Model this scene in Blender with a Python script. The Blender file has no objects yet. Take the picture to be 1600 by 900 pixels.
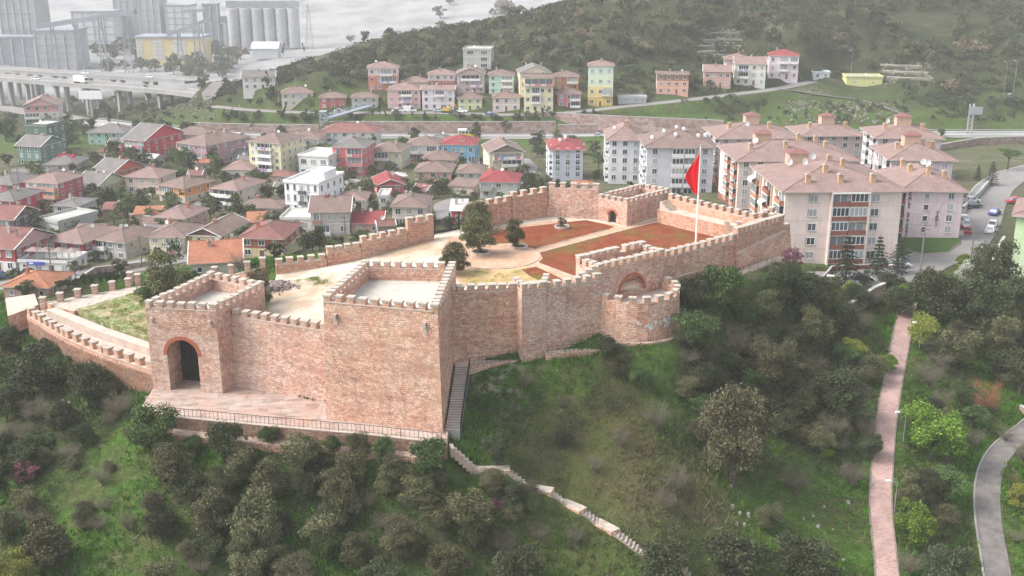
import bpy, math, random
import numpy as np
from mathutils import Vector, Matrix
R = math.radians
random.seed(7); RNG = np.random.default_rng(7)
SC = bpy.context.scene
COL = SC.collection
# ---------------------------------------------------------------- camera, sky, sun
CZ = 100.0; PITCH = R(17.4); FPX = 1750.0
cam_d = bpy.data.cameras.new('camera'); cam = bpy.data.objects.new('camera', cam_d); COL.objects.link(cam)
cam.location = (0, 0, CZ); cam.rotation_euler = (R(90) - PITCH, 0, 0)
cam_d.sensor_width = 36; cam_d.lens = 36 * FPX / 1600; cam_d.clip_start = .5; cam_d.clip_end = 9000
SC.camera = cam
SUN_EL, SUN_AZ = R(46), R(-97)      # azimuth from +Y, negative = towards -X (left of the view)
w = bpy.data.worlds.new('World'); SC.world = w; w.use_nodes = True
nt = w.node_tree; nt.nodes.clear()
sky = nt.nodes.new('ShaderNodeTexSky'); sky.sky_type = 'NISHITA'; sky.sun_disc = False
sky.sun_elevation = SUN_EL; sky.sun_rotation = SUN_AZ; sky.air_density = 1.0; sky.dust_density = 3.5; sky.ozone_density = 1.0
bgn = nt.nodes.new('ShaderNodeBackground'); bgn.inputs[1].default_value = 0.15
outn = nt.nodes.new('ShaderNodeOutputWorld')
ov = nt.nodes.new('ShaderNodeHueSaturation'); ov.inputs['Saturation'].default_value = .35     # thin bright overcast
nt.links.new(sky.outputs[0], ov.inputs['Color']); nt.links.new(ov.outputs[0], bgn.inputs[0]); nt.links.new(bgn.outputs[0], outn.inputs[0])
sl = bpy.data.lights.new('sun', 'SUN'); sl.energy = 1.3; sl.angle = R(24); sl.color = (1, .95, .88)
so = bpy.data.objects.new('sun', sl); COL.objects.link(so)
sd = Vector((math.sin(SUN_AZ) * math.cos(SUN_EL), math.cos(SUN_AZ) * math.cos(SUN_EL), math.sin(SUN_EL)))
so.rotation_euler = sd.to_track_quat('Z', 'Y').to_euler(); so.location = (0, 0, 300)
vs = SC.view_settings; vs.view_transform = 'Standard'; vs.look = 'None'; vs.exposure = 1.36; vs.gamma = 1
vs.use_curve_mapping = False
HAZE_DENSITY = 0.00020
SC.render.engine = 'CYCLES'
cy = SC.cycles
cy.use_denoising = True; cy.denoiser = 'OPENIMAGEDENOISE'
cy.max_bounces = 6; cy.diffuse_bounces = 3; cy.glossy_bounces = 2; cy.transmission_bounces = 2; cy.volume_bounces = 2
cy.transparent_max_bounces = 4; cy.use_adaptive_sampling = True; cy.adaptive_threshold = .015
cy.sample_clamp_indirect = 4

# ---------------------------------------------------------------- geometry of the view
SP, CP = math.sin(PITCH), math.cos(PITCH)
def ray(px, py):
    a = (px - 800) / FPX; b = (450 - py) / FPX
    return Vector((a, CP + b * SP, -SP + b * CP))
def G(px, py, z):
    d = ray(px, py); t = (z - CZ) / d.z
    return Vector((d.x * t, d.y * t, z))
def D(px, py, Y):
    d = ray(px, py); t = Y / d.y
    return Vector((d.x * t, Y, CZ + d.z * t))
def PX(p):
    x, y, z = p[0], p[1], p[2] - CZ
    dep = y * CP - z * SP
    return (800 + FPX * x / dep, 450 - FPX * (y * SP + z * CP) / dep)
def MPP(p):   # metres per photo pixel at a point
    return (p[1] * CP - (p[2] - CZ) * SP) / FPX

# ---------------------------------------------------------------- objects and tags
def tag(o, label=None, cat=None, group=None, kind=None):
    if label: o['label'] = label
    if cat: o['category'] = cat
    if group: o['group'] = group
    if kind: o['kind'] = kind
    return o
def thing(name, loc, label, cat, group=None, rz=0):
    o = bpy.data.objects.new(name, None); COL.objects.link(o)
    o.location = loc; o.rotation_euler = (0, 0, rz); o.empty_display_size = .5
    return tag(o, label, cat, group)
def link(name, me, parent=None, loc=(0, 0, 0), rz=0, sc=None):
    o = bpy.data.objects.new(name, me); COL.objects.link(o)
    o.location = loc; o.rotation_euler = (0, 0, rz)
    if sc: o.scale = sc
    if parent is not None: o.parent = parent
    return o
def copy_tree(o, parent=None):
    c = o.copy(); COL.objects.link(c)
    if parent is not None: c.parent = parent
    for ch in list(o.children): copy_tree(ch, c)
    return c
class MB:
    def __init__(s): s.v = []; s.f = []; s.m = []; s.mats = []
    def mi(s, mat):
        if mat not in s.mats: s.mats.append(mat)
        return s.mats.index(mat)
    def face(s, pts, mat):
        n = len(s.v); s.v.extend([tuple(p) for p in pts]); s.f.append(tuple(range(n, n + len(pts)))); s.m.append(s.mi(mat))
    def box(s, x0, x1, y0, y1, z0, z1, mat, skip=''):
        a = [(x0, y0, z0), (x1, y0, z0), (x1, y1, z0), (x0, y1, z0), (x0, y0, z1), (x1, y0, z1), (x1, y1, z1), (x0, y1, z1)]
        for k, q in (('b', (3, 2, 1, 0)), ('t', (4, 5, 6, 7)), ('f', (0, 1, 5, 4)), ('r', (1, 2, 6, 5)), ('k', (2, 3, 7, 6)), ('l', (3, 0, 4, 7))):
            if k not in skip: s.face([a[i] for i in q], mat)
    def obox(s, c, yaw, sx, sy, z0, z1, mat):       # oriented box centred at c
        ux, uy = math.cos(yaw), math.sin(yaw)
        P = [(c[0] + ux * a - uy * b, c[1] + uy * a + ux * b) for a, b in ((-sx/2, -sy/2), (sx/2, -sy/2), (sx/2, sy/2), (-sx/2, sy/2))]
        s.prism(P, z0, z1, mat)
    def prism(s, P, z0, z1, mat, top=None, bottom=True, cap=True, skip=()):
        n = len(P)
        z0s = z0 if hasattr(z0, '__len__') else [z0] * n
        z1s = z1 if hasattr(z1, '__len__') else [z1] * n
        for i in range(n):
            if i in skip: continue
            j = (i + 1) % n
            s.face([(P[i][0], P[i][1], z0s[i]), (P[j][0], P[j][1], z0s[j]), (P[j][0], P[j][1], z1s[j]), (P[i][0], P[i][1], z1s[i])], mat)
        if cap: s.face([(P[i][0], P[i][1], z1s[i]) for i in range(n)], top or mat)
        if bottom: s.face([(P[i][0], P[i][1], z0s[i]) for i in reversed(range(n))], mat)
    def tube(s, p0, p1, r0, r1, mat, n=6, caps=True):
        p0 = Vector(p0); p1 = Vector(p1); d = (p1 - p0)
        if d.length < 1e-6: return
        d.normalize(); a = d.orthogonal().normalized(); b = d.cross(a)
        A = [p0 + (a * math.cos(2*math.pi*i/n) + b * math.sin(2*math.pi*i/n)) * r0 for i in range(n)]
        B = [p1 + (a * math.cos(2*math.pi*i/n) + b * math.sin(2*math.pi*i/n)) * r1 for i in range(n)]
        for i in range(n):
            j = (i + 1) % n; s.face([A[i], A[j], B[j], B[i]], mat)
        if caps: s.face(B, mat); s.face(list(reversed(A)), mat)
    def lathe(s, c, prof, mat, n=12):
        for (r0, z0), (r1, z1) in zip(prof, prof[1:]):
            for i in range(n):
                a0, a1 = 2*math.pi*i/n, 2*math.pi*(i+1)/n
                q = [(c[0]+r0*math.cos(a0), c[1]+r0*math.sin(a0), c[2]+z0), (c[0]+r0*math.cos(a1), c[1]+r0*math.sin(a1), c[2]+z0),
                     (c[0]+r1*math.cos(a1), c[1]+r1*math.sin(a1), c[2]+z1), (c[0]+r1*math.cos(a0), c[1]+r1*math.sin(a0), c[2]+z1)]
                if r0 < 1e-5: q = q[1:]
                elif r1 < 1e-5: q = q[:3]
                s.face(q, mat)
    def mesh(s, name, off=(0, 0, 0)):
        me = bpy.data.meshes.new(name)
        V = np.array(s.v, dtype=float).reshape(-1, 3)
        me.from_pydata([tuple(p) for p in (V - np.array(off))], [], s.f)
        for m in s.mats: me.materials.append(m)
        me.polygons.foreach_set('material_index', np.array(s.m, dtype=np.int32))
        uvl = me.uv_layers.new(name='UVMap')
        uv = np.zeros((len(me.loops), 2)); k = 0
        for f in s.f:
            P = V[list(f)]
            nn = np.zeros(3)
            for i in range(1, len(f) - 1): nn += np.cross(P[i] - P[0], P[i+1] - P[0])
            L = np.linalg.norm(nn); nn = nn / L if L > 1e-12 else np.array((0, 0, 1.))
            if abs(nn[2]) < .8:
                h = math.hypot(nn[0], nn[1]); t = np.array((-nn[1] / h, nn[0] / h))
                uv[k:k+len(f), 0] = P[:, :2] @ t; uv[k:k+len(f), 1] = P[:, 2] / max(.3, h)
            else:
                uv[k:k+len(f)] = P[:, :2]
            k += len(f)
        uvl.data.foreach_set('uv', uv.ravel())
        me.update()
        return me
    def build(s, name, parent=None, smooth=False):
        off = tuple(parent.matrix_basis.translation) if (parent is not None) else (0, 0, 0)
        return link(name, s.mesh(name, off), parent)
    def local(s, name, parent=None):               # vertices already in the parent's local space
        return link(name, s.mesh(name), parent)

# ---------------------------------------------------------------- materials
class NT:
    def __init__(s, name, rough=.85, spec=.3):
        s.mat = bpy.data.materials.new(name); s.mat.use_nodes = True
        s.t = s.mat.node_tree; s.b = s.t.nodes['Principled BSDF']
        s.b.inputs['Roughness'].default_value = rough
        s.b.inputs['Specular IOR Level'].default_value = spec
    def n(s, typ, **kw):
        x = s.t.nodes.new('ShaderNode' + typ)
        for k, v in kw.items():
            if k in x.inputs: x.inputs[k].default_value = v
            else: setattr(x, k, v)
        return x
    def l(s, a, b): s.t.links.new(a, b)
    def coord(s, kind='Object'):
        return s.n('TexCoord').outputs[kind]
    def noise(s, vec, scale, detail=4, rough=.6):
        x = s.n('TexNoise', Scale=scale, Detail=detail, Roughness=rough); s.l(vec, x.inputs['Vector']); return x
    def ramp(s, fac, stops):
        x = s.n('ValToRGB'); e = x.color_ramp.elements
        while len(e) < len(stops): e.new(.5)
        for i, (p, c) in enumerate(stops):
            e[i].position = p; e[i].color = (c[0], c[1], c[2], 1) if hasattr(c, '__len__') else (c, c, c, 1)
        s.l(fac, x.inputs[0]); return x.outputs[0]
    def mix(s, fac, a, b, blend='MIX'):
        x = s.n('Mix', data_type='RGBA', blend_type=blend)
        for i, val in ((0, fac), (6, a), (7, b)):
            if hasattr(val, 'links') or hasattr(val, 'is_linked'): s.l(val, x.inputs[i])
            elif hasattr(val, '__len__'): x.inputs[i].default_value = (*val[:3], 1)
            else: x.inputs[i].default_value = val
        return x.outputs[2]
    def color(s, c): s.l(c, s.b.inputs['Base Color'])
    def bump(s, h, strength=.5, dist=.05):
        x = s.n('Bump', Strength=strength, Distance=dist); s.l(h, x.inputs['Height']); s.l(x.outputs[0], s.b.inputs['Normal'])
    def map(s, vec, scale):
        x = s.n('Mapping'); s.l(vec, x.inputs[0]); x.inputs['Scale'].default_value = scale; return x.outputs[0]

_mc = {}
def M_plain(name, c, rough=.8, var=.18, scale=.6, spec=.3, metal=0):
    key = (name, tuple(c))
    if key in _mc: return _mc[key]
    t = NT(name, rough, spec); v = t.coord('Object')
    n1 = t.noise(v, scale, 5); n2 = t.noise(v, scale * 9, 3)
    a = t.ramp(n1.outputs[0], [(.3, 1 - var), (.7, 1 + 0 * var)])
    b = t.ramp(n2.outputs[0], [(.3, 1 - var * .6), (.7, 1.0)])
    t.color(t.mix(1, t.mix(1, c, a, 'MULTIPLY'), b, 'MULTIPLY'))
    t.b.inputs['Metallic'].default_value = metal
    _mc[key] = t.mat; return t.mat
def M_wall(c):        # rendered house wall with rain streaks and blotches
    g_ = sum(c)/3; c = tuple(round(x*.87 + g_*.13, 3) for x in c)
    if ('w', c) in _mc: return _mc[('w', c)]
    t = NT('painted_render', .9, .2); v = t.coord('Object')
    n1 = t.noise(v, .35, 5); n2 = t.noise(t.map(v, (2.2, 2.2, .25)), 1.0, 4)
    a = t.ramp(n1.outputs[0], [(.3, .86), (.65, 1.0)])
    b = t.ramp(n2.outputs[0], [(.35, .90), (.55, 1.0)])
    t.color(t.mix(1, t.mix(1, c, a, 'MULTIPLY'), b, 'MULTIPLY'))
    _mc[('w', c)] = t.mat; return t.mat
def M_roof(c):
    c = tuple(round(x, 3) for x in c)
    if ('r', c) in _mc: return _mc[('r', c)]
    t = NT('roof_tiles', .85, .25); uv = t.coord('UV')
    br = t.n('TexBrick', Scale=1.0); t.l(uv, br.inputs['Vector'])
    br.inputs['Brick Width'].default_value = .32; br.inputs['Row Height'].default_value = .42; br.inputs['Mortar Size'].default_value = .035
    br.inputs['Color1'].default_value = (*[x * .85 for x in c], 1); br.inputs['Color2'].default_value = (*[x * 1.1 for x in c], 1)
    br.inputs['Mortar'].default_value = (*[x * .5 for x in c], 1)
    n1 = t.noise(uv, .35, 5); n2 = t.noise(uv, 1.7, 4)
    a = t.ramp(n1.outputs[0], [(.3, .72), (.7, 1.1)])
    x = t.mix(1, br.outputs['Color'], a, 'MULTIPLY')
    x = t.mix(t.ramp(n2.outputs[0], [(.55, 0), (.75, .45)]), x, (.16, .13, .11))
    t.color(x); t.bump(br.outputs['Fac'], .5, -.04)
    _mc[('r', c)] = t.mat; return t.mat
def M_masonry(name, c1, c2, cm, pale, cw=.62, ch=.34, patch=.5, mort=.05):
    t = NT(name, .92, .15); uv = t.coord('UV')
    dn = t.noise(uv, .9, 3); ds = t.n('VectorMath', operation='SCALE'); ds.inputs['Scale'].default_value = .16
    t.l(dn.outputs['Color'], ds.inputs[0]); ad = t.n('VectorMath', operation='ADD'); t.l(uv, ad.inputs[0]); t.l(ds.outputs[0], ad.inputs[1])
    def brick(k, off):
        br = t.n('TexBrick', Scale=1.0); mp = t.n('Mapping'); t.l(ad.outputs[0], mp.inputs[0]); mp.inputs['Location'].default_value = (off, off*.37, 0); t.l(mp.outputs[0], br.inputs['Vector'])
        br.inputs['Brick Width'].default_value = cw*k; br.inputs['Row Height'].default_value = ch*k; br.inputs['Mortar Size'].default_value = mort
        br.inputs['Mortar Smooth'].default_value = .2; br.inputs['Bias'].default_value = -.1; br.offset_frequency = 2; br.squash = .7; br.squash_frequency = 3
        br.inputs['Color1'].default_value = (*c1, 1); br.inputs['Color2'].default_value = (*c2, 1); br.inputs['Mortar'].default_value = (*cm, 1); return br
    b1, b2 = brick(1, 0), brick(.62, 3.3); sel = t.ramp(t.noise(uv, .22, 5, .7).outputs[0], [(.50, 0), (.54, 1)])
    big = t.noise(uv, .10, 4); mid = t.noise(uv, .33, 5); hz = t.noise(t.map(uv, (.12, .9, 1)), 1.0, 4); vt = t.noise(t.map(uv, (.9, .10, 1)), 1.0, 4)
    x = t.mix(sel, b1.outputs['Color'], b2.outputs['Color'])
    vo = t.n('TexVoronoi', Scale=1.0); t.l(t.map(ad.outputs[0], (1/cw*1.1, 1/ch*1.05, 1)), vo.inputs['Vector']); sp = t.n('SeparateColor'); t.l(vo.outputs['Color'], sp.inputs[0])
    x = t.mix(t.ramp(sp.outputs[0], [(.70, 0), (.80, .30)]), x, tuple(min(.85, q*1.15) for q in pale)); x = t.mix(t.ramp(sp.outputs[1], [(.74, 0), (.88, .6)]), x, tuple(q*.55 for q in c1))
    x = t.mix(t.ramp(big.outputs[0], [(.42, 0), (.66, patch*.8)]), x, t.mix(.55, x, pale))
    x = t.mix(t.ramp(mid.outputs[0], [(.42, 0), (.75, .6)]), x, t.mix(1, x, (1.05, .74, .62), 'MULTIPLY'))
    x = t.mix(t.ramp(hz.outputs[0], [(.48, 0), (.66, .55)]), x, t.mix(1, x, (.66, .60, .60), 'MULTIPLY'))
    x = t.mix(t.ramp(vt.outputs[0], [(.56, 0), (.70, .5)]), x, t.mix(1, x, (.62, .56, .54), 'MULTIPLY'))
    fine = t.noise(uv, 4, 4)
    x = t.mix(1, x, t.ramp(fine.outputs[0], [(.3, .78), (.65, 1.1)]), 'MULTIPLY')
    t.color(x); t.bump(b1.outputs['Fac'], .9, -.07)
    return t.mat
MAS = M_masonry('fortress_masonry', (.59, .345, .25), (.78, .60, .48), (.46, .265, .19), (.75, .60, .50), .5, .26)
MASG = M_masonry('weathered_masonry', (.55, .345, .27), (.78, .63, .53), (.43, .265, .21), (.75, .64, .55), .45, .24, .6)
MASB = M_masonry('brick_masonry', (.50, .22, .14), (.66, .38, .27), (.50, .34, .26), (.68, .48, .36), .45, .2, .4)
RETW = M_masonry('retaining_stone', (.30, .21, .18), (.48, .37, .33), (.22, .17, .15), (.48, .42, .38), .9, .55, .4)
CAP = M_plain('pale_cap_stone', (.62, .535, .46), .9, .5, 1.3)
COPE = M_plain('coping_stone', (.56, .46, .39), .85, .3, .7)
PAVE = M_masonry('terrace_paving', (.37, .29, .25), (.42, .34, .30), (.37, .29, .25), (.45, .39, .35), 1.4, .7, .5, .02)
IRON = M_plain('dark_iron', (.03, .03, .032), .5, .2, 1)
GALV = M_plain('galvanised_steel', (.42, .43, .44), .45, .15, 1, .5, .5)
WHITE = M_plain('white_paint', (.78, .78, .77), .6, .12, .5)
CONC = M_plain('concrete', (.46, .45, .43), .9, .3, .3)
DCONC = M_plain('weathered_concrete', (.33, .32, .31), .9, .3, .25)
def M_glass():
    t = NT('window_glass', .12, .6); v = t.coord('Object')
    o = t.n('ObjectInfo'); c = t.ramp(o.outputs['Random'], [(.25, (.035, .045, .055)), (.55, (.10, .12, .14)), (.8, (.32, .34, .35))])
    t.color(c); return t.mat
GLASS = M_glass()
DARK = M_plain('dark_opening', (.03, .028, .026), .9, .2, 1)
# ---------------------------------------------------------------- terrain
CTRL = []
def cp(px, py, z): p = G(px, py, z); CTRL.append((p.x, p.y, z))
for a in [(-100,900,30),(0,900,31.5),(150,900,32),(300,900,32),(450,900,32),(600,900,32),(750,900,31.5),(900,900,30.5),(1100,900,29),(1250,900,28),(1380,900,27.5),(1480,900,27),(1600,900,26.5),(1700,900,26),
    (0,520,40.5),(-100,520,36),(40,535,42.3),(130,575,42),(100,650,38.5),(100,800,34),(0,700,35),(-100,700,31),(235,600,43),(200,640,41),(200,720,39),(350,720,40),(350,820,35.5),(550,740,39.6),(550,840,34.7),(700,780,38),
    (225,650,41.9),(250,665,41.9),(320,673,41.9),(400,688,41.9),(480,694,41.9),(560,700,41.9),(630,706,41.9),(690,712,41.9),(440,680,41.9),(300,682,41.3),(400,701,41.3),(500,712,41.3),(600,722,41.3),(690,728,41),(960,560,47),(1010,560,46.6),(1060,550,46.8),(900,573,46.9),(720,640,43.8),(735,600,45.5),(720,567,47.2),(800,567,47.2),(860,560,47.5),(925,546,48),(1058,470,52.6),(1150,437,52.6),(1240,412,52.2),
    (760,575,46.8),(900,560,47.3),(950,538,48.7),(1000,533,49),(1042,528,49.2),(850,640,43),(1000,650,41.8),(800,700,41),(900,750,37.5),(1000,850,33),(1000,740,38),(1150,700,37.5),(1200,600,41),(1100,600,43),(1150,520,46.5),(1250,490,44.5),(1250,450,47),(1300,455,41),(1330,480,40.5),(1300,437,40),(1380,437,40),
    (1415,490,40.3),(1395,600,37),(1375,750,32.5),(1300,600,38),(1300,750,32.5),(1500,500,38),(1600,500,37),(1500,600,35),(1600,620,33),(1500,750,30),(1600,750,29),
    (1405,418,39.8),(1450,400,39.5),(1500,350,38.8),(1540,300,38.3),(1600,270,38),(1700,255,38),(1470,425,39.8),(1450,375,39.2),(1560,410,38.6),(1600,420,38),(1540,440,39),(1250,430,40.5),
    (1500,232,33),(1600,232,33),(1450,250,34),
    (130,425,33),(0,425,32.5),(300,410,34),(500,380,35),(640,360,36.5),(60,460,37),(0,460,36),(200,440,39),
    (50,350,31.3),(200,330,30.5),(350,320,30.5),(500,320,31.5),(650,300,32),(750,300,33),(850,290,33),(100,270,29.5),(300,260,29),(500,260,29.5),(700,260,29.5),(900,270,31),(0,270,29),
    (50,215,28),(-50,215,26),(200,225,29),(350,225,29.5),(550,222,29.8),(750,222,30),(900,225,30),(1100,225,31),(1250,235,33),(1350,228,33),
    (330,211,29.3),(450,211,29.5),(600,211,29.5),(800,211,29.5),(1000,210,29.6),(1200,209,29.6),(1400,208,29.7),(1600,208,29.8),(1750,209,29.8),(210,203,27),(350,196,32.3),(450,194,32.8),(550,192,33.3),(650,187,34.2),(750,187,34.4),(850,190,34.2),(1000,196,33.8),(1100,198,32.8),
    (400,172,35.5),(500,175,35),(650,175,35),(800,178,35),(950,164,37),(1060,155,39),(1180,145,40),(1250,135,41.5),
    (400,141,41),(620,143,41),(740,145,41),(840,147,41),(950,140,42),(600,120,45),(740,115,45.5),(850,120,45),(950,110,46.5),(1100,112,46),(1200,104,46),
    (740,90,49),(850,80,53),(600,80,52),(500,112,48),(450,125,43),(950,60,59),(1100,60,57),(1250,80,53),(1300,115,43),(1350,135,40),(1400,160,38),(1450,185,34),(1300,185,34),(1150,185,33),(1400,130,42),(1500,130,42),(1600,130,43),(1600,170,35),
    (1500,90,49),(1600,60,58),(1400,60,57),(1250,30,66),(1100,20,68),(950,20,67),(850,30,63),(700,45,59),(600,58,55),(520,80,50),(1400,0,71),(1600,0,71),(1100,-8,72),(900,0,70),(1400,-40,82),(1100,-40,82),(1600,-40,82),(1750,0,71),(1750,100,49)]: cp(*a)
for a in [(60,175,8),(150,178,9),(250,180,15),(0,195,12),(-100,200,10),(130,195,20),(330,150,30),(270,160,20),(340,128,26),(300,130,8),(200,140,3),(60,120,1),(200,115,1),(330,105,2),(420,95,6),(460,90,9),(-50,110,0)]: cp(*a)
for a in [(-110,620,28),(-60,640,32),(0,680,45),(60,740,60),(-40,760,15),(-90,760,5),(-150,820,2),(100,900,50),(250,850,80),(400,800,90),(-400,900,0),(-250,1000,0),(-600,1000,0),(-100,1100,5),(100,1200,30),
    (-300,1500,60),(-700,1500,40),(0,1600,100),(-600,2100,120),(-1100,2100,110),(0,2200,150),(500,1300,120),(900,1000,110),(600,2200,160),(1200,2200,150),(-1200,1000,30),(-1500,1500,60),(1400,900,110),(1400,300,60),(700,300,50),(-700,300,10),(-1400,300,10),
    (-300,200,20),(-200,60,25),(0,40,24),(0,-60,18),(200,40,22),(300,150,35),(300,-60,20),(-300,-60,10),(-1200,-100,10),(1200,-100,40),(0,-400,10),(160,260,37)]: CTRL.append(a)
C_ = np.array(CTRL, float); cxy = C_[:, :2]; N_ = len(C_)
KD = np.sqrt(((cxy[:, None] - cxy[None]) ** 2).sum(-1))
A_ = np.zeros((N_ + 3, N_ + 3)); A_[:N_, :N_] = -KD + np.eye(N_) * .12
A_[:N_, N_] = 1; A_[:N_, N_+1:] = cxy / 100; A_[N_, :N_] = 1; A_[N_+1:, :N_] = cxy.T / 100
sol = np.linalg.solve(A_, np.concatenate([C_[:, 2], [0, 0, 0]]))
def tev(P):
    out = np.zeros(len(P))
    for i in range(0, len(P), 4000):
        q = P[i:i+4000]; d = np.sqrt(((q[:, None] - cxy[None]) ** 2).sum(-1))
        out[i:i+4000] = -d @ sol[:N_] + sol[N_] + q @ sol[N_+1:] / 100
    return out
def spread_axis(a, b, step, lo, hi, g=1.06):
    mid = list(np.arange(a, b, step)); s = step; x = mid[-1]; up = []
    while x < hi: s *= g; x += s; up.append(x)
    s = step; x = mid[0]; dn = []
    while x > lo: s *= g; x -= s; dn.append(x)
    return np.array(dn[::-1] + mid + up)
XS = spread_axis(-95, 110, 1.15, -1700, 1700, 1.028)
YS = np.concatenate([spread_axis(78, 215, 1.15, -250, 216, 1.03), np.arange(217, 500, 2.1), spread_axis(500, 504, 2.2, 500, 2500, 1.035)])
YS = np.unique(np.round(YS, 3)); YS = YS[np.concatenate([[True], np.diff(YS) > .3])]
GX, GY = np.meshgrid(XS, YS)
TZ = tev(np.stack([GX.ravel(), GY.ravel()], 1)).reshape(GX.shape)
TZ += (np.sin(GX * .31 + 1.3 * np.sin(GY * .17)) * np.sin(GY * .27 + np.sin(GX * .13)) * .28) * (GY < 400)
def pip(P):
    ins = np.zeros(GX.shape, bool); n = len(P); j = n - 1
    for i in range(n):
        xi, yi, xj, yj = P[i][0], P[i][1], P[j][0], P[j][1]
        if abs(yi - yj) > 1e-9:
            c = ((yi > GY) != (yj > GY)) & (GX < (xj - xi) * (GY - yi) / (yj - yi) + xi); ins ^= c
        j = i
    return ins
def inpoly(x, y, P):
    ins = False; j = len(P) - 1
    for i in range(len(P)):
        if (P[i][1] > y) != (P[j][1] > y) and x < (P[j][0]-P[i][0])*(y-P[i][1])/(P[j][1]-P[i][1])+P[i][0]: ins = not ins
        j = i
    return ins
def sink(P, z):
    global TZ
    m = pip(P); TZ = np.where(m, np.minimum(TZ, z), TZ)
def carve(pts, half, soft=3.0, dz=-.08, only_down=False):
    global TZ
    best = np.full(GX.shape, 1e9); zz = np.zeros(GX.shape)
    for a, b in zip(pts, pts[1:]):
        ax, ay, az = a; bx, by, bz = b; L2 = (bx-ax)**2 + (by-ay)**2
        t = np.clip(((GX-ax)*(bx-ax) + (GY-ay)*(by-ay)) / max(L2, 1e-6), 0, 1)
        d = np.hypot(GX - ax - t*(bx-ax), GY - ay - t*(by-ay)); k = d < best
        best = np.where(k, d, best); zz = np.where(k, az + t*(bz-az), zz)
    w_ = np.clip((half + soft - best) / soft, 0, 1); w_ = w_*w_*(3-2*w_)
    TZ = TZ * (1 - w_) + (zz + dz) * w_
def T(x, y):
    i = int(min(max(np.searchsorted(XS, x) - 1, 0), len(XS) - 2)); j = int(min(max(np.searchsorted(YS, y) - 1, 0), len(YS) - 2))
    u = (x - XS[i]) / (XS[i+1] - XS[i]); v = (y - YS[j]) / (YS[j+1] - YS[j])
    return float((TZ[j, i]*(1-u) + TZ[j, i+1]*u)*(1-v) + (TZ[j+1, i]*(1-u) + TZ[j+1, i+1]*u)*v)
def H(px, py, y0=70.0, y1=2400.0):                  # where the ray of a photo point meets the terrain
    d = ray(px, py); y = y0; last = y0
    while y < y1:
        t = y / d.y
        if CZ + d.z * t < T(d.x * t, y):
            a, b = last, y
            for _ in range(14):
                m = (a + b) / 2; t = m / d.y
                if CZ + d.z * t < T(d.x * t, m): b = m
                else: a = m
            t = b / d.y; return Vector((d.x * t, b, T(d.x * t, b)))
        last = y; y += max(.7, y * .006)
    t = y1 / d.y; return Vector((d.x * t, y1, CZ + d.z * t))

# --- plan of the fortress (z of court 54, terrace 43.5, north-west bailey 46)
ZT, ZC, ZB = 43.5, 54.0, 46.0
T1 = [G(240,608,ZT), G(348,615,ZT), G(413,449,54.8), G(330,432,54.8)]
T2 = [G(515,653,ZT), G(688,674,ZT), G(712,416,58.8), G(568,413,58.8)]
g_c0, g_c1 = G(367,602,ZT), G(517,627,ZT)                       # curtain between gate tower and great tower
BL = [G(42,492,ZB), G(100,527,ZB), G(160,553,ZB), G(238,578,ZB)]      # outer bailey wall, walkway level
BN = [G(42,492,ZB), G(70,474,46), G(216,444,46.5), G(300,440,47.5), G(335,432,48.5), G(412,417,50.5)]
TER = [G(222,634,ZT), G(262,652,ZT), G(420,667,ZT), G(570,680,ZT), G(697,694,ZT), G(706,640,ZT), g_c1 + Vector((12,14,0)), g_c0 + Vector((0,6,0)), G(250,590,ZT)]
def zc(x): return 51.2 + max(0, min(1, (x + 34) / 24)) * 2.8
W3a, W3b = G(703,566,47.5), G(808,556,47.5)
T3 = [G(815,566,47.3), G(852,561,47.3)]
W4a, W4b = G(850,555,47.8), G(938,541,47.8)
Y4 = G(990,400,59.0)
e0 = Vector((G(935,432,57).x, 0, 0))
T4L, T4R = D(921,440,W4b.y + 1.5), D(1036,440,148.5)
E_ = D(1222,343,171.5); E0 = D(1150,365,160.5)
F1, F2 = G(1183,341,57.6), G(1049,309,57.8)
T5 = [G(979,353,54), G(1045,334,54), None, G(934,344,54)]
T5[2] = T5[1] + (T5[3] - T5[0])
NW = [T5[3] + Vector((0,.4,0)), G(857,338,54), G(801,347,54), G(735,360,54)]
GATE = [G(717,358,54), G(679,364,54)]
LW = [G(678,372,54), G(638,378,54), G(566,397,53.3), G(512,411,52.4), G(432,428,51.3)]
COURT = [T1[2], g_c0 + Vector((1.4, 2.2, 0)), g_c1 + Vector((0,1.5,0)), T2[0] + Vector((1,8,0)), T2[1]+Vector((-.5,8,0)), W3a + Vector((0,1.5,0)), W3b + Vector((0,1.5,0)), W4a + Vector((0,1.5,0)), W4b+Vector((0,1.5,0)), T4R + Vector((-.3,.6,0)), E0 + Vector((0,.6,0)), E_ + Vector((-.4,.4,0)), F1, F2, T5[2]] + NW + GATE + LW
sink(COURT, 49.5); sink(T1, 42); sink(T2, 42); sink(TER, 42.9)
BAIL = BL + [T1[0] + Vector((.5,3,0)), T1[3], T1[2]] + BN[::-1][:-1]
sink(BAIL, 44.9)
for z_, pl in ((43.2, BL),): pass

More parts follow.
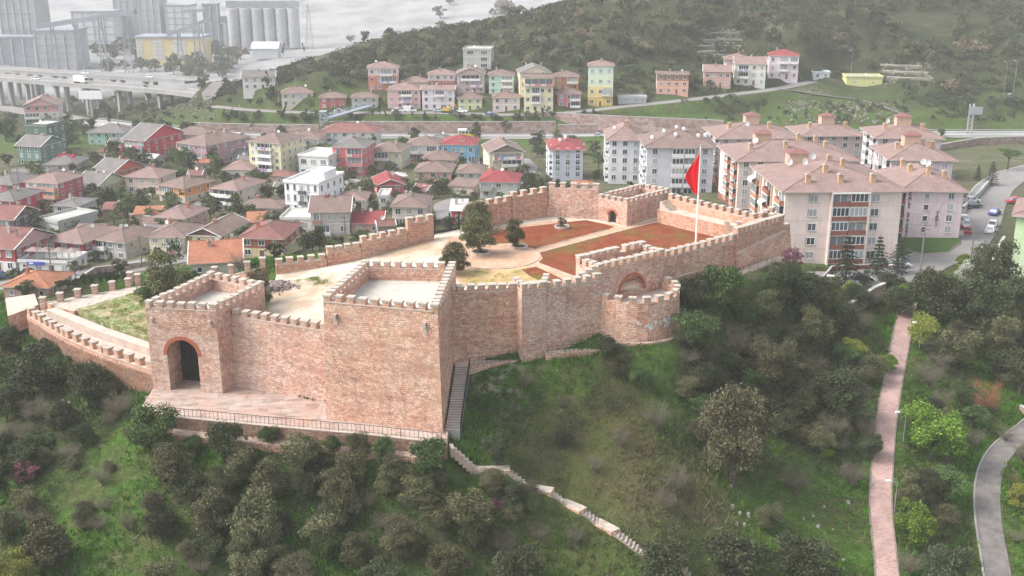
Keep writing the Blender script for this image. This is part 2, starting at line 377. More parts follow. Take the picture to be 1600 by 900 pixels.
# --- roads (centre line profiles), carved into the terrain
def prof(L): return [tuple(G(px, py, z)) for px, py, z in L]
RD = {
 'footpath': (prof([(1420,470,40.6),(1415,492,40.2),(1405,545,38.6),(1393,605,36.9),(1383,670,34.9),(1377,750,32.5),(1375,800,31.0),(1383,860,29.2),(1387,905,27.7),(1390,960,26.0)]), 1.35),
 'gravel_road': (prof([(1640,640,32.4),(1600,676,31.8),(1572,695,31.2),(1549,725,30.5),(1541,760,29.7),(1543,810,28.6),(1552,860,27.4),(1560,905,26.4),(1566,960,25.2)]), 1.6),
 'car_park': (prof([(1270,437,40.1),(1310,437,40.1),(1360,434,40.1),(1400,425,40.0),(1440,412,39.8)]), 5.0),
 'side_street': (prof([(1400,437,40.0),(1440,412,39.8),(1485,395,39.6),(1515,370,39.3),(1530,345,39.0),(1538,320,38.7),(1552,295,38.5),(1578,275,38.2),(1640,258,38)]), 4.6),
 'street': (prof([(-60,465,31.8),(20,445,32.6),(90,436,33.0),(160,426,33.2),(230,412,33.6),(300,398,34.0),(370,392,34.2)]), 4.4),
 'lane': (prof([(55,420,32.4),(48,390,31.8),(45,350,31.3),(40,320,31.0),(36,290,30.2),(30,262,29)]), 2.4),
 'alley': (prof([(300,330,30.8),(318,312,30.6),(335,298,30.4)]), 1.5),
 'hill_street': (prof([(700,345,36),(690,320,34.5),(745,300,33.5),(810,285,32.8),(830,262,31.8),(815,248,31)]), 2.4),
 'highway': (prof([(130,190,25.5),(200,198,27),(270,206,28.6),(340,210.5,29.4),(450,211,29.6),(600,211.5,29.6),(800,212,29.6),(1000,211,29.6),(1200,210,29.7),(1400,210,29.8),(1600,210,29.9),(1800,211,30)]), 7.0),
 'upper_street': (prof([(330,166,33),(400,173,34.6),(500,177,35),(600,176,35),(700,176,35),(780,180,34.6),(880,178,35.6),(950,169,37),(1060,158,38.8),(1150,147,40.2),(1210,140,40.6),(1270,127,42)]), 3.0),
 'hill_track': (prof([(330,158,32),(326,145,32),(342,128,28)]), 3.2),
 'valley_road': (prof([(-60,165,9),(0,168,9),(40,174,9),(110,185,11),(160,196,14)]), 7),
 'dirt_path': (prof([(1215,140,40.6),(1290,148,39.5),(1340,152,39),(1390,165,37.5),(1430,185,34)]), 1.2),
}
for k, (pts, hw) in RD.items():
    if k == 'dirt_path': continue
    carve(pts, hw + (.8 if k in ('footpath','gravel_road','car_park','side_street') else 2.6), 2.5 if hw < 6 else 3.5)
carve([tuple(G(px, py, z)) for px, py, z in [(1048,528,48.6),(1060,470,52.6),(1150,437,52.6),(1240,412,52.4)]], .8, 2.5)

kA = D(905,440,W4b.y+.8); kB = D(935,440,W4b.y + 1.0); kC = D(1036,440,149.2)
dk = (kC - kB).normalized(); nk = Vector((-dk.y, dk.x, 0)); cb = (kB + kC) / 2 + nk * -.3; rb = (kC - kB).length / 2 + .05
angs = [math.atan2(dk.y, dk.x) + math.pi + math.pi * k / 14 for k in range(15)]
carve([(cb.x + (rb+.9)*math.cos(angs[k]), cb.y + (rb+.9)*math.sin(angs[k]), 48.75 + .03*k) for k in range(3, 13)], 1.3, 3.5)
SPT = [(703,694),(745,728),(790,738),(826,752),(857,774),(884,778),(906,802),(934,808),(957,834),(1003,848),(1058,886),(1084,905),(1120,915)]
SP3 = [H(*q) + Vector((0,0,.1)) for q in SPT]; SP3[0] = G(703,694,ZT-.1)
for k in range(1, len(SP3)-1, 2):
    z = (SP3[k].z + SP3[k+1].z)/2; SP3[k].z = z; SP3[k+1].z = z
carve([tuple(p) for p in SP3[1:]], .9, 2.2, dz=-.32)
def grid_mesh():
    ny, nx = GX.shape
    me = bpy.data.meshes.new('terrain')
    V = np.stack([GX.ravel(), GY.ravel(), TZ.ravel()], 1)
    idx = np.arange(nx * ny).reshape(ny, nx)
    Fq = np.stack([idx[:-1, :-1].ravel(), idx[:-1, 1:].ravel(), idx[1:, 1:].ravel(), idx[1:, :-1].ravel()], 1)
    me.vertices.add(len(V)); me.vertices.foreach_set('co', V.ravel())
    me.loops.add(Fq.size); me.loops.foreach_set('vertex_index', Fq.ravel())
    me.polygons.add(len(Fq)); me.polygons.foreach_set('loop_start', np.arange(0, Fq.size, 4)); me.polygons.foreach_set('loop_total', np.full(len(Fq), 4))
    me.update(calc_edges=True); me.polygons.foreach_set('use_smooth', np.ones(len(Fq), bool))
    return me
def zone(t, v, noise, x, L):
    for c, r0, r1, col, st in L:
        d = t.n('VectorMath', operation='DISTANCE'); t.l(v, d.inputs[0]); d.inputs[1].default_value = tuple(c)
        a = t.n('Math', operation='MULTIPLY_ADD'); t.l(noise, a.inputs[0]); a.inputs[1].default_value = (r1-r0)*1.6; t.l(d.outputs['Value'], a.inputs[2])
        m = t.n('MapRange'); t.l(a.outputs[0], m.inputs[0]); o_ = (r1-r0)*.8; m.inputs['From Min'].default_value = r1+o_; m.inputs['From Max'].default_value = r0+o_; m.inputs['To Max'].default_value = st
        x = t.mix(m.outputs[0], x, col)
    return x
def M_ground():
    t = NT('hillside_ground', 1.0, .05); v = t.coord('Object')
    n0 = t.noise(v, .028, 5); n1 = t.noise(v, .12, 6, .65); n2 = t.noise(v, .9, 6, .7); n3 = t.noise(v, 4.5, 4, .7)
    g = t.ramp(n1.outputs[0], [(.32, (.075, .066, .036)), (.44, (.058, .075, .024)), (.53, (.042, .125, .010)), (.62, (.075, .10, .026)), (.72, (.17, .14, .085))])
    br = t.ramp(n2.outputs[0], [(.35, (.040, .048, .022)), (.55, (.09, .11, .04)), (.75, (.20, .17, .12))])
    x = t.mix(.5, g, br)
    sep = t.n('SeparateXYZ'); t.l(v, sep.inputs[0]); mr = t.n('MapRange'); t.l(sep.outputs[1], mr.inputs[0]); mr.inputs['From Min'].default_value = 195; mr.inputs['From Max'].default_value = 225
    mr2 = t.n('MapRange'); t.l(sep.outputs[1], mr2.inputs[0]); mr2.inputs['From Min'].default_value = 400; mr2.inputs['From Max'].default_value = 380
    mm2 = t.n('Math', operation='MULTIPLY'); t.l(mr.outputs[0], mm2.inputs[0]); t.l(mr2.outputs[0], mm2.inputs[1])
    soil = t.ramp(n2.outputs[0], [(.35, (.07,.065,.045)), (.5, (.15,.125,.10)), (.62, (.075,.085,.045)), (.8, (.24,.21,.18))])
    x = t.mix(mm2.outputs[0], x, t.mix(t.ramp(n1.outputs[0], [(.4, .25), (.6, .9)]), x, soil))
    mr3 = t.n('MapRange'); t.l(sep.outputs[1], mr3.inputs[0]); mr3.inputs['From Min'].default_value = 425; mr3.inputs['From Max'].default_value = 480; mr3.inputs['To Max'].default_value = .93
    x = t.mix(mr3.outputs[0], x, t.ramp(n1.outputs[0], [(.35, (.028,.034,.017)), (.55, (.045,.050,.026)), (.7, (.085,.078,.05))]))
    x = zone(t, v, n1.outputs[0], x, [(G(945,725,39), 5, 17, (.10,.085,.042), .6), (G(1080,770,37), 2, 12, (.10,.08,.05), .7), (G(1180,600,41), 4, 18, (.075,.062,.042), .7), (G(1300,560,39), 4, 16, (.075,.062,.042), .7), (G(40,650,39), 3, 14, (.06,.052,.036), .6), (G(450,800,37), 5, 18, (.045,.048,.024), .6), (G(1480,820,30), 2, 9, (.09,.065,.04), .6)])
    rock = t.ramp(n0.outputs[0], [(.60, 0), (.70, 1)])
    rk2 = t.ramp(n2.outputs[0], [(.48, 0), (.58, .8)])
    mm = t.n('Math', operation='MULTIPLY'); t.l(rock, mm.inputs[0]); t.l(rk2, mm.inputs[1])
    x = t.mix(mm.outputs[0], x, (.30, .27, .22))
    x = t.mix(1, x, t.ramp(n3.outputs[0], [(.3, .55), (.7, 1.3)]), 'MULTIPLY')
    m4 = t.n('MapRange'); t.l(sep.outputs[1], m4.inputs[0]); m4.inputs['From Min'].default_value = 640; m4.inputs['From Max'].default_value = 760
    m5 = t.n('MapRange'); t.l(sep.outputs[0], m5.inputs[0]); m5.inputs['From Min'].default_value = 150; m5.inputs['From Max'].default_value = 70
    m6 = t.n('Math', operation='MULTIPLY'); t.l(m4.outputs[0], m6.inputs[0]); t.l(m5.outputs[0], m6.inputs[1])
    x = t.mix(m6.outputs[0], x, t.ramp(n0.outputs[0], [(.35, (.17,.175,.175)), (.6, (.27,.27,.27))]))     # dusty quarry floor and faces, colour paled to stand in for distant haze
    t.color(x); t.bump(n2.outputs[0], 1.0, .5)
    return t.mat
gme = grid_mesh(); gme.materials.append(M_ground())
go = link('ground', gme); tag(go, kind='structure')

ASPH = M_plain('road_asphalt', (.24, .225, .22), .9, .25, .15)
GRAVEL = M_plain('gravel', (.22, .20, .19), 1, .45, .7)
def M_pavers(name, c1, c2, cm):
    t = NT(name, .9, .2); uv = t.coord('UV'); br = t.n('TexBrick', Scale=1.0); t.l(uv, br.inputs['Vector'])
    br.inputs['Brick Width'].default_value = .5; br.inputs['Row Height'].default_value = .28; br.inputs['Mortar Size'].default_value = .04
    br.inputs['Color1'].default_value = (*c1, 1); br.inputs['Color2'].default_value = (*c2, 1); br.inputs['Mortar'].default_value = (*cm, 1)
    n1 = t.noise(uv, .4, 5); t.color(t.mix(1, br.outputs['Color'], t.ramp(n1.outputs[0], [(.3, .7), (.7, 1.1)]), 'MULTIPLY')); return t.mat
PINKP = M_pavers('pink_pavers', (.30, .17, .15), (.40, .25, .22), (.42, .33, .30))
KERB = M_plain('worn_kerb', (.30,.25,.22), .95, .5, 1.2)
def ribbon(name, pts, half, mat, off=.04, side=0, step=2.0, parent=None, kind='structure', cope=None):
    P = []
    for a, b in zip(pts, pts[1:]):
        a = Vector(a); b = Vector(b); n = max(1, int((b - a).length / step))
        for i in range(n): P.append(a.lerp(b, i / n))
    P.append(Vector(pts[-1]))
    # smooth the corners
    for _ in range(3):
        Q = P[:]
        for i in range(1, len(P) - 1): Q[i] = (P[i-1] + P[i] * 2 + P[i+1]) / 4
        P = Q
    mb = MB(); Lp, Rp = [], []
    for i, p in enumerate(P):
        d = (P[min(i+1, len(P)-1)] - P[max(i-1, 0)]); d.z = 0; d.normalize(); nrm = Vector((-d.y, d.x, 0))
        Lp.append(p + nrm * (half + side)); Rp.append(p + nrm * (-half + side))
    acc = 0; uvs = []
    for i in range(len(P) - 1):
        a, b, c, d = Rp[i], Rp[i+1], Lp[i+1], Lp[i]
        up = Vector((0, 0, off))
        mb.face([a+up, b+up, c+up, d+up], mat)
        L = (P[i+1] - P[i]).length
        uvs += [(0, acc), (0, acc+L), (2*half, acc+L), (2*half, acc)]; acc += L
        if cope:
            for q0, q1, s in ((Rp[i], Rp[i+1], -1), (Lp[i], Lp[i+1], 1)):
                pass
    o = mb.build(name, parent)
    o.data.uv_layers[0].data.foreach_set('uv', np.array(uvs, float).ravel())
    if kind and parent is None: tag(o, kind=kind)
    return o, Lp, Rp, P
def strip_wall(mb, P, zoff, w_, h, mat, down=.4):
    for a, b in zip(P, P[1:]):
        d = (b - a).normalized(); nrm = Vector((-d.y, d.x, 0)) * w_ / 2
        a0, b0, b1, a1 = a - nrm, b - nrm, b + nrm, a + nrm
        U = Vector((0, 0, h + zoff)); Dn = Vector((0, 0, zoff - down))
        mb.face([a0+U, b0+U, b1+U, a1+U], mat); mb.face([a0+Dn, b0+Dn, b0+U, a0+U], mat); mb.face([b1+Dn, a1+Dn, a1+U, b1+U], mat)
o, Lf, Rf, Pf = ribbon('path', *RD['footpath'], PINKP)
for side_, nm in ((Lf, 'left'), (Rf, 'right')):
    mb = MB(); strip_wall(mb, side_, 0, .2, .12, KERB, .8); e = mb.build('kerb'); tag(e, kind='structure')
o, Lg, Rg, Pg = ribbon('gravel_track', *RD['gravel_road'], GRAVEL)
mb = MB(); strip_wall(mb, Rg, 0, .25, .15, DCONC, 1.2); tag(mb.build('road_edge_wall'), 'low stone kerb wall along the left edge of the grey gravel track', 'wall')
o, _, _, _ = ribbon('car_park', *RD['car_park'], ASPH, .05)
o, Ls, Rs, _ = ribbon('road', *RD['side_street'], ASPH, .06)
mb = MB(); strip_wall(mb, Ls[4:], 0, .3, .14, CONC); tag(mb.build('kerb'), kind='structure')
ribbon('street', *RD['street'], ASPH, .05)[0]
ribbon('lane', *RD['lane'], GRAVEL, .05); ribbon('alley', *RD['alley'], ASPH, .05); ribbon('lane', *RD['hill_street'], ASPH, .05)
HWC = M_plain('highway_asphalt', (.30, .295, .29), .9, .12, .1)
o, Lh, Rh, Ph = ribbon('highway', *RD['highway'], HWC, .06, step=12)
MARK = M_plain('road_marking', (.75, .75, .72), .7, .1, .5)
for s_ in (-6.5, -.9, .9, 6.5): ribbon('lane_marking', RD['highway'][0], .12, MARK, .075, s_, 12)
for s_ in (-3.7, 3.7):
    mb = MB()
    for i in range(len(Ph) - 1):
        a, b = Ph[i], Ph[i+1]; d = (b-a).normalized(); nn = Vector((-d.y, d.x, 0))
        a = a + nn * s_ + Vector((0,0,.075)); b = a + d * 4
        mb.face([a - nn*.09, b - nn*.09, b + nn*.09, a + nn*.09], MARK)
    tag(mb.build('lane_marking'), kind='structure')
_m = MB(); _m.box(-.06,.06,-.04,.04,-.3,.7,GALV); RPOST = _m.mesh('post')
def rail_line(name, pts, label, cat='barrier', step=6, h=.75, group=None):
    mbp, mbr = MB(), MB()
    t = thing(name, pts[0], label, cat, group)
    for i, (a, b) in enumerate(zip(pts, pts[1:])):
        a = Vector(a); b = Vector(b); d = (b-a); L = d.length; d.normalize(); nn = Vector((-d.y, d.x, 0)) * .06
        z0, z1 = Vector((0,0,h-.32)), Vector((0,0,h))
        mbr.face([a-nn+z0, b-nn+z0, b-nn+z1, a-nn+z1], GALV); mbr.face([b+nn+z0, a+nn+z0, a+nn+z1, b+nn+z1], GALV); mbr.face([a-nn+z1, b-nn+z1, b+nn+z1, a+nn+z1], GALV)
        n = max(1, int(L / step))
        for k in range(n):
            p = a + d * (L * k / n); link('post', RPOST, t, Vector((p.x, p.y+.11, p.z)) - Vector(t.location))
    mbr.build('rail', t); return t
rail_line('guard_rail', [p + Vector((0,0,.05)) for p in Rh], 'near grey guard rail along the town side of the highway')
rail_line('guard_rail', [p + Vector((0,0,.05)) for p in Ph], 'grey guard rail on the central reserve of the highway')
rail_line('guard_rail', [p + Vector((0,0,.05)) for p in Lh], 'far grey guard rail along the hill side of the highway')
ribbon('street', *RD['upper_street'], ASPH, .05, step=5); 
ribbon('track', *RD['hill_track'], GRAVEL, .05, step=4); ribbon('road', *RD['valley_road'], ASPH, .05, step=6)
dp = []
for a, b in zip(RD['dirt_path'][0], RD['dirt_path'][0][1:]):
    for i in range(6):
        p = Vector(a).lerp(Vector(b), i/6); dp.append(Vector((p.x, p.y, T(p.x, p.y) + .25)))
ribbon('dirt_path', dp, 1.0, GRAVEL, .1)
# ---------------------------------------------------------------- the fortress
def offset(P, d, closed):
    n = len(P); out = []
    for i in range(n):
        p = Vector((P[i][0], P[i][1]))
        def nr(a, b):
            t = (Vector((b[0], b[1])) - Vector((a[0], a[1]))).normalized(); return Vector((-t.y, t.x))
        if closed: n1, n2 = nr(P[i-1], P[i]), nr(P[i], P[(i+1) % n])
        else:
            n1 = nr(P[i-1], P[i]) if i > 0 else None; n2 = nr(P[i], P[i+1]) if i < n-1 else None
            n1 = n1 or n2; n2 = n2 or n1
        m = (n1 + n2); m = m / max(.35, m.dot(m) / 2)
        out.append(p + m * d)
    return out
_mer = {}; MR = random.Random(9)
def merlon_mesh(w_, th, h, mas=None):
    key = (round(w_, 2), round(th, 2), round(h, 2), (mas or MAS).name)
    if key not in _mer:
        mb = MB(); mb.box(-w_/2, w_/2, -th/2+.02, th/2-.02, -.05, h-.2, mas or MAS, 'b')
        mb.box(-w_/2-.08, w_/2+.08, -th/2-.07, th/2+.07, h-.2, h, CAP); _mer[key] = mb.mesh('merlon')
    return _mer[key]
def merlons(t, a, b, th, gap=1.5, w_=.82, h=.85, za=None, zb=None, ends=(.45, .45), mas=None):
    a = Vector(a); b = Vector(b)
    if za is not None: a.z, b.z = za, zb
    d = b - a; L = Vector((d.x, d.y)).length; yaw = math.atan2(d.y, d.x)
    n = max(1, round((L - ends[0] - ends[1]) / gap)); me = merlon_mesh(w_, th, h, mas)
    for k in range(n + 1):
        s = (ends[0] + (L - ends[0] - ends[1]) * k / n) / L
        p = a.lerp(b, s) + Vector((-math.sin(yaw), math.cos(yaw), 0)) * th / 2
        mo = link('merlon', me, t, p - Vector(t.location) + Vector((0,0,-.03*MR.random())), yaw + MR.uniform(-.035,.035)); mo.scale = (MR.uniform(.9,1.08), 1, MR.uniform(.92,1.06))
def wall_run(name, label, P, zb, zt, th, cat='wall', gap=1.5, mas=None, mer=True, skipseg=(), mh=.85, mw=.82, batter=0, ends=(.45,.45), group=None, cope_w=.1):
    """P: list of plan points of the outer face (left of travel = inside)."""
    mas = mas or MAS
    n = len(P); zb = zb if hasattr(zb, '__len__') else [zb]*n; zt = zt if hasattr(zt, '__len__') else [(zt, zt)]*(n-1)
    zt = [(q, q) if not hasattr(q, '__len__') else q for q in zt]
    t = thing(name, (P[0][0], P[0][1], zb[0]), label, cat, group)
    I = offset(P, th, False); O = [Vector((p[0], p[1])) for p in P]; B = offset(P, -batter, False) if batter else O
    mb, mc = MB(), MB()
    for i in range(n - 1):
        z0, z1 = zt[i]
        a, b, c, d = O[i], O[i+1], I[i+1], I[i]
        mb.face([(B[i].x, B[i].y, zb[i]), (B[i+1].x, B[i+1].y, zb[i+1]), (b.x, b.y, z1-.1), (a.x, a.y, z0-.1)], mas)
        mb.face([(c.x, c.y, zb[i+1]), (d.x, d.y, zb[i]), (d.x, d.y, z0-.1), (c.x, c.y, z1-.1)], mas)
        for (q, r, zz, k) in ((a, d, z0, i), (c, b, z1, i+1)):
            mb.face([(q.x, q.y, zb[k]), (q.x, q.y, zz-.1), (r.x, r.y, zz-.1), (r.x, r.y, zb[k])], mas)
        # coping slab slightly proud
        dd = (b - a).normalized(); nn = Vector((-dd.y, dd.x)) * .05
        q = [a - nn, b - nn, c + nn, d + nn]; zz = [z0, z1, z1, z0]
        mc.face([(p.x, p.y, z) for p, z in zip(q, zz)], COPE)
        mc.face([(p.x, p.y, z - .13) for p, z in zip(q, zz)][::-1], COPE)
        for u in range(4):
            p, r = q[u], q[(u+1) % 4]; mc.face([(p.x, p.y, zz[u]-.13), (r.x, r.y, zz[(u+1)%4]-.13), (r.x, r.y, zz[(u+1)%4]), (p.x, p.y, zz[u])], COPE)
    mb.build('masonry', t); mc.build('coping', t)
    if mer:
        for i in range(n - 1):
            if i in skipseg: continue
            merlons(t, (O[i].x, O[i].y, zt[i][0]), (O[i+1].x, O[i+1].y, zt[i][1]), th, gap, mw, mh, ends=ends, mas=mas)
    return t
def arch_face(mb, A, B, zb, zt, uc, a, hs, depth, mas, ringm=None, ring=.45, t=None, nseg=12, back=None):
    A = Vector((A[0], A[1])); B = Vector((B[0], B[1])); d = (B - A); L = d.length; d.normalize(); inn = Vector((-d.y, d.x))
    def Pt(u, z, e=0): q = A + d * u + inn * e; return (q.x, q.y, z)
    mb.face([Pt(0, zb), Pt(uc-a, zb), Pt(uc-a, zt), Pt(0, zt)], mas)
    mb.face([Pt(uc+a, zb), Pt(L, zb), Pt(L, zt), Pt(uc+a, zt)], mas)
    arc = [(uc - a * math.cos(math.pi * k / nseg), zb + hs + a * math.sin(math.pi * k / nseg)) for k in range(nseg + 1)]
    for (u0, z0), (u1, z1) in zip(arc, arc[1:]):
        mb.face([Pt(u0, z0), Pt(u1, z1), Pt(u1, zt), Pt(u0, zt)], mas)
        mb.face([Pt(u0, z0), Pt(u0, z0, depth), Pt(u1, z1, depth), Pt(u1, z1)], mas)
    for u in (uc - a, uc + a):
        mb.face([Pt(u, zb), Pt(u, zb, depth), Pt(u, zb + hs, depth), Pt(u, zb + hs)], mas)
    if back is not None:
        mb.face([Pt(uc-a, zb, depth), Pt(uc+a, zb, depth)] + [Pt(u, z, depth) for u, z in reversed(arc)], back)
    if ringm:
        mr = MB(); o = a + ring
        for k in range(nseg):
            t0, t1 = math.pi*k/nseg, math.pi*(k+1)/nseg
            q = [(uc-a*math.cos(t0), zb+hs+a*math.sin(t0)), (uc-a*math.cos(t1), zb+hs+a*math.sin(t1)), (uc-o*math.cos(t1), zb+hs+o*math.sin(t1)), (uc-o*math.cos(t0), zb+hs+o*math.sin(t0))]
            mr.face([Pt(u, z, -.06) for u, z in q], ringm)
            for s in ((0, 1), (2, 3)):
                (u0, z0), (u1, z1) = q[s[0]], q[s[1]]; mr.face([Pt(u0, z0, -.06), Pt(u0, z0, .3), Pt(u1, z1, .3), Pt(u1, z1, -.06)], ringm)
        mr.build('brick_arch', t)
    return Pt, arc
def tower(name, label, P, zb, zf, zt, th=.75, cat='tower', arch=None, mas=None, floor=None, gap=1.5, skipmer=(), batter=.0, mh=.85, mw=.82, group=None, ends=(.4,.4)):
    mas = mas or MAS; floor = floor or M_plain('gravel_roof', (.50, .465, .42), .95, .2, .8)
    t = thing(name, (P[0][0], P[0][1], zb), label, cat, group)
    O = [Vector((p[0], p[1])) for p in P]; I = offset(O, th, True); Bm = offset(O, -batter, True) if batter else O; n = len(O)
    mb = MB(); mc = MB()
    for i in range(n):
        j = (i + 1) % n
        if arch and i == arch['side']:
            arch_face(mb, O[i], O[j], zb, zt - .1, arch['u'] * (O[j]-O[i]).length, arch['a'], arch['hs'], arch['depth'], mas, arch.get('ring'), arch.get('rw', .45), t, back=arch.get('back'))
        else:
            mb.face([(Bm[i].x, Bm[i].y, zb), (Bm[j].x, Bm[j].y, zb), (O[j].x, O[j].y, zt-.1), (O[i].x, O[i].y, zt-.1)], mas)
        mb.face([(I[j].x, I[j].y, zf), (I[i].x, I[i].y, zf), (I[i].x, I[i].y, zt-.1), (I[j].x, I[j].y, zt-.1)], mas)
        dn = (O[j]-O[i]).normalized()
        o0, o1 = offset(O, -.05, True), offset(O, th + .05, True)
        q = [o0[i], o0[j], o1[j], o1[i]]
        mc.face([(p.x, p.y, zt) for p in q], COPE)
        mc.face([(q[0].x, q[0].y, zt-.13), (q[1].x, q[1].y, zt-.13), (q[1].x, q[1].y, zt), (q[0].x, q[0].y, zt)], COPE)
        mc.face([(q[2].x, q[2].y, zt-.13), (q[3].x, q[3].y, zt-.13), (q[3].x, q[3].y, zt), (q[2].x, q[2].y, zt)], COPE)
    mb.build('masonry', t); mc.build('coping', t)
    mf = MB(); mf.face([(p.x, p.y, zf) for p in I], floor); mf.build('roof_floor', t)
    for i in range(n):
        if i in skipmer: continue
        merlons(t, (O[i].x, O[i].y, zt), (O[(i+1)%n].x, O[(i+1)%n].y, zt), th, gap, mw, mh, ends=ends, mas=mas)
    return t
BRICKR = M_plain('arch_brick', (.42, .13, .07), .9, .25, 2)
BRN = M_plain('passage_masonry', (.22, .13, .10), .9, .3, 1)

# gate tower with its big arch
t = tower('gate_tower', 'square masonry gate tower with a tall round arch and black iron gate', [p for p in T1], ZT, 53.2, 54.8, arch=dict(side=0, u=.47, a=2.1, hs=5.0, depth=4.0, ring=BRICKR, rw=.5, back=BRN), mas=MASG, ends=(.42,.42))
A, B = Vector(T1[0][:2]), Vector(T1[1][:2]); dd = (B - A).normalized(); inn = Vector((-dd.y, dd.x)); L = (B-A).length; uc = .47 * L
gd = MB(); yaw = math.atan2(dd.y, dd.x)
def gp(u, e): q = A + dd*u + inn*e; return (q.x, q.y)
c = gp(uc + .1, 3.1)
for k in range(13): 
    u = uc - 1.95 + k * .325; hh = 5.0 + math.sqrt(max(0, 2.0**2 - (u-uc)**2)); q = gp(u, 3.6); gd.obox(q, yaw, .07, .07, ZT+.06, ZT + hh, IRON)
for zz in (.3, 2.4, 4.9): q = gp(uc, 3.6); gd.obox(q, yaw, 3.95, .1, ZT+zz, ZT+zz+.14, IRON)
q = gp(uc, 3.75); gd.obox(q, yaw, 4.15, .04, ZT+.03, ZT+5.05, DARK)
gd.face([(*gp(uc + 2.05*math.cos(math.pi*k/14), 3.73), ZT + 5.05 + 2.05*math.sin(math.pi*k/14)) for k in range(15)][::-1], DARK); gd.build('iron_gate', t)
for u in (.8, L - .9):
    q = gp(u, -.25); ms = MB(); ms.obox(q, yaw, .35, .5, 53.0, 53.5, CAP); ms.build('water_spout', t)

# great tower
t = tower('great_tower', 'tallest square masonry tower in front of the fortress with a gravel roof', T2, ZT, 56.9, 58.6, th=.8, mas=MAS, batter=.35)
A, B = Vector(T2[0][:2]), Vector(T2[1][:2]); dd = (B - A).normalized(); inn = Vector((-dd.y, dd.x)); L = (B-A).length; yaw = math.atan2(dd.y, dd.x)
for u in (1.5, L - 1.6):
    q = A + dd*u - inn*.22; ms = MB(); ms.obox(q, yaw, .4, .5, 56.6, 57.2, CAP); ms.obox(A + dd*u - inn*.05, yaw, .5, .16, 55.8, 56.6, COPE); ms.build('water_spout', t)
# curtain walls
wall_run('curtain_wall', 'crenellated curtain wall between the gate tower and the great tower', [g_c0, g_c1], ZT-.2, [(53.3, 53.0)], 1.0, mas=MASG, batter=.3, ends=(.8,.5))
t = wall_run('curtain_wall', 'crenellated curtain wall right of the great tower', [W3a + Vector((-.3,0,0)), W3b], 46.6, [(56.9, 56.6)], 1.0, batter=.2, ends=(.5,.5))
d3 = (T3[1]-T3[0]).normalized(); n3 = Vector((-d3.y, d3.x, 0))
P3 = [T3[0], T3[1], G(857,545,47.3), G(801,551,47.3)]
t = thing('wall_turret', (P3[0].x, P3[0].y, 46.5), 'narrow square buttress turret projecting from the middle of the front wall', 'turret')
mb = MB(); mb.prism([(p.x, p.y) for p in P3], 46.3, 56.9, MASG); mb.build('masonry', t)
mb = MB(); mb.prism([tuple(p) for p in offset(P3, -.07, True)], 56.9, 57.05, COPE); mb.build('coping', t)
for i in (0, 1, 3): merlons(t, P3[i], P3[(i+1) % 4], .7, 1.5, .8, .85, 57.03, 57.03, ends=(.4, .4))
t = wall_run('curtain_wall', 'crenellated curtain wall left of the round bastion', [W4a + Vector((0,.3,0)), W4b + Vector((0,.3,0)), D(935,440,W4b.y+1.2)], 46.8, [(56.7, 57.0), (57, 57)], 1.0, mas=MASG, batter=.2, ends=(.5,.5))
# keep behind the bastion (open topped, stepping up)
wall_run('stepped_wall', 'short wall climbing in steps beside the arched tower', [kA, kA.lerp(kB,.35), kA.lerp(kB,.7), kB], 46.9, [(56.9,56.9),(57.3,57.3),(57.7,57.7)], 1.0, mas=MAS, gap=1.0, ends=(.35,.1))
kP = [kB, kC, kC + nk * 4.6, kB + nk * 4.6]
t = thing('arched_tower', (kB.x, kB.y, 47), 'rectangular crenellated tower with a red brick arch opening onto the round bastion', 'tower')
mb = MB(); mb.face([(kB.x, kB.y, 47), (kC.x, kC.y, 47), (kC.x, kC.y, 53.55), (kB.x, kB.y, 53.55)], MAS)
Lk = (kC-kB).length
arch_face(mb, kB, kC, 53.55, 58.0, Lk*.50, 2.35, .35, 1.6, MASG, BRICKR, .38, t)
O = [Vector((p.x, p.y)) for p in kP]; I = offset(O, .9, True)
for i in (1, 3):
    j = (i+1) % 4
    mb.face([(O[i].x, O[i].y, 47), (O[j].x, O[j].y, 47), (O[j].x, O[j].y, 58.0), (O[i].x, O[i].y, 58.0)], MAS)
mb.face([(O[2].x, O[2].y, 47), (O[3].x, O[3].y, 47), (O[3].x, O[3].y, 58.4), (O[2].x, O[2].y, 58.4)], MAS)
for i in (0, 1, 2, 3):
    j = (i+1) % 4
    mb.face([(I[j].x, I[j].y, 53.6), (I[i].x, I[i].y, 53.6), (I[i].x, I[i].y, 58.0 if i != 2 else 58.4), (I[j].x, I[j].y, 58.0 if i != 2 else 58.4)], MAS) if i != 0 else None
    mb.face([(O[i].x, O[i].y, 58.0 if i != 2 else 58.4), (O[j].x, O[j].y, 58.0 if i != 2 else 58.4), (I[j].x, I[j].y, 58.0 if i != 2 else 58.4), (I[i].x, I[i].y, 58.0 if i != 2 else 58.4)], COPE)
mb.face([(I[k].x, I[k].y, 53.6) for k in range(4)], COPE)
q0, q1 = I[0], I[1]; mb.face([(q1.x,q1.y,55.4),(q0.x,q0.y,55.4),(q0.x,q0.y,58.0),(q1.x,q1.y,58.0)], MAS)
mb.build('masonry', t)
for i in range(4):
    zz = 58.0 if i != 2 else 58.4
    if i == 2: 
        a, b = O[2], O[3]; merlons(t, (a.x,a.y,zz), a.lerp(b,.3).to_3d()+Vector((0,0,zz)), .9, 1.4, .8, .85, ends=(.4,.3)); merlons(t, a.lerp(b,.42).to_3d()+Vector((0,0,zz)), (b.x,b.y,zz), .9, 1.4, .8, .85, ends=(.3,.4))
    else: merlons(t, (O[i].x,O[i].y,zz), (O[(i+1)%4].x,O[(i+1)%4].y,zz), .9, 1.45, .8, .85, ends=(.4,.4))
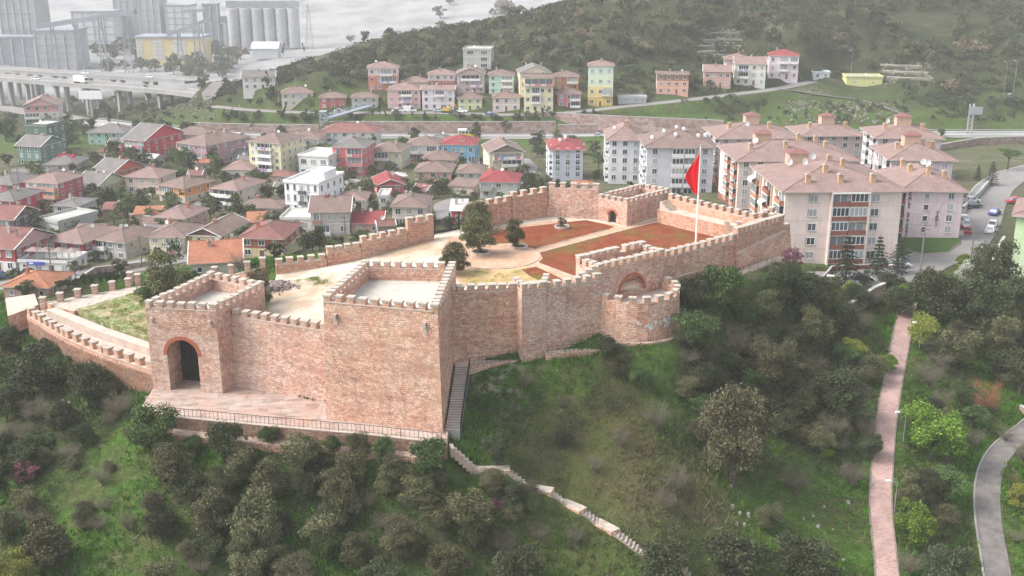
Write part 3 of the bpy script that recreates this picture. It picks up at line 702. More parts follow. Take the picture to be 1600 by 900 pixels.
# round bastion
BP = [Vector((cb.x + rb*math.cos(a), cb.y + rb*math.sin(a), 0)) for a in angs]
t = thing('round_bastion', (cb.x, cb.y, 47), 'half round crenellated bastion with a pale patch of graffiti on its front', 'bastion')
O = [Vector((p.x, p.y)) for p in BP]; I = offset(O, .7, False); zbt = 54.35
mb = MB()
for i in range(14):
    a, b, c_, d_ = O[i], O[i+1], I[i+1], I[i]; e0_, e1_ = cb.xy + (a - cb.xy)*1.05, cb.xy + (b - cb.xy)*1.05
    mb.face([(e0_.x,e0_.y,46.8),(e1_.x,e1_.y,46.8),(b.x,b.y,zbt),(a.x,a.y,zbt)], MAS)
    mb.face([(c_.x,c_.y,53.3),(d_.x,d_.y,53.3),(d_.x,d_.y,zbt),(c_.x,c_.y,zbt)], MAS)
    mb.face([(a.x,a.y,zbt),(b.x,b.y,zbt),(c_.x,c_.y,zbt),(d_.x,d_.y,zbt)], COPE)
mb.face([(p.x, p.y, 53.3) for p in I], COPE)
mb.build('masonry', t)
me = merlon_mesh(.9, .7, .8)
for k in range(10):
    a = math.atan2(dk.y, dk.x) + math.pi + math.pi * (k + .5) / 10; link('merlon', me, t, Vector((cb.x + (rb-.36)*math.cos(a), cb.y + (rb-.36)*math.sin(a), zbt)) - Vector(t.location), a + math.pi/2)
# faded illegible graffiti: soft pale strokes
gm = M_plain('faded_graffiti', (.74, .74, .77), .9, .3, 3); mb = MB(); rr = random.Random(3)
for k in range(26):
    a0 = math.atan2(dk.y, dk.x) + math.pi * (1.27 + rr.random() * .34); zz = 50.7 + rr.random()*.9; da = .03 + rr.random()*.05; hz = .16 + rr.random()*.35
    r2 = rb * (1 + .05 * (zbt - zz) / 7.5) + .02
    r3 = rb * (1 + .05 * (zbt - zz - hz) / 7.5) + .02
    mb.face([(cb.x + r2*math.cos(a0), cb.y + r2*math.sin(a0), zz), (cb.x + r2*math.cos(a0+da), cb.y + r2*math.sin(a0+da), zz+.05), (cb.x + r3*math.cos(a0+da), cb.y + r3*math.sin(a0+da), zz+hz), (cb.x + r3*math.cos(a0), cb.y + r3*math.sin(a0), zz+hz)], gm)
mb.build('graffiti', t)

# right hand curtain, its higher end and the battered buttress
wall_run('curtain_wall', 'long crenellated curtain wall between the round bastion and the right corner', [kC + nk*1.2, E0], 50.6, [(57.1, 57.3)], .9, batter=.25, ends=(.6,.4))
ddE = (E_ - E0).normalized(); nE = Vector((-ddE.y, ddE.x, 0))
t = wall_run('corner_wall', 'higher crenellated end wall at the right corner of the fortress', [E0 - nE*.35, E_ - nE*.35, E_ + nE*3.2], 50.3, [(58.2, 57.6), (57.6,57.6)], .9, mas=MASB, ends=(.4,.3), gap=1.35)
mb = MB(); a, b = E0 - nE*.36, E_ - nE*.36; a2, b2 = a - nE*1.2, b - nE*1.4
mb.face([(a2.x,a2.y,50),(b2.x,b2.y,50),(b.x - nE.x*.7,b.y - nE.y*.7,56.0),(a.x - nE.x*.6,a.y - nE.y*.6,55.4)], MAS)
mb.face([(a.x - nE.x*.6,a.y - nE.y*.6,55.4),(b.x - nE.x*.7,b.y - nE.y*.7,56.0),(b.x,b.y,56.0),(a.x,a.y,55.4)], COPE)
mb.face([(a2.x,a2.y,50),(a.x - nE.x*.6,a.y - nE.y*.6,55.4),(a.x,a.y,55.4),(a.x,a.y,50)], MAS)
mb.face([(b2.x,b2.y,50),(b.x,b.y,50),(b.x,b.y,56.0),(b.x - nE.x*.7,b.y - nE.y*.7,56.0)], MAS)
mb.build('sloping_plinth', t)
t = thing('buttress', (E_.x, E_.y, 49), 'sloping masonry buttress at the far right corner of the fortress', 'buttress')
mb = MB(); P0 = [E_ + ddE*.1 - nE*.9, E_ + ddE*3.4 - nE*.9, E_ + ddE*3.4 + nE*3.5, E_ + ddE*.1 + nE*3.5]; P1 = [E_ + ddE*.1 - nE*.3, E_ + ddE*2.2 - nE*.3, E_ + ddE*2.2 + nE*3, E_ + ddE*.1 + nE*3]
for i in range(4):
    j = (i+1)%4; mb.face([(P0[i].x,P0[i].y,47),(P0[j].x,P0[j].y,47),(P1[j].x,P1[j].y,56.6),(P1[i].x,P1[i].y,56.6)], MAS)
mb.face([(p.x,p.y,56.6) for p in P1], COPE); mb.build('masonry', t)
# east wall with raised walkway
EW0, EW1 = F1, F2
t = wall_run('east_wall', 'crenellated back wall behind the raised walkway left of the large apartment block', [Vector((E_.x-1,E_.y+4,0)), Vector((EW0.x,EW0.y,0)), Vector((EW1.x,EW1.y,0))], 48, [(58.0,57.7),(57.6,57.8)], .8, mas=MASB)
m2 = MB(); din = (Vector((EW1.x,EW1.y,0)) - Vector((EW0.x,EW0.y,0))).normalized(); nin = Vector((-din.y, din.x, 0))
a, b = Vector((EW0.x,EW0.y,0)) + nin*.8, Vector((EW1.x,EW1.y,0)) + nin*.8; a2, b2 = a + nin*2.6 , b + nin*2.6
m2.prism([(a.x,a.y),(b.x,b.y),(b2.x,b2.y),(a2.x,a2.y)], 50, 56.3, MASB, top=COPE); m2.build('walkway', t)
mx = MB()
for k in range(6):
    p = b2.lerp(a2, .04) ; s = (a2-b2).normalized(); mx.obox(b.lerp(b2,.5).xy + s.xy * (.3 + k*.35), math.atan2(s.y,s.x), .35, 1.8, 56.32, 57.6 - k*.22, COPE)
mx.build('walkway_steps', t)
wall_run('inner_parapet', 'short crenellated parapet at the near end of the raised walkway', [a2 + Vector((-3.2,-1.5,0)), a2 + Vector((1.2,-2.2,0))], 52, [(57.2,57.2)], .7, ends=(.4,.4))
# far tower
t = tower('inner_tower', 'low crenellated tower with a small arched doorway at the back of the court', [T5[3], T5[0], T5[1], T5[2]], 53.6, 56.8, 57.9, th=.6, arch=dict(side=0, u=.5, a=.8, hs=1.7, depth=.7, ring=BRICKR, rw=.35, back=DARK), mas=MASG, gap=1.35, mw=.75, mh=.7)
# north wall in steps, falling to the left
wall_run('north_wall', 'tall back wall of the court left of the inner tower', [NW[1], NW[0]][::-1] and [NW[0], NW[1]][::-1], 53, [(59.0,59.2)], .9, mas=MASG, ends=(.5,.5), mh=.95, mw=.95, gap=1.9)
wall_run('north_wall', 'middle stretch of the back wall one step lower', [NW[2], NW[1] + Vector((-.1,.2,0))], 53, [(58.2,58.3)], .9, mas=MASB, ends=(.5,.7), mh=.95, mw=.95, gap=1.9)
wall_run('north_wall', 'left stretch of the back wall behind the court olives ending at the iron gate', [NW[3], NW[2] + Vector((-.1,.2,0))], 53, [(57.6,57.7)], .9, mas=MASB, ends=(.5,.7), mh=.95, mw=.95, gap=1.9)
# iron gate in the north wall
t = thing('iron_gate', (GATE[1].x, GATE[1].y, 53.9), 'black iron fence gate in the gap of the back wall left of the court olives', 'gate')
mb = MB(); a, b = GATE[1], GATE[0]; d = (b-a); Lg_ = d.length; d.normalize(); yaw = math.atan2(d.y, d.x)
for k in range(27): p = a + d*(Lg_*k/26); mb.obox(p.xy, yaw, .05, .05, 53.9, 56.1, IRON)
mb.obox(((a+b)/2).xy, yaw, Lg_, .07, 53.95, 54.3, IRON); mb.obox(((a+b)/2).xy, yaw, Lg_, .07, 55.9, 56.05, IRON); mb.build('railing', t)
for s in (0, .62, 1): p = a.lerp(b, s); mp = MB(); mp.obox(p.xy, yaw, .22, .22, 53.6, 57.0, IRON); mp.build('gate_post', t)
# west wall of the court
wall_run('west_wall', 'highest stretch of the low west wall beside the iron gate', [LW[1], LW[0]], 50, [(57.0,57.0)], .9, mas=MASB, ends=(.5,.5), mh=.9, mw=.95, gap=1.9)
wall_run('west_wall', 'middle stretch of the low west wall overlooking the town', [LW[2], LW[1] + Vector((-.1,0,0))], 49, [(55.2,55.4)], .9, mas=MASB, ends=(.5,.9), mh=.9, mw=.9, gap=1.8)
wall_run('west_wall', 'third stretch of the west wall one step lower above the tiled barn', [LW[3], LW[2] + Vector((-.1,0,0))], 48, [(54.0,54.3)], .9, mas=MASB, ends=(.5,.7), mh=.85, mw=.85, gap=1.6)
wall_run('west_wall', 'lowest stretch of the west wall ending at the square white pillars', [LW[4], LW[3] + Vector((-.1,0,0))], 47, [(52.7,53.0)], .9, mas=MASB, ends=(.5,.7), mh=.85, mw=.85, gap=1.6)
# bailey: outer merlon wall, inner ledge, back path with pillars
wall_run('bailey_wall', 'long outer bailey wall with separate square merlons left of the gate tower', BL, 41.0, [(ZB,ZB)]*3, .9, mas=MASB, gap=2.15, mh=1.15, mw=1.0, ends=(.7,.7), cope_w=.1)
PLANT = [G(118,483,46.3), G(238,531,46.3), T1[0] + Vector((.6, 4, 0)), G(300,455,46.3), G(216,455,46.3)]
LEDGE = [G(72,484,46.4), G(150,516,46.4), G(238,546,46.4)]
def slab(name, P, z, depth, mat, kind='structure', side=None):
    mb = MB(); mb.prism([(p[0], p[1]) for p in P], z - depth, z, side or mat, top=mat); o = mb.build(name)
    if kind: tag(o, kind=kind)
    return o
def ccw(P):
    a = sum(P[i][0]*P[(i+1)%len(P)][1] - P[(i+1)%len(P)][0]*P[i][1] for i in range(len(P)))
    return list(P) if a > 0 else list(reversed(P))
slab('bailey_walkway', ccw(offset(BAIL, .25, True) if False else BAIL), 45.25, 4.5, COPE, side=MASB)
wall_run('ledge_wall', 'low pale ledge wall along the inner side of the bailey walkway', LEDGE, 45, [(46.4,46.4)]*2, 1.5, mas=COPE, mer=False)
slab('bailey_path', ccw([LEDGE[0]+Vector((1.4,1.4,0)), G(116,486,46.2), G(216,455,46.2), G(300,447,46.2), BN[5]+Vector((0,-1,0)), BN[5], BN[4], BN[3], BN[2], BN[1]]), 46.2, 3, CAP, side=MASB)
def M_weeds(a, b, c):
    t = NT('weedy_soil', 1, .05); v = t.coord('Object'); n1 = t.noise(v, .35, 5); n2 = t.noise(v, 1.6, 5)
    x = t.mix(t.ramp(n1.outputs[0], [(.4, 0), (.6, 1)]), a, b); t.color(t.mix(t.ramp(n2.outputs[0], [(.5, 0), (.65, .8)]), x, c)); return t.mat
WEED = M_weeds((.10, .15, .035), (.30, .25, .15), (.42, .37, .28))
slab('grass_bed', ccw(PLANT), 46.26, 1.0, WEED)
def pillars(pts, label, group):
    me = merlon_mesh(.8, .8, 1.5, MASG)
    for (px, py, z) in pts:
        p = G(px, py, z); t = thing('stone_pillar', p, label(px) if callable(label) else label, 'pillar', group)
        mb = MB(); mb.box(-.4,.4,-.4,.4,-.6,1.25,MASG,'b'); mb.local('shaft', t)
        mb = MB(); mb.box(-.5,.5,-.5,.5,1.25,1.45,CAP); mb.local('cap_stone', t)
pa = [(68,478,46.2),(95,471,46.2),(122,465,46.2),(149,459,46.2),(176,453,46.2),(201,448,46.2),(204,438,46.2),(216,441,46.2)]
pb = [(336,430,47.6),(362,427,48.6),(387,422,49.6),(411,416,50.6)]
names_a = ['first', 'second', 'third', 'fourth', 'fifth', 'sixth', 'seventh', 'eighth']
for k, q in enumerate(pa): pillars([q], names_a[k] + ' white capped stone pillar from the left along the bailey path', 'stone pillars of the bailey fence')
for k, q in enumerate(pb): pillars([q], names_a[k] + ' stone pillar from the left behind the gate tower roof', 'stone pillars behind the gate tower')
wall_run('path_edge_wall', 'pale low wall carrying the stone pillars behind the gate tower', [G(300,441,47), G(336,433,47.4), G(362,430,48.4), G(411,419,50.4)], 44, [(46.8,47.5),(47.5,48.5),(48.5,50.5)], .9, mer=False)
# wooden rails between the pillars
t = thing('rail_fence', G(80,474,46.2), 'low wooden rail fence between the stone pillars of the bailey path', 'fence')
WOOD = M_plain('weathered_wood', (.22, .17, .12), .9, .3, 2)
mb = MB()
for a, b in zip(pa[:5], pa[1:6]):
    A = G(*a); B = G(*b)
    for hz in (.3, .6, .9): mb.tube(A + Vector((0,0,hz)), B + Vector((0,0,hz)), .05, .05, WOOD, 4)
mb.build('rails', t)

slab('corner_platform', ccw([G(8,466,45.4),G(54,459,45.4),G(60,476,45.4),G(12,494,45.4)]), 45.4, 3, COPE, side=MAS)
# terrace before the gate
slab('terrace', ccw(TER), ZT, 3.2, PAVE, side=MAS)
FE = TER[:5]
t = wall_run('terrace_kerb', 'stone retaining wall and kerb along the front edge of the gate terrace', [p + Vector((0,0,0)) for p in FE], 40.3, [(ZT+.18,)*2]*4, .5, mas=MAS, mer=False)
ml = M_plain('stone_ledge', (.50,.38,.31),.9,.3,.6)
slab('lower_ledge', ccw([FE[1]+Vector((0,-1.5,0)), FE[2]+Vector((0,-1.6,0)), FE[3]+Vector((0,-1.5,0)), FE[4]+Vector((-.5,-.9,0)), FE[4]+Vector((-.5,.3,0)), FE[3]+Vector((0,.3,0)), FE[2]+Vector((0,.3,0)), FE[1]+Vector((0,.3,0))]), 42.0, 3, ml, side=MAS)
def railing(name, pts, label, h=1.05, step=.55, zs=None):
    t = thing(name, pts[0], label, 'railing'); mb, mr = MB(), MB()
    for a, b in zip(pts, pts[1:]):
        a = Vector(a); b = Vector(b); L = (b-a).length; n = max(1, int(L/step)); d = (b-a)/n; 
        mr.tube(a + Vector((0,0,h)), b + Vector((0,0,h)), .035, .035, IRON, 4); mr.tube(a + Vector((0,0,.15)), b + Vector((0,0,.15)), .02, .02, IRON, 4)
        for k in range(n+1): p = a + d*k; mb.tube(p, p + Vector((0,0,h)), .022 if k % 4 else .04, .022 if k % 4 else .04, IRON, 3, False)
    mr.build('handrail', t); mb.build('balusters', t); return t
railing('railing', [p + Vector((0,.25,.18)) for p in FE[1:]], 'thin dark metal railing along the front edge of the gate terrace')
# stairs beside the great tower
s0, s1 = G(697,683,ZT), G(713,567,47.5); s0.z = s1.z = 0
def steps(name, label, a, b, za, zb_, half, n, mat=COPE, body=3.0, cat='stairs'):
    t = thing(name, (a.x, a.y, za), label, cat); mb = MB(); d = (b - a); d.z = 0; L = d.length; d.normalize(); nn = Vector((-d.y, d.x, 0))
    for k in range(n):
        p0 = a + d * (L*k/n); p1 = a + d*(L*(k+1)/n); z = za + (zb_-za)*(k+1)/n
        q = [p0 - nn*half, p1 - nn*half, p1 + nn*half, p0 + nn*half]
        mb.prism([(v.x, v.y) for v in ccw(q)], z - body, z, DCONC if mat is COPE else mat, top=mat)
    mb.build('treads', t); return t, d, nn
d12 = (T2[2]-T2[1]); d12.z = 0; d12.normalize(); rgt = Vector((d12.y, -d12.x, 0))
sA = Vector((T2[1].x, T2[1].y, 0)) + rgt*1.45 + d12*.2; sB = sA + d12*11.2
t, d, nn = steps('staircase', 'straight concrete staircase climbing beside the right face of the great tower', sA, sB, ZT, 47.5, .85, 26)
railing('railing', [sA + rgt*.95 + Vector((0,0,ZT)), sB + rgt*.95 + Vector((0,0,47.5))], 'black iron railing down the outer side of the tower staircase', 1.2, .3)
# foot path under the front wall
fp = [(sB + Vector((0,.5,0))), Vector((W3a.x+2.5, W3a.y-.8, 0)), Vector((W3b.x, W3b.y-.9, 0))]
slab('wall_foot_path', ccw([sB - rgt*.9, sB + rgt*1.1, Vector((W3b.x, W3b.y-1.7,0)), Vector((W3b.x, W3b.y+.2,0)), Vector((W3a.x+.3, W3a.y+.4,0))]), 47.5, 2.5, COPE, side=MAS)
railing('railing', [sB + rgt*1.0 + Vector((0,0,47.5)), Vector((W3b.x-.1, W3b.y-1.6, 47.5))], 'grey metal railing along the foot of the wall right of the great tower')
slab('wall_foot_path', ccw([Vector((T3[1].x, T3[1].y-.6,0)), Vector((W4b.x+1.0, W4b.y-2.3,0)), Vector((W4b.x+1.2, W4b.y+.5,0)), Vector((T3[1].x, T3[1].y+1.2,0))]), 48.2, 3.5, COPE, side=MAS)
railing('railing', [Vector((T3[1].x+.3, T3[1].y-.5, 48.2)), Vector((W4b.x+.9, W4b.y-2.2, 48.2))], 'metal railing at the wall foot between the turret and the round bastion')
ring = [Vector((cb.x + (rb+1.0)*math.cos(a), cb.y + (rb+1.0)*math.sin(a), 0)) for a in angs]
slab('bastion_plinth', ccw([r for r in ring]), 49.15, 3, ml, side=MAS)
bs0 = ring[12]; bs1 = ring[14] + nk*2.5
steps('bastion_stairs', 'small curved flight of steps on the right side of the round bastion', ring[12] + (ring[12]-cb).normalized()*0 , ring[14] + nk*1.2, 49.2, 52.5, .8, 16)
railing('railing', [ring[12].xy.to_3d()*1 + (ring[12]-cb.xy.to_3d()).normalized()*.9 + Vector((0,0,49.2)), (ring[14] + nk*1.2 + dk*.9).xy.to_3d() + Vector((0,0,52.4))], 'black iron railing around the steps right of the round bastion', 1.2, .3)
rp = [Vector((T4R.x+1.0, T4R.y+.2, 0)), Vector((E0.x, E0.y-1.5,0)), Vector((E_.x+1.5, E_.y-2.2,0))]
slab('wall_foot_path', ccw([rp[0] + Vector((0,-1,0)), rp[1] + Vector((.4,-1.6,0)), rp[2]+ Vector((.6,-1.5,0)), rp[2] + Vector((0,1.3,0)), rp[1] + Vector((-.3,1.3,0)), rp[0]+Vector((-.3,1.6,0))]), 52.75, 3, COPE, side=MAS)
railing('railing', [rp[0] + Vector((0,-.9,52.75)), rp[1] + Vector((.4,-1.5,52.75)), rp[2] + Vector((.6,-1.4,52.75))], 'dark railing along the path below the long right hand wall')

# garden staircase zigzagging down the slope
GST = thing('garden_staircase', G(700,692,ZT), 'pale stone staircase zigzagging down the grassy slope from the terrace corner', 'stairs')
for k in range(len(SP3)-1):
    A, B = SP3[k], SP3[k+1]; mb = MB(); d = B - A; L = Vector((d.x, d.y)).length; dn = Vector((d.x, d.y, 0)).normalized(); nn = Vector((-dn.y, dn.x, 0))
    if k % 2 == 0:
        n = max(5, int(L/.42))
        for i in range(n):
            p0 = A + dn*(L*i/n); p1 = A + dn*(L*(i+1)/n); z = A.z + (B.z-A.z)*(i+.6)/n
            q = [p0-nn*.72, p1-nn*.72, p1+nn*.72, p0+nn*.72]; mb.prism([(v.x,v.y) for v in ccw(q)], z-1.1, z, ml, top=CAP)
        mb.build('flight', GST)
    else:
        q = ccw([A-nn*.72-dn*.5, B-nn*.72+dn*.5, B+nn*.72+dn*.5, A+nn*.72-dn*.5])
        mb.prism([(v.x,v.y) for v in q], A.z-1.3, A.z-.004*k, MAS, top=CAP); mb.build('landing', GST)

# ---------------------------------------------------------------- the court
def zcourt(x, y): return zc(x)
def poly_sheet(name, P, off, mat, kind='structure', res=1.2, side=None):
    """triangulate a polygon by a clipped grid so that it can follow the slope of the court"""
    import mathutils.geometry as mg
    xs = sorted(set([p[0] for p in P])); pts = [Vector((p[0], p[1])) for p in P]
    edges = [(i, (i+1) % len(pts)) for i in range(len(pts))]
    for X in (-34, -28, -22, -16, -10):
        ys = [p[1] for p in P]
        if min(xs) < X < max(xs):
            for yy in np.arange(min(ys), max(ys), 2.0):
                if inpoly(X, yy, P): pts.append(Vector((X, yy)))
    vo, eo, fo, *_ = mg.delaunay_2d_cdt(pts, edges, [list(range(len(P)))], 1, 1e-4)
    mb = MB()
    for f in fo: mb.face([(vo[i].x, vo[i].y, zcourt(vo[i].x, 0) + off) for i in f], mat)
    if side:
        for i in range(len(P)):
            a, b = P[i], P[(i+1) % len(P)]; mb.face([(a[0],a[1],46),(b[0],b[1],46),(b[0],b[1],zcourt(b[0],0)+off),(a[0],a[1],zcourt(a[0],0)+off)], side)
    o = mb.build(name)
    if kind: tag(o, kind=kind)
    return o
def M_plaza():
    t = NT('white_gravel', .95, .1); v = t.coord('Object'); n1 = t.noise(v, .12, 5); n2 = t.noise(v, .8, 5); n3 = t.noise(v, 5, 3)
    x = t.ramp(n1.outputs[0], [(.38, (.36, .27, .19)), (.5, (.48, .42, .34)), (.62, (.55, .52, .46))])
    x = t.mix(t.ramp(n2.outputs[0], [(.60, 0), (.70, .6)]), x, (.20, .22, .09))
    t.color(t.mix(1, x, t.ramp(n3.outputs[0], [(.3, .82), (.7, 1.08)]), 'MULTIPLY')); return t.mat
def M_redsoil():
    t = NT('red_soil', 1, .05); v = t.coord('Object'); n1 = t.noise(v, .16, 5); n2 = t.noise(v, .55, 6, .7); n3 = t.noise(v, 4, 3)
    x = t.ramp(n2.outputs[0], [(.35, (.155, .040, .020)), (.6, (.22, .070, .036)), (.8, (.27, .125, .065))])
    x = t.mix(t.ramp(n1.outputs[0], [(.50, 0), (.66, .75)]), x, (.12, .115, .035))
    t.color(t.mix(1, x, t.ramp(n3.outputs[0], [(.3, .75), (.7, 1.1)]), 'MULTIPLY')); t.bump(n3.outputs[0], .6, .15); return t.mat
ORP = M_pavers('sand_pavers', (.48, .30, .20), (.55, .37, .26), (.42, .27, .19))
poly_sheet('court_ground', ccw(COURT), 0, M_plaza(), side=MAS)
def Gc(px, py): return G(px, py, 54.0)
RS = M_redsoil()
def sheet54(name, px, dz, mat):
    P = ccw([Gc(*q) for q in px]); mb = MB(); mb.face([(p.x, p.y, 54 + dz) for p in P], mat); tag(mb.build(name), kind='structure')
sheet54('paving', [(700,372),(770,357),(860,345),(936,347),(979,355),(1045,336),(1136,372),(1086,394),(1040,402),(920,436),(880,447),(720,447),(705,420),(690,395)], .004, ORP)
sheet54('red_soil_bed', [(840,411),(848,404),(843,395),(990,356),(1038,345),(1124,371),(1082,389),(1030,398),(907,436)], .03, RS)
sheet54('red_soil_bed', [(758,366),(775,360),(870,349),(915,344),(960,354),(950,359),(838,389),(800,380),(768,381)], .03, RS)
sheet54('red_soil_bed', [(838,417),(862,428),(888,441),(866,447),(828,432),(815,421)], .035, RS)
sheet54('dry_grass_bed', [(712,421),(775,421),(823,416),(835,421),(878,441),(870,446),(724,447)], .03, M_weeds((.30,.22,.10), (.50,.34,.20), (.36,.30,.12)))
pc = Gc(772, 401); mb = MB(); rc = 6.6
mb.prism([(pc.x + rc*math.cos(2*math.pi*k/40), pc.y + rc*math.sin(2*math.pi*k/40)) for k in range(40)], 53.9, 54.05, CAP, top=ORP); tag(mb.build('round_paving'), kind='structure')
mb = MB()
for r0, r1 in ((rc-.02, rc+.22),):
    for k in range(40):
        a0, a1 = 2*math.pi*k/40, 2*math.pi*(k+1)/40
        mb.face([(pc.x+r0*math.cos(a0),pc.y+r0*math.sin(a0),54.09),(pc.x+r1*math.cos(a0),pc.y+r1*math.sin(a0),54.09),(pc.x+r1*math.cos(a1),pc.y+r1*math.sin(a1),54.09),(pc.x+r0*math.cos(a1),pc.y+r0*math.sin(a1),54.09)], COPE)
tag(mb.build('paving_kerb'), kind='structure')
mb = MB()
for (a, b) in (((840,411),(907,436)),((843,395),(990,356)),((990,356),(1038,345)),((1038,345),(1124,371)),((950,359),(838,389))):
    A, B = Gc(*a), Gc(*b); d = (B-A).normalized(); n_ = Vector((-d.y, d.x, 0))*.09
    q = ccw([A-n_, B-n_, B+n_, A+n_]); mb.prism([(v.x, v.y) for v in q], 53.9, 54.09, CAP)
tag(mb.build('path_edging'), kind='structure')
SOIL = M_plain('planter_soil', (.05,.035,.025), 1, .3, 2)
def planter(px, py, r, label, h=.4):
    p = Gc(px, py); t = thing('tree_planter', p, label, 'planter'); mb = MB(); mb.lathe((0,0,0), [(r-.22,.12),(r-.22,h),(r,h),(r,-.05)], CAP, 20); mb.local('stone_ring', t)
    mb = MB(); mb.lathe((0,0,0), [(r-.22,.2),(1e-6,.28)], SOIL, 16); mb.local('soil', t)
    return p
pl1 = planter(751,396,1.5,'round stone planter around the largest court olive')
pl2 = planter(811,387,1.35,'round stone planter around the small olive right of the largest one')
pl3 = planter(878,356,1.25,'round stone planter on the red soil holding a thin young tree')
# flagpole
fpz = Gc(1087, 384); t = thing('flagpole', fpz, 'tall white flagpole standing on the red soil of the court', 'flagpole')
mb = MB(); mb.lathe((0,0,0), [(.16,0),(.14,5),(.09,15.6)], WHITE, 10); mb.local('pole', t)
mb = MB(); mb.lathe((0,0,15.6), [(.02,0),(.16,.1),(.16,.22),(.02,.34)], GALV, 10); mb.local('finial', t)
mb = MB(); mb.lathe((0,0,0), [(.55,0),(.55,.3),(.2,.34)], CONC, 12); mb.local('base', t)
t = thing('flag', fpz + Vector((0,0,14.4)), 'limp red flag hanging from the tall court flagpole', 'flag')
FL = NT('red_cloth', .8, .1); FL.b.inputs['Base Color'].default_value = (.75, .010, .016, 1)
mb = MB(); nu, nv = 10, 22
def fpnt(i, j):
    u = i / nu; v = j / nv; top, bot = 14.4, 14.4 - 7.6
    width = 1.75 * (math.sin(min(1, v * 1.45) * math.pi * .52) if v < .6 else 1.75/1.75 * (1 - (v - .6) * 1.6))
    width = max(.15, width)
    z = 15.0 - v * (7.0 - .6*u) - u * .9 * (1 - v)
    return (-.12 - u * width * 1.2, .28 * math.sin(u * 9 + v * 3) * u, z - 14.4)
for i in range(nu):
    for j in range(nv): mb.face([fpnt(i, j), fpnt(i+1, j), fpnt(i+1, j+1), fpnt(i, j+1)], FL.mat)
o = mb.local('cloth', t); sm = o.modifiers.new('thickness', 'SOLIDIFY'); sm.thickness = .03
# ---------------------------------------------------------------- houses
FOOT = []     # footprints (centre x, y, radius) that keep trees away
def frame_mesh(w_, h_, n=2):
    mb = MB(); f = .09; d = .07
    mb.box(-w_/2, w_/2, -.02, .06, 0, h_, GLASS)
    mb.box(-w_/2-f, w_/2+f, -d, .05, -f, 0, WHITE); mb.box(-w_/2-f, w_/2+f, -d, .05, h_, h_+f, WHITE)
    mb.box(-w_/2-f, -w_/2, -d, .05, 0, h_, WHITE); mb.box(w_/2, w_/2+f, -d, .05, 0, h_, WHITE)
    for k in range(1, n): x = -w_/2 + w_*k/n; mb.box(x-.035, x+.035, -d+.01, .04, 0, h_, WHITE)
    mb.box(-w_/2-.16, w_/2+.16, -.16, .04, -f-.09, -f-.003, CONC)
    return mb.mesh('window')
WMESH = {k: frame_mesh(*v) for k, v in {'s': (.75, 1.0, 1), 'm': (1.15, 1.3, 2), 'l': (1.7, 1.35, 3), 'x': (2.6, 1.45, 4), 't': (.7, 1.6, 1)}.items()}
WW = {'s': .75, 'm': 1.15, 'l': 1.7, 'x': 2.6, 't': .7}
DOORM = {}
def door_mesh(c):
    if c not in DOORM:
        mb = MB(); m = M_plain('door_paint', c, .6, .2, 1); mb.box(-.5, .5, -.06, .04, 0, 2.1, m); mb.box(-.6, -.5, -.09, .04, 0, 2.2, WHITE); mb.box(.5, .6, -.09, .04, 0, 2.2, WHITE); mb.box(-.5, .5, -.09, .04, 2.1, 2.2, WHITE)
        DOORM[c] = mb.mesh('door')
    return DOORM[c]
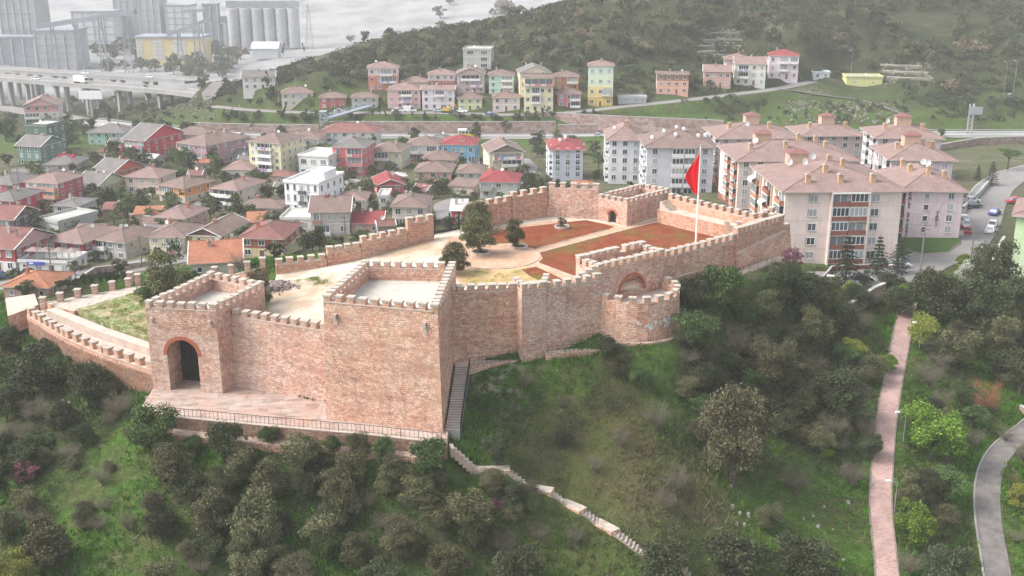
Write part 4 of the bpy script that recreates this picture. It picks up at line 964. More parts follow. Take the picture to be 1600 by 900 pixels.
def roof_mb(kind, w_, d, h, rm, wm, ov=.55, pitch=.36, rh=None):
    mb = MB(); x0, x1, y0, y1 = -ov, w_+ov, -ov, d+ov; e = h - .02; th = .16
    if kind == 'hip':
        W, Dd = x1-x0, y1-y0; r = rh or min(W, Dd)/2*pitch; 
        if W >= Dd: A = (x0+Dd/2, (y0+y1)/2, e+th+r); B = (x1-Dd/2, (y0+y1)/2, e+th+r); fs = [((x0,y0),(x1,y0),B,A), ((x1,y0),(x1,y1),B), ((x1,y1),(x0,y1),A,B), ((x0,y1),(x0,y0),A)]
        else: A = ((x0+x1)/2, y0+W/2, e+th+r); B = ((x0+x1)/2, y1-W/2, e+th+r); fs = [((x0,y0),(x1,y0),A), ((x1,y0),(x1,y1),B,A), ((x1,y1),(x0,y1),B), ((x0,y1),(x0,y0),A,B)]
        for f in fs: mb.face([p if len(p) == 3 else (*p, e+th) for p in f], rm)
        # ridge caps
        mb.tube(A, B, .12, .12, rm, 4)
        for c in ((x0,y0),(x1,y0),(x1,y1),(x0,y1)):
            q = A if (Vector(A).xy-Vector(c)).length < (Vector(B).xy-Vector(c)).length else B; mb.tube((*c, e+th+.02), q, .10, .10, rm, 4)
    elif kind in ('gx', 'gy'):
        if kind == 'gx':
            ym = (y0+y1)/2; r = rh or (y1-y0)/2*pitch*1.15
            mb.face([(x0,y0,e+th),(x1,y0,e+th),(x1,ym,e+th+r),(x0,ym,e+th+r)], rm); mb.face([(x1,y1,e+th),(x0,y1,e+th),(x0,ym,e+th+r),(x1,ym,e+th+r)], rm)
            for X, o_ in ((.01, 1), (w_-.01, -1)): q = [(X,0,e),(X,d,e),(X,d/2,e+r-.02)]; mb.face(q if o_ < 0 else q[::-1], wm)
            for X in (x0, x1): mb.tube((X,y0,e+th),(X,ym,e+th+r),.09,.09,WHITE,4); mb.tube((X,y1,e+th),(X,ym,e+th+r),.09,.09,WHITE,4)
            mb.tube((x0,ym,e+th+r),(x1,ym,e+th+r),.12,.12,rm,4)
        else:
            xm = (x0+x1)/2; r = rh or (x1-x0)/2*pitch*1.15
            mb.face([(x0,y1,e+th),(x0,y0,e+th),(xm,y0,e+th+r),(xm,y1,e+th+r)], rm); mb.face([(x1,y0,e+th),(x1,y1,e+th),(xm,y1,e+th+r),(xm,y0,e+th+r)], rm)
            for Y, o_ in ((.01, 1), (d-.01, -1)): q = [(0,Y,e),(w_,Y,e),(w_/2,Y,e+r-.02)]; mb.face(q if o_ > 0 else q[::-1], wm)
            for Y in (y0, y1): mb.tube((x0,Y,e+th),(xm,Y,e+th+r),.09,.09,WHITE,4); mb.tube((x1,Y,e+th),(xm,Y,e+th+r),.09,.09,WHITE,4)
            mb.tube((xm,y0,e+th+r),(xm,y1,e+th+r),.12,.12,rm,4)
    elif kind == 'shed':
        r = rh or d*.22
        mb.face([(x0,y0,e+th),(x1,y0,e+th),(x1,y1,e+th+r),(x0,y1,e+th+r)], rm); mb.face([(x0,y0,e),(x0,y1,e+r),(x1,y1,e+r),(x1,y0,e)], wm)
        mb.face([(0,0,e),(0,d,e),(0,d,e+r)][::-1], wm); mb.face([(w_,0,e),(w_,d,e),(w_,d,e+r)], wm); mb.face([(0,d,e),(w_,d,e),(w_,d,e+r),(0,d,e+r)][::-1], wm)
        return mb, r
    elif kind == 'flat':
        r = 0; mb.box(-.25, w_+.25, -.25, d+.25, e, e+.2, rm)
        for (a, b, c_, f) in ((-.25,w_+.25,-.25,-.1),(-.25,w_+.25,d+.1,d+.25),(-.25,-.1,-.1,d+.1),(w_+.1,w_+.25,-.1,d+.1)): mb.box(a,b,c_,f,e+.2,e+.75,wm,'b')
        return mb, .2
    # soffit / eaves board
    mb.box(x0, x1, y0, y1, e, e+th-.004, M_plain('eaves_board', (.50,.44,.40), .8, .2, 1), '')
    return mb, r
ROOFC = dict(b=(.235,.165,.145), p=(.295,.20,.18), g=(.20,.185,.18), r=(.30,.06,.065), t=(.40,.17,.10), d=(.13,.11,.115), m=(.25,.115,.10), w=(.6,.58,.55))
CHM = {}
def chimney_me(c):
    if c not in CHM:
        mb = MB(); m = M_plain('chimney_render', c, .9, .25, 1); mb.box(-.32,.32,-.26,.26,-1.2,1.1,m,'b'); mb.box(-.42,.42,-.36,.36,1.1,1.2,CONC); mb.box(-.2,.2,-.2,.2,1.2,1.45,m); CHM[c] = mb.mesh('chimney')
    return CHM[c]
DISH = MB(); DISH.lathe((0,0,.8), [(1e-6,0),(.25,.03),(.45,.13)], WHITE, 10); DISH.tube((0,0,-.3),(0,0,.82),.03,.03,GALV,4); DISH = DISH.mesh('satellite_dish')
for _v in DISH.vertices:
    if _v.co.z > .79: x_, y_, z_ = _v.co; _v.co = (x_, -(z_-.8)*.9 - .1 + y_*.25, .8 + y_)
def house(label, pl, pr, ye, yb, d, yaw=0, st=2, roof='hip', wc=(.6,.5,.4), rc='b', **o):
    yaw = R(yaw); z = o.get('z'); A = G(pl, yb, z) if z else H(pl, yb)
    if 'z' not in o: A = H((pl+pr)/2, yb); A = G(pl, yb, A.z)
    u = Vector((math.cos(yaw), math.sin(yaw), 0))
    lo, hi = .5, 80.
    for _ in range(40):
        m = (lo+hi)/2
        if PX(A + u*m)[0] < pr: lo = m
        else: hi = m
    w_ = lo
    dep = A.y; top = D(pl, ye, A.y); h = max(2.2, top.z - A.z); sh = h/st
    rn = o.get('name', 'house')
    t = thing(rn, A, label, o.get('cat', 'house'), o.get('group'), yaw)
    FOOT.append([(A + u*a + Vector((-u.y, u.x, 0))*b).xy for a, b in ((-1.2,-1.2),(w_+1.2,-1.2),(w_+1.2,d+1.2),(-1.2,d+1.2))])
    bands = o.get('bands'); side = o.get('side')
    mb = MB()
    for k in range(st):
        c = bands[k % len(bands)] if bands else wc; m = M_wall(c); ms = M_wall(side) if side else m
        z0, z1 = (k*sh if k else -3.5), (k+1)*sh
        mb.face([(0,0,z0),(w_,0,z0),(w_,0,z1),(0,0,z1)], m); mb.face([(w_,d,z0),(0,d,z0),(0,d,z1),(w_,d,z1)], ms)
        mb.face([(w_,0,z0),(w_,d,z0),(w_,d,z1),(w_,0,z1)], ms); mb.face([(0,d,z0),(0,0,z0),(0,0,z1),(0,d,z1)], ms)
    mb.face([(0,0,h),(w_,0,h),(w_,d,h),(0,d,h)], m)
    mb.local('wall', t)
    if o.get('band', st > 1 and sh > 2.2):
        m2 = MB(); bc = M_wall(o.get('bandc', tuple(min(.8, x*1.15+.05) for x in wc)))
        for k in range(1, st): m2.box(-.06, w_+.06, -.06, d+.06, k*sh-.12, k*sh+.1, bc, '')
        m2.local('string_course', t)
    gm = M_wall(o.get('gablec', wc)); rmb, r = roof_mb(roof, w_, d, h, M_roof(ROOFC[rc]) if roof != 'flat' else CONC if rc == 'g' else M_plain('flat_roof', ROOFC[rc], .9, .25, .4), gm, rh=o.get('rh'), ov=o.get('ov', .55))
    ro = rmb.local('roof', t)
    rr = random.Random(int(pl*7 + yb))
    if roof != 'flat':
        for k in range(o.get('chim', 1)):
            cx = w_*rr.uniform(.25,.75); cyy = d*rr.uniform(.35,.7)
            link('chimney', chimney_me(rr.choice([(.42,.30,.25),(.5,.45,.4),(.45,.16,.10)])), ro, (cx, cyy, h + r*.75))
    else:
        if o.get('penthouse', False):
            m3 = MB(); m3.box(w_*.55, w_*.95, d*.3, d*.8, h+.18, h+2.4, M_wall(wc), 'b'); m3.local('stair_head', ro)
    if rr.random() < .45: link('satellite_dish', DISH, t, (w_*rr.uniform(.2,.8), d*.5, h + r*.8), rr.uniform(-.6,.9))
    # windows
    far = dep > 400
    wk = o.get('win', 'm'); ws = WMESH[wk]; ww = WW[wk]
    nf = o.get('nf', max(1, int(round(w_/3.0)))); ns = o.get('ns', max(1, int(round(d/3.6))))
    bal = o.get('bal', ()); z0w = sh*.32; hs = min(1, sh*.5/1.3)
    for k in range(o.get('w0', 0), st):
        for i in range(nf):
            x = w_*(i+.5)/nf
            if any(b[0] == k and b[1]-.02 <= x/w_ <= b[2]+.02 for b in bal): continue
            if k == 0 and i == o.get('door', nf//2) and st > 1 and not o.get('nodoor'):
                link('door', door_mesh((.20,.10,.06)), t, (x, 0, 0), 0, (min(1, ww/1.0), 1, min(1, sh/2.6))); continue
            link('window', ws, t, (x, 0, k*sh + z0w), 0, (min(1, w_/nf*.62/ww), 1, hs))
        for i in range(ns):
            y = d*(i+.5)/ns
            if A.x < 0 or yaw < -.1: link('window', WMESH['m'], t, (w_, y, k*sh + z0w), R(90), (.85, 1, hs))
            if A.x + w_ > 40 or yaw > .1: link('window', WMESH['m'], t, (0, y, k*sh + z0w), R(-90), (.85, 1, hs))
    for b in bal:
        k, a0, a1 = b[:3]; bd = b[3] if len(b) > 3 else 1.2; bc = M_wall(b[4]) if len(b) > 4 else M_wall((.72,.70,.67)); x0, x1 = a0*w_, a1*w_; zz = k*sh
        m4 = MB(); m4.box(x0, x1, -bd, .02, zz-.12, zz+.06, CONC); m4.box(x0, x1, -bd, -bd+.1, zz+.06, zz+.95, bc); m4.box(x0, x0+.1, -bd+.1, .0, zz+.06, zz+.95, bc); m4.box(x1-.1, x1, -bd+.1, .0, zz+.06, zz+.95, bc)
        m4.box(x0+.1, x0+.22, -bd+.02, -bd+.14, zz+.95, zz+sh-.12, WHITE); m4.box(x1-.22, x1-.1, -bd+.02, -bd+.14, zz+.95, zz+sh-.12, WHITE)
        bo = m4.local('balcony', t)
        m5 = MB(); m5.box(x0+.25, x1-.25, -.03, .02, zz+.1, zz+sh*.82, GLASS); 
        for q in range(1, 4): xx = x0+.25+(x1-x0-.5)*q/4; m5.box(xx-.05, xx+.05, -.07, -.031, zz+.1, zz+sh*.82, WHITE)
        m5.local('balcony_door', t)
        if rr.random() < .3:
            cl = MB(); 
            for q in range(5):
                xx = x0+.3+(x1-x0-.6)*q/5; cl.box(xx, xx+(x1-x0)*.13, -bd-.12, -bd-.06, zz+.25, zz+1.0, M_plain('laundry', rr.choice([(.7,.7,.72),(.25,.3,.55),(.6,.15,.2),(.65,.6,.5)]), .9, .1, 2))
            cl.local('hanging_laundry', bo)
    return t, A, w_, h, sh
P_, Cc = (.62,.38,.34), (.66,.60,.48)
HOUSES = [
 # far row across the highway
 ('white hillside house with a grey roof at the left end of the far row', 380,430,121,141,9,8,2,'gx',(.62,.60,.58),'g',{}),
 ('cream two storey house left of the red cottage across the highway', 441,490,146,167,10,8,2,'hip',(.55,.50,.42),'b',{}),
 ('small red house with a brown hip roof behind the steel footbridge', 500,541,153,171,8,5,2,'hip',(.45,.10,.09),'b',{}),
 ('small grey house with a brown hip roof right of the steel footbridge', 550,591,153,171,8,5,2,'hip',(.42,.42,.38),'b',{}),
 ('tall orange red and white three storey house on the wooded slope', 576,623,107,142,10,5,3,'hip',(.55,.20,.13),'p',dict(bands=[(.50,.18,.12),(.55,.16,.11),(.62,.55,.50)],bal=[(1,.4,.95),(2,.4,.8)])),
 ('pink house with long roof tucked behind the pink and lilac pair', 630,668,128,142,8,0,1,'hip',(.55,.40,.36),'p',{}),
 ('pink three storey house with laundry balcony in the far row', 606,657,141,170,11,0,3,'hip',(.66,.36,.36),'p',dict(bal=[(1,.42,.75),(2,.42,.75)])),
 ('red and white house with hip roof above the lilac house', 669,711,117,136,9,0,2,'hip',(.45,.11,.11),'p',dict(bands=[(.45,.11,.11),(.60,.55,.53)])),
 ('pale lilac three storey house in the middle of the far row', 660,710,140,172,11,0,3,'gx',(.66,.58,.64),'p',dict(bal=[(2,.4,.7)],rh=1.0)),
 ('unfinished bare concrete terraced block above the far row', 724,767,78,108,12,-5,3,'flat',(.46,.44,.41),'g',dict(win='x',nf=2,nodoor=True)),
 ('mauve house with a gabled loggia below the unfinished block', 714,757,116,146,10,0,3,'gy',(.50,.36,.35),'b',dict(bal=[(2,.15,.85),(1,.5,.95)])),
 ('yellow green two storey house at street level in the far row', 716,753,154,173,9,0,2,'hip',(.55,.58,.30),'b',{}),
 ('mint green three storey house with a hip roof', 764,803,118,147,9,0,3,'hip',(.42,.60,.50),'b',dict(bal=[(1,.5,.95),(2,.5,.95)])),
 ('pale pink two storey house in front of the mint green one', 770,812,153,174,9,0,2,'hip',(.60,.50,.47),'b',{}),
 ('cream gabled building with white roof edge behind the tall yellow one', 812,860,114,150,10,5,3,'gy',(.66,.58,.42),'g',{}),
 ('tall pale yellow four storey house with a dark roof terrace in the far row', 819,864,121,176,10,0,4,'hip',(.68,.62,.38),'b',dict(rh=.5,bal=[(3,.0,1.0,1.0,(.5,.35,.3)),(2,.25,.55),(1,.25,.55)])),
 ('orange two storey house right of the tall yellow one', 867,904,120,141,9,0,2,'hip',(.55,.22,.08),'b',dict(bal=[(1,.5,.95)])),
 ('pink red two storey house with a big porch below the orange one', 871,907,147,168,8,0,2,'hip',(.56,.16,.18),'b',dict(bal=[(1,.55,.98),(0,.55,.98)])),
 ('four storey house with pale green top floors and yellow lower floors', 918,957,103,166,9,-5,4,'hip',(.6,.6,.4),'p',dict(bands=[(.62,.42,.10),(.68,.55,.22),(.60,.68,.48),(.58,.68,.55)],bal=[(1,.55,1.0,1.0,(.62,.4,.1))])),
 ('long low white roofed shed right of the green and yellow house', 966,1010,154,162,7,0,1,'flat',(.40,.40,.42),'w',dict(cat='shed',name='shed')),
 ('salmon three storey block with a dark top loggia standing alone', 1026,1075,116,147,10,-5,3,'hip',(.70,.35,.25),'b',dict(rh=.4,bands=[(.70,.35,.25),(.70,.35,.25),(.30,.14,.10)])),
 ('salmon house with a gable on the left of the right hand cluster', 1099,1141,112,136,10,-8,2,'gx',(.55,.32,.26),'p',{}),
 ('pink house with a flat hip roof at the back of the right hand cluster', 1131,1172,93,116,10,-8,2,'hip',(.55,.32,.29),'p',{}),
 ('grey white three storey house in the middle of the right hand cluster', 1147,1195,100,133,11,-8,3,'gx',(.62,.60,.54),'p',dict(bal=[(1,.1,.45),(2,.1,.45)])),
 ('white and pink three storey house with purple laundry and a red roof', 1200,1246,87,123,11,-10,3,'hip',(.66,.56,.60),'r',dict(bal=[(1,.35,.65),(2,.35,.65),(2,.7,.98)])),
 ('small white kiosk on the meadow right of the red roofed house', 1271,1296,114,123,5,0,1,'flat',(.52,.60,.62),'w',dict(cat='kiosk',name='kiosk')),
 ('yellow green flat roofed utility building on the meadow', 1322,1378,121,135,9,-5,1,'flat',(.58,.58,.22),'g',dict(cat='utility building',name='utility_building',win='s',nf=2)),
 # town, back row
 ('pink and red four storey gabled house at the far left', 42,95,166,206,13,14,4,'gy',(.62,.35,.34),'p',dict(bands=[(.60,.30,.30),(.66,.60,.57),(.60,.55,.52),(.62,.28,.27)],side=(.60,.50,.50),bal=[(1,.0,.4),(2,.0,.45)],rh=3)),
 ('dark green flat roofed block behind the grey roofed green house', 45,78,196,240,10,-15,3,'flat',(.10,.16,.12),'g',dict(win='s',nf=1)),
 ('dark green house with a grey roof and a dark red panel', 30,66,228,258,12,-15,3,'gx',(.14,.24,.20),'g',dict(win='t')),
 ('turquoise two storey house with a grey hip roof', 139,197,207,226,11,-5,2,'hip',(.28,.55,.45),'g',{}),
 ('long crimson house with a stepped shed roof and open verandas', 196,228,218,250,19,-25,3,'gx',(.55,.05,.07),'g',dict(bal=[(1,.0,1.0,1.6,(.3,.3,.3)),(2,.0,1.0,1.4,(.3,.3,.3))],nodoor=True)),
 ('pale cream two storey house behind the long mauve house', 271,330,210,238,10,-8,2,'hip',(.56,.55,.46),'b',dict(bal=[(0,.05,.4)])),
 ('long mauve two storey house with white balconies', 281,325,223,256,20,-30,3,'hip',(.40,.22,.26),'b',dict(bal=[(1,.02,.9),(2,.02,.5)],chim=3)),
 ('low cream cottage with a grey hip roof left of the yellow apartment house', 352,386,243,254,9,-5,1,'hip',(.50,.48,.40),'g',{}),
 ('tall pale yellow five storey apartment house with laundry balconies', 392,441,221,276,13,-22,5,'hip',(.66,.62,.36),'b',dict(bal=[(k,.25,.75) for k in (1,2,3,4)],side=(.66,.60,.36))),
 ('cream house with hip roof right behind the yellow apartment house', 452,500,217,243,11,-5,2,'hip',(.58,.56,.48),'b',{}),
 ('white modern two storey house with a flat roof and curved corner', 468,514,244,276,12,-15,2,'flat',(.74,.74,.72),'w',dict(win='l')),
 ('white villa with a dark red roof at the back of the town', 503,590,207,233,12,0,3,'hip',(.64,.62,.62),'m',dict(bal=[(1,.0,.2),(2,.0,.2)])),
 ('red three storey house with two red chimneys and white railings', 521,571,230,272,12,-8,3,'hip',(.58,.13,.14),'g',dict(bal=[(1,.45,.95,1.2,(.6,.2,.2)),(2,.45,.95,1.2,(.6,.2,.2))],chim=2)),
 ('olive cream house with a grey brown hip roof', 580,628,236,264,12,-8,2,'hip',(.50,.49,.34),'b',dict(bal=[(1,.08,.6)])),
 ('white house with a red centre panel and two balconies', 636,686,227,252,11,-3,2,'hip',(.62,.56,.53),'b',dict(bal=[(1,.02,.38),(1,.6,.98)],bands=[(.45,.14,.14),(.62,.56,.53)])),
 ('bright blue two storey house with a crimson roof', 690,742,226,257,12,-5,2,'hip',(.16,.42,.60),'r',dict(bal=[(0,.8,1.15)])),
 ('pinkish white house with a flat hip roof below the blue house', 660,711,249,268,10,-5,2,'hip',(.58,.48,.43),'b',{}),
 ('cream yellow gabled three storey house with long balconies', 765,818,239,272,13,10,3,'gy',(.66,.60,.40),'b',dict(bal=[(2,.1,.95),(1,.35,.95)],gablec=(.25,.18,.14))),
 # middle
 ('pinkish house with stacked balconies and brown hip roof', 44,94,284,318,11,-15,3,'hip',(.60,.36,.20),'p',dict(bands=[(.50,.12,.12),(.62,.45,.15),(.62,.55,.50)],side=(.50,.08,.10),bal=[(1,.35,.95,1.2,(.6,.3,.2)),(2,.35,.95,1.2,(.6,.3,.2))])),
 ('low house with a grey roof and bright red water tanks', 70,119,261,268,11,0,1,'hip',(.36,.36,.33),'g',{}),
 ('olive cream house with a grey gabled roof', 114,150,292,308,14,-20,2,'gx',(.48,.48,.34),'g',{}),
 ('orange red house with white edged gable', 146,178,267,281,13,-25,2,'gx',(.60,.12,.07),'g',dict(bal=[(1,.0,1.0,1.2,(.5,.12,.08))])),
 ('pinkish cream two storey house with porch columns', 198,250,276,303,10,-12,2,'hip',(.60,.46,.40),'p',dict(bal=[(0,.5,.98)])),
 ('bright orange house with a brown hip roof', 250,290,289,314,11,-28,2,'hip',(.62,.25,.06),'b',dict(bal=[(1,.0,.45,1.2,(.5,.4,.3))],bands=[(.60,.50,.40),(.64,.25,.06)])),
 ('cream cottage with a light brown hip roof left of the yellow apartments', 350,393,265,281,11,-5,1,'hip',(.62,.58,.46),'p',{}),
 ('cream and pink three storey house with long front balconies', 334,373,294,328,13,-22,3,'hip',(.60,.46,.42),'p',dict(bal=[(1,.0,1.0,1.3),(2,.0,1.0,1.3)],side=(.58,.50,.42))),
 ('low white and red building with a long grey roof', 378,440,324,338,7,-5,1,'hip',(.56,.42,.40),'b',dict(bands=[(.56,.40,.38)])),
 ('bright white three storey villa with a roof terrace and arched windows', 447,500,285,334,14,-18,3,'flat',(.80,.80,.79),'w',dict(win='t',nf=5,bal=[(1,.42,.62,.6,(.1,.1,.1)),(2,.42,.62,.6,(.1,.1,.1))],penthouse=True)),
 ('grey beige two storey house with a plain gabled roof and yellow panel', 487,547,332,368,11,3,2,'gx',(.50,.45,.42),'b',dict(chim=2,bal=[(1,.05,.25,.6,(.4,.2,.15)),(0,.05,.5,.6)])),
 ('small cream house with light brown roof behind the grey beige house', 531,571,313,332,9,0,1,'hip',(.62,.55,.48),'p',dict(bal=[(0,.2,.9,.8)])),
 ('low crimson roofed annex beside the grey beige house', 549,596,357,364,11,0,1,'gx',(.5,.3,.25),'r',dict(rh=1.6,win='s')),
 ('red house with a crimson gabled roof and white porch', 590,632,291,306,11,12,2,'gy',(.56,.10,.10),'r',{}),
 ('beige two storey house with a brown hip roof near the iron gate', 614,666,323,356,11,-3,2,'hip',(.56,.50,.44),'b',dict(chim=2,bal=[(0,.05,.55,.8,(.4,.35,.3))])),
 ('brown and salmon two storey house with white window row', 649,705,268,293,11,-3,2,'hip',(.52,.30,.25),'b',dict(bands=[(.45,.25,.22),(.56,.33,.27)])),
 ('grey green cottage with a brown hip roof below the blue house', 715,757,270,291,10,-3,2,'hip',(.44,.46,.38),'b',{}),
 ('white grey house with a crimson hip roof beside the steep lane', 750,808,284,309,11,-5,2,'hip',(.52,.51,.48),'r',dict(bal=[(1,.0,.35,1.2,(.35,.33,.3))])),
 ('red and white hut with a white canopy just outside the iron gate', 706,727,330,352,7,0,1,'shed',(.56,.10,.10),'w',dict(cat='hut',name='hut',rh=1)),
 # near left
 ('crimson house half cut by the left frame edge, topmost of three', -20,22,286,304,12,-15,2,'hip',(.52,.08,.14),'g',{}),
 ('crimson house with white balcony and grey roof at the left frame edge', -18,26,312,345,12,-12,2,'hip',(.52,.05,.09),'g',dict(bal=[(1,.6,.98)])),
 ('dark shingled cottage at the left frame edge', -20,24,342,368,10,-10,2,'gx',(.16,.12,.13),'m',dict(bal=[(1,.3,.9,1.2,(.2,.2,.2))])),
 ('maroon over white house at the lower left frame edge', -25,26,386,422,13,-14,2,'gx',(.5,.3,.3),'m',dict(bands=[(.66,.62,.58),(.40,.08,.08)],bandc=(.35,.1,.09))),
 ('plain grey two storey block with flat roof', 60,93,344,363,12,-28,2,'flat',(.40,.41,.38),'g',{}),
 ('grey beige upper house with a flat sheet roof', 86,124,321,344,9,-10,2,'hip',(.44,.44,.40),'g',dict(rh=.7)),
 ('large maroon over white house with a brown hip roof', 74,132,376,404,14,-16,2,'hip',(.5,.3,.3),'p',dict(bands=[(.70,.66,.60),(.38,.06,.06)],bandc=(.30,.08,.07),side=None,chim=0)),
 ('grey house with balcony and rough stone annex', 151,198,374,402,12,-22,2,'hip',(.44,.42,.40),'b',dict(bal=[(1,.0,.4),(0,.0,.4,.8)])),
 ('pink two storey house with an orange plinth band', 243,291,339,361,11,-14,2,'hip',(.62,.36,.30),'p',dict(chim=1)),
 ('cream and orange two storey house with turquoise edges', 235,290,370,396,11,-5,2,'hip',(.62,.54,.38),'b',dict(bal=[(1,.45,.95),(0,.45,.95,.6)])),
 ('yellow two storey house with a brown wooden gable', 302,345,367,395,13,-12,2,'gy',(.68,.62,.34),'b',dict(gablec=(.22,.09,.06),win='s',ov=.9)),
 ('small orange shed roofed house beside the yellow gabled house', 346,378,394,404,8,0,1,'hip',(.50,.28,.12),'b',{}),
 ('dark red house with a stepped brown red roof', 377,443,372,402,12,-6,2,'hip',(.40,.12,.08),'m',dict(bands=[(.62,.52,.30),(.42,.12,.08)],chim=2)),
 ('old barn like house with a faded terracotta tile roof', 300,377,417,432,12,12,1,'gx',(.50,.46,.40),'t',dict(chim=1,win='s',rh=2.4)),
 ('low white restaurant with shaded roof terrace beside the street', 32,112,410,427,7,-6,1,'flat',(.70,.68,.66),'g',dict(cat='restaurant',name='restaurant',nf=4)),
 ('small building with a bright red tiled roof behind the bailey corner', 8,78,452,466,9,-5,1,'hip',(.50,.30,.25),'t',dict(win='s')),
 ('low white shop with glazed front beside the white villa', 440,487,343,362,9,-3,1,'flat',(.66,.63,.58),'w',dict(cat='shop',name='shop',win='l')),
 ('narrow white annex with a red band behind the beige house', 592,607,308,332,7,0,2,'flat',(.66,.62,.58),'w',{}),
]
HREF = {}
for (lab, pl, pr, ye, yb, d, yaw, st, rf, wc, rc, o) in HOUSES: HREF[lab[:28]] = house(lab, pl, pr, ye, yb, d, yaw, st, rf, wc, rc, **o)
rs = random.Random(21); ns_ = 0; SH = []
for tr_ in range(900):
    if ns_ >= 34: break
    px, py = rs.uniform(20, 900), rs.uniform(225, 385); p = H(px, py)
    if p.y < 205 or any(inpoly(p.x + a, p.y + b, F) for F in FOOT for a in (-3, 0, 5) for b in (-1, 4)): continue
    if any(math.hypot(p.x - q.x, p.y - q.y) < 12 for q in SH): continue
    bad = False
    for k, (pts, hw) in RD.items():
        for a, b in zip(pts, pts[1:]):
            L2 = (b[0]-a[0])**2+(b[1]-a[1])**2; t_ = max(0, min(1, ((p.x-a[0])*(b[0]-a[0])+(p.y-a[1])*(b[1]-a[1]))/L2)); bad |= math.hypot(p.x-a[0]-t_*(b[0]-a[0]), p.y-a[1]-t_*(b[1]-a[1])) < hw + 4
    if bad or inpoly(p.x, p.y, COURT): continue
    SH.append(p); ns_ += 1; w_px = rs.uniform(3.5, 7.5)/MPP(p); hpx = rs.uniform(2.3, 3.4)/MPP(p)*.9
    kc = rs.choice([('rusty','m',(.30,.22,.18)),('grey','g',(.36,.35,.33)),('brown','b',(.42,.34,.28)),('pale','w',(.50,.48,.44)),('tiled','t',(.44,.34,.27))])
    SHT = house(kc[0] + ' roofed garden shed', px, px + w_px, py - hpx, py, rs.uniform(3,6), rs.uniform(-25,15), 1, rs.choice(['shed','gx','hip']), kc[2], kc[1], cat='shed', name='garden_shed', win='s', nf=1, ns=1, chim=0, ov=.25, group='garden sheds between the houses')
    SHT[0]['pxpy'] = (px, py)
# red tanks on the low grey roofed house
t = HREF['low house with a grey roof a'][0]; A, w_, h = HREF['low house with a grey roof a'][1:4]
RT = M_plain('red_plastic', (.60,.02,.04), .5, .1, 1)
for k in range(4):
    mb = MB(); mb.tube((w_*(.3+.15*k), 5.5, h+1.0), (w_*(.3+.15*k), 5.5, h+2.2 + .4*(k == 1)), .5, .45, RT, 10); mb.local('water_tank', t)
# restaurant: canopies and blue sign
rt, rA, rw, rh_ = HREF['low white restaurant with sh'][:4]
for k in range(4):
    mb = MB(); x = rw*(.1 + .25*k); 
    mb.face([(x,0.3,rh_+2.4),(x+2.8,.3,rh_+2.4),(x+1.4,1.7,rh_+3.1)], M_plain('canopy_cloth', (.28,.22,.20),.9,.2,1)); mb.face([(x+2.8,.3,rh_+2.4),(x+2.8,3.1,rh_+2.4),(x+1.4,1.7,rh_+3.1)], M_plain('canopy_cloth', (.28,.22,.20),.9,.2,1))
    mb.face([(x+2.8,3.1,rh_+2.4),(x,3.1,rh_+2.4),(x+1.4,1.7,rh_+3.1)], M_plain('canopy_cloth', (.28,.22,.20),.9,.2,1)); mb.face([(x,3.1,rh_+2.4),(x,.3,rh_+2.4),(x+1.4,1.7,rh_+3.1)], M_plain('canopy_cloth', (.28,.22,.20),.9,.2,1))
    for a, b in ((.05,.35),(2.75,.35),(.05,3.05),(2.75,3.05)): mb.tube((x+a,b,rh_),(x+a,b,rh_+2.4),.05,.05,GALV,4)
    mb.local('terrace_canopy', rt)
mb = MB(); mb.box(rw*.18, rw*.52, -.5, -.38, rh_-.3, rh_+.35, M_plain('blue_sign', (.05,.09,.45), .5, .1, 1)); mb.box(rw*.22, rw*.3, -.52, -.503, rh_-.15, rh_+.2, WHITE); mb.local('sign_board', rt)
# parapet ladder to roof of the far left pink house etc. (dormers)
def dormer(key, xf, yf):
    t, A, w_, h, sh = HREF[key[:28]]; mb = MB(); mb.box(w_*xf-1, w_*xf+1, yf, yf+2.4, h, h+1.3, WHITE, 'b'); mb.box(w_*xf-1.2, w_*xf+1.2, yf-.2, yf+2.5, h+1.3, h+1.4, M_roof(ROOFC['r'])); mb.local('dormer', t)
dormer('bright blue two storey house with', .6, 1.6)

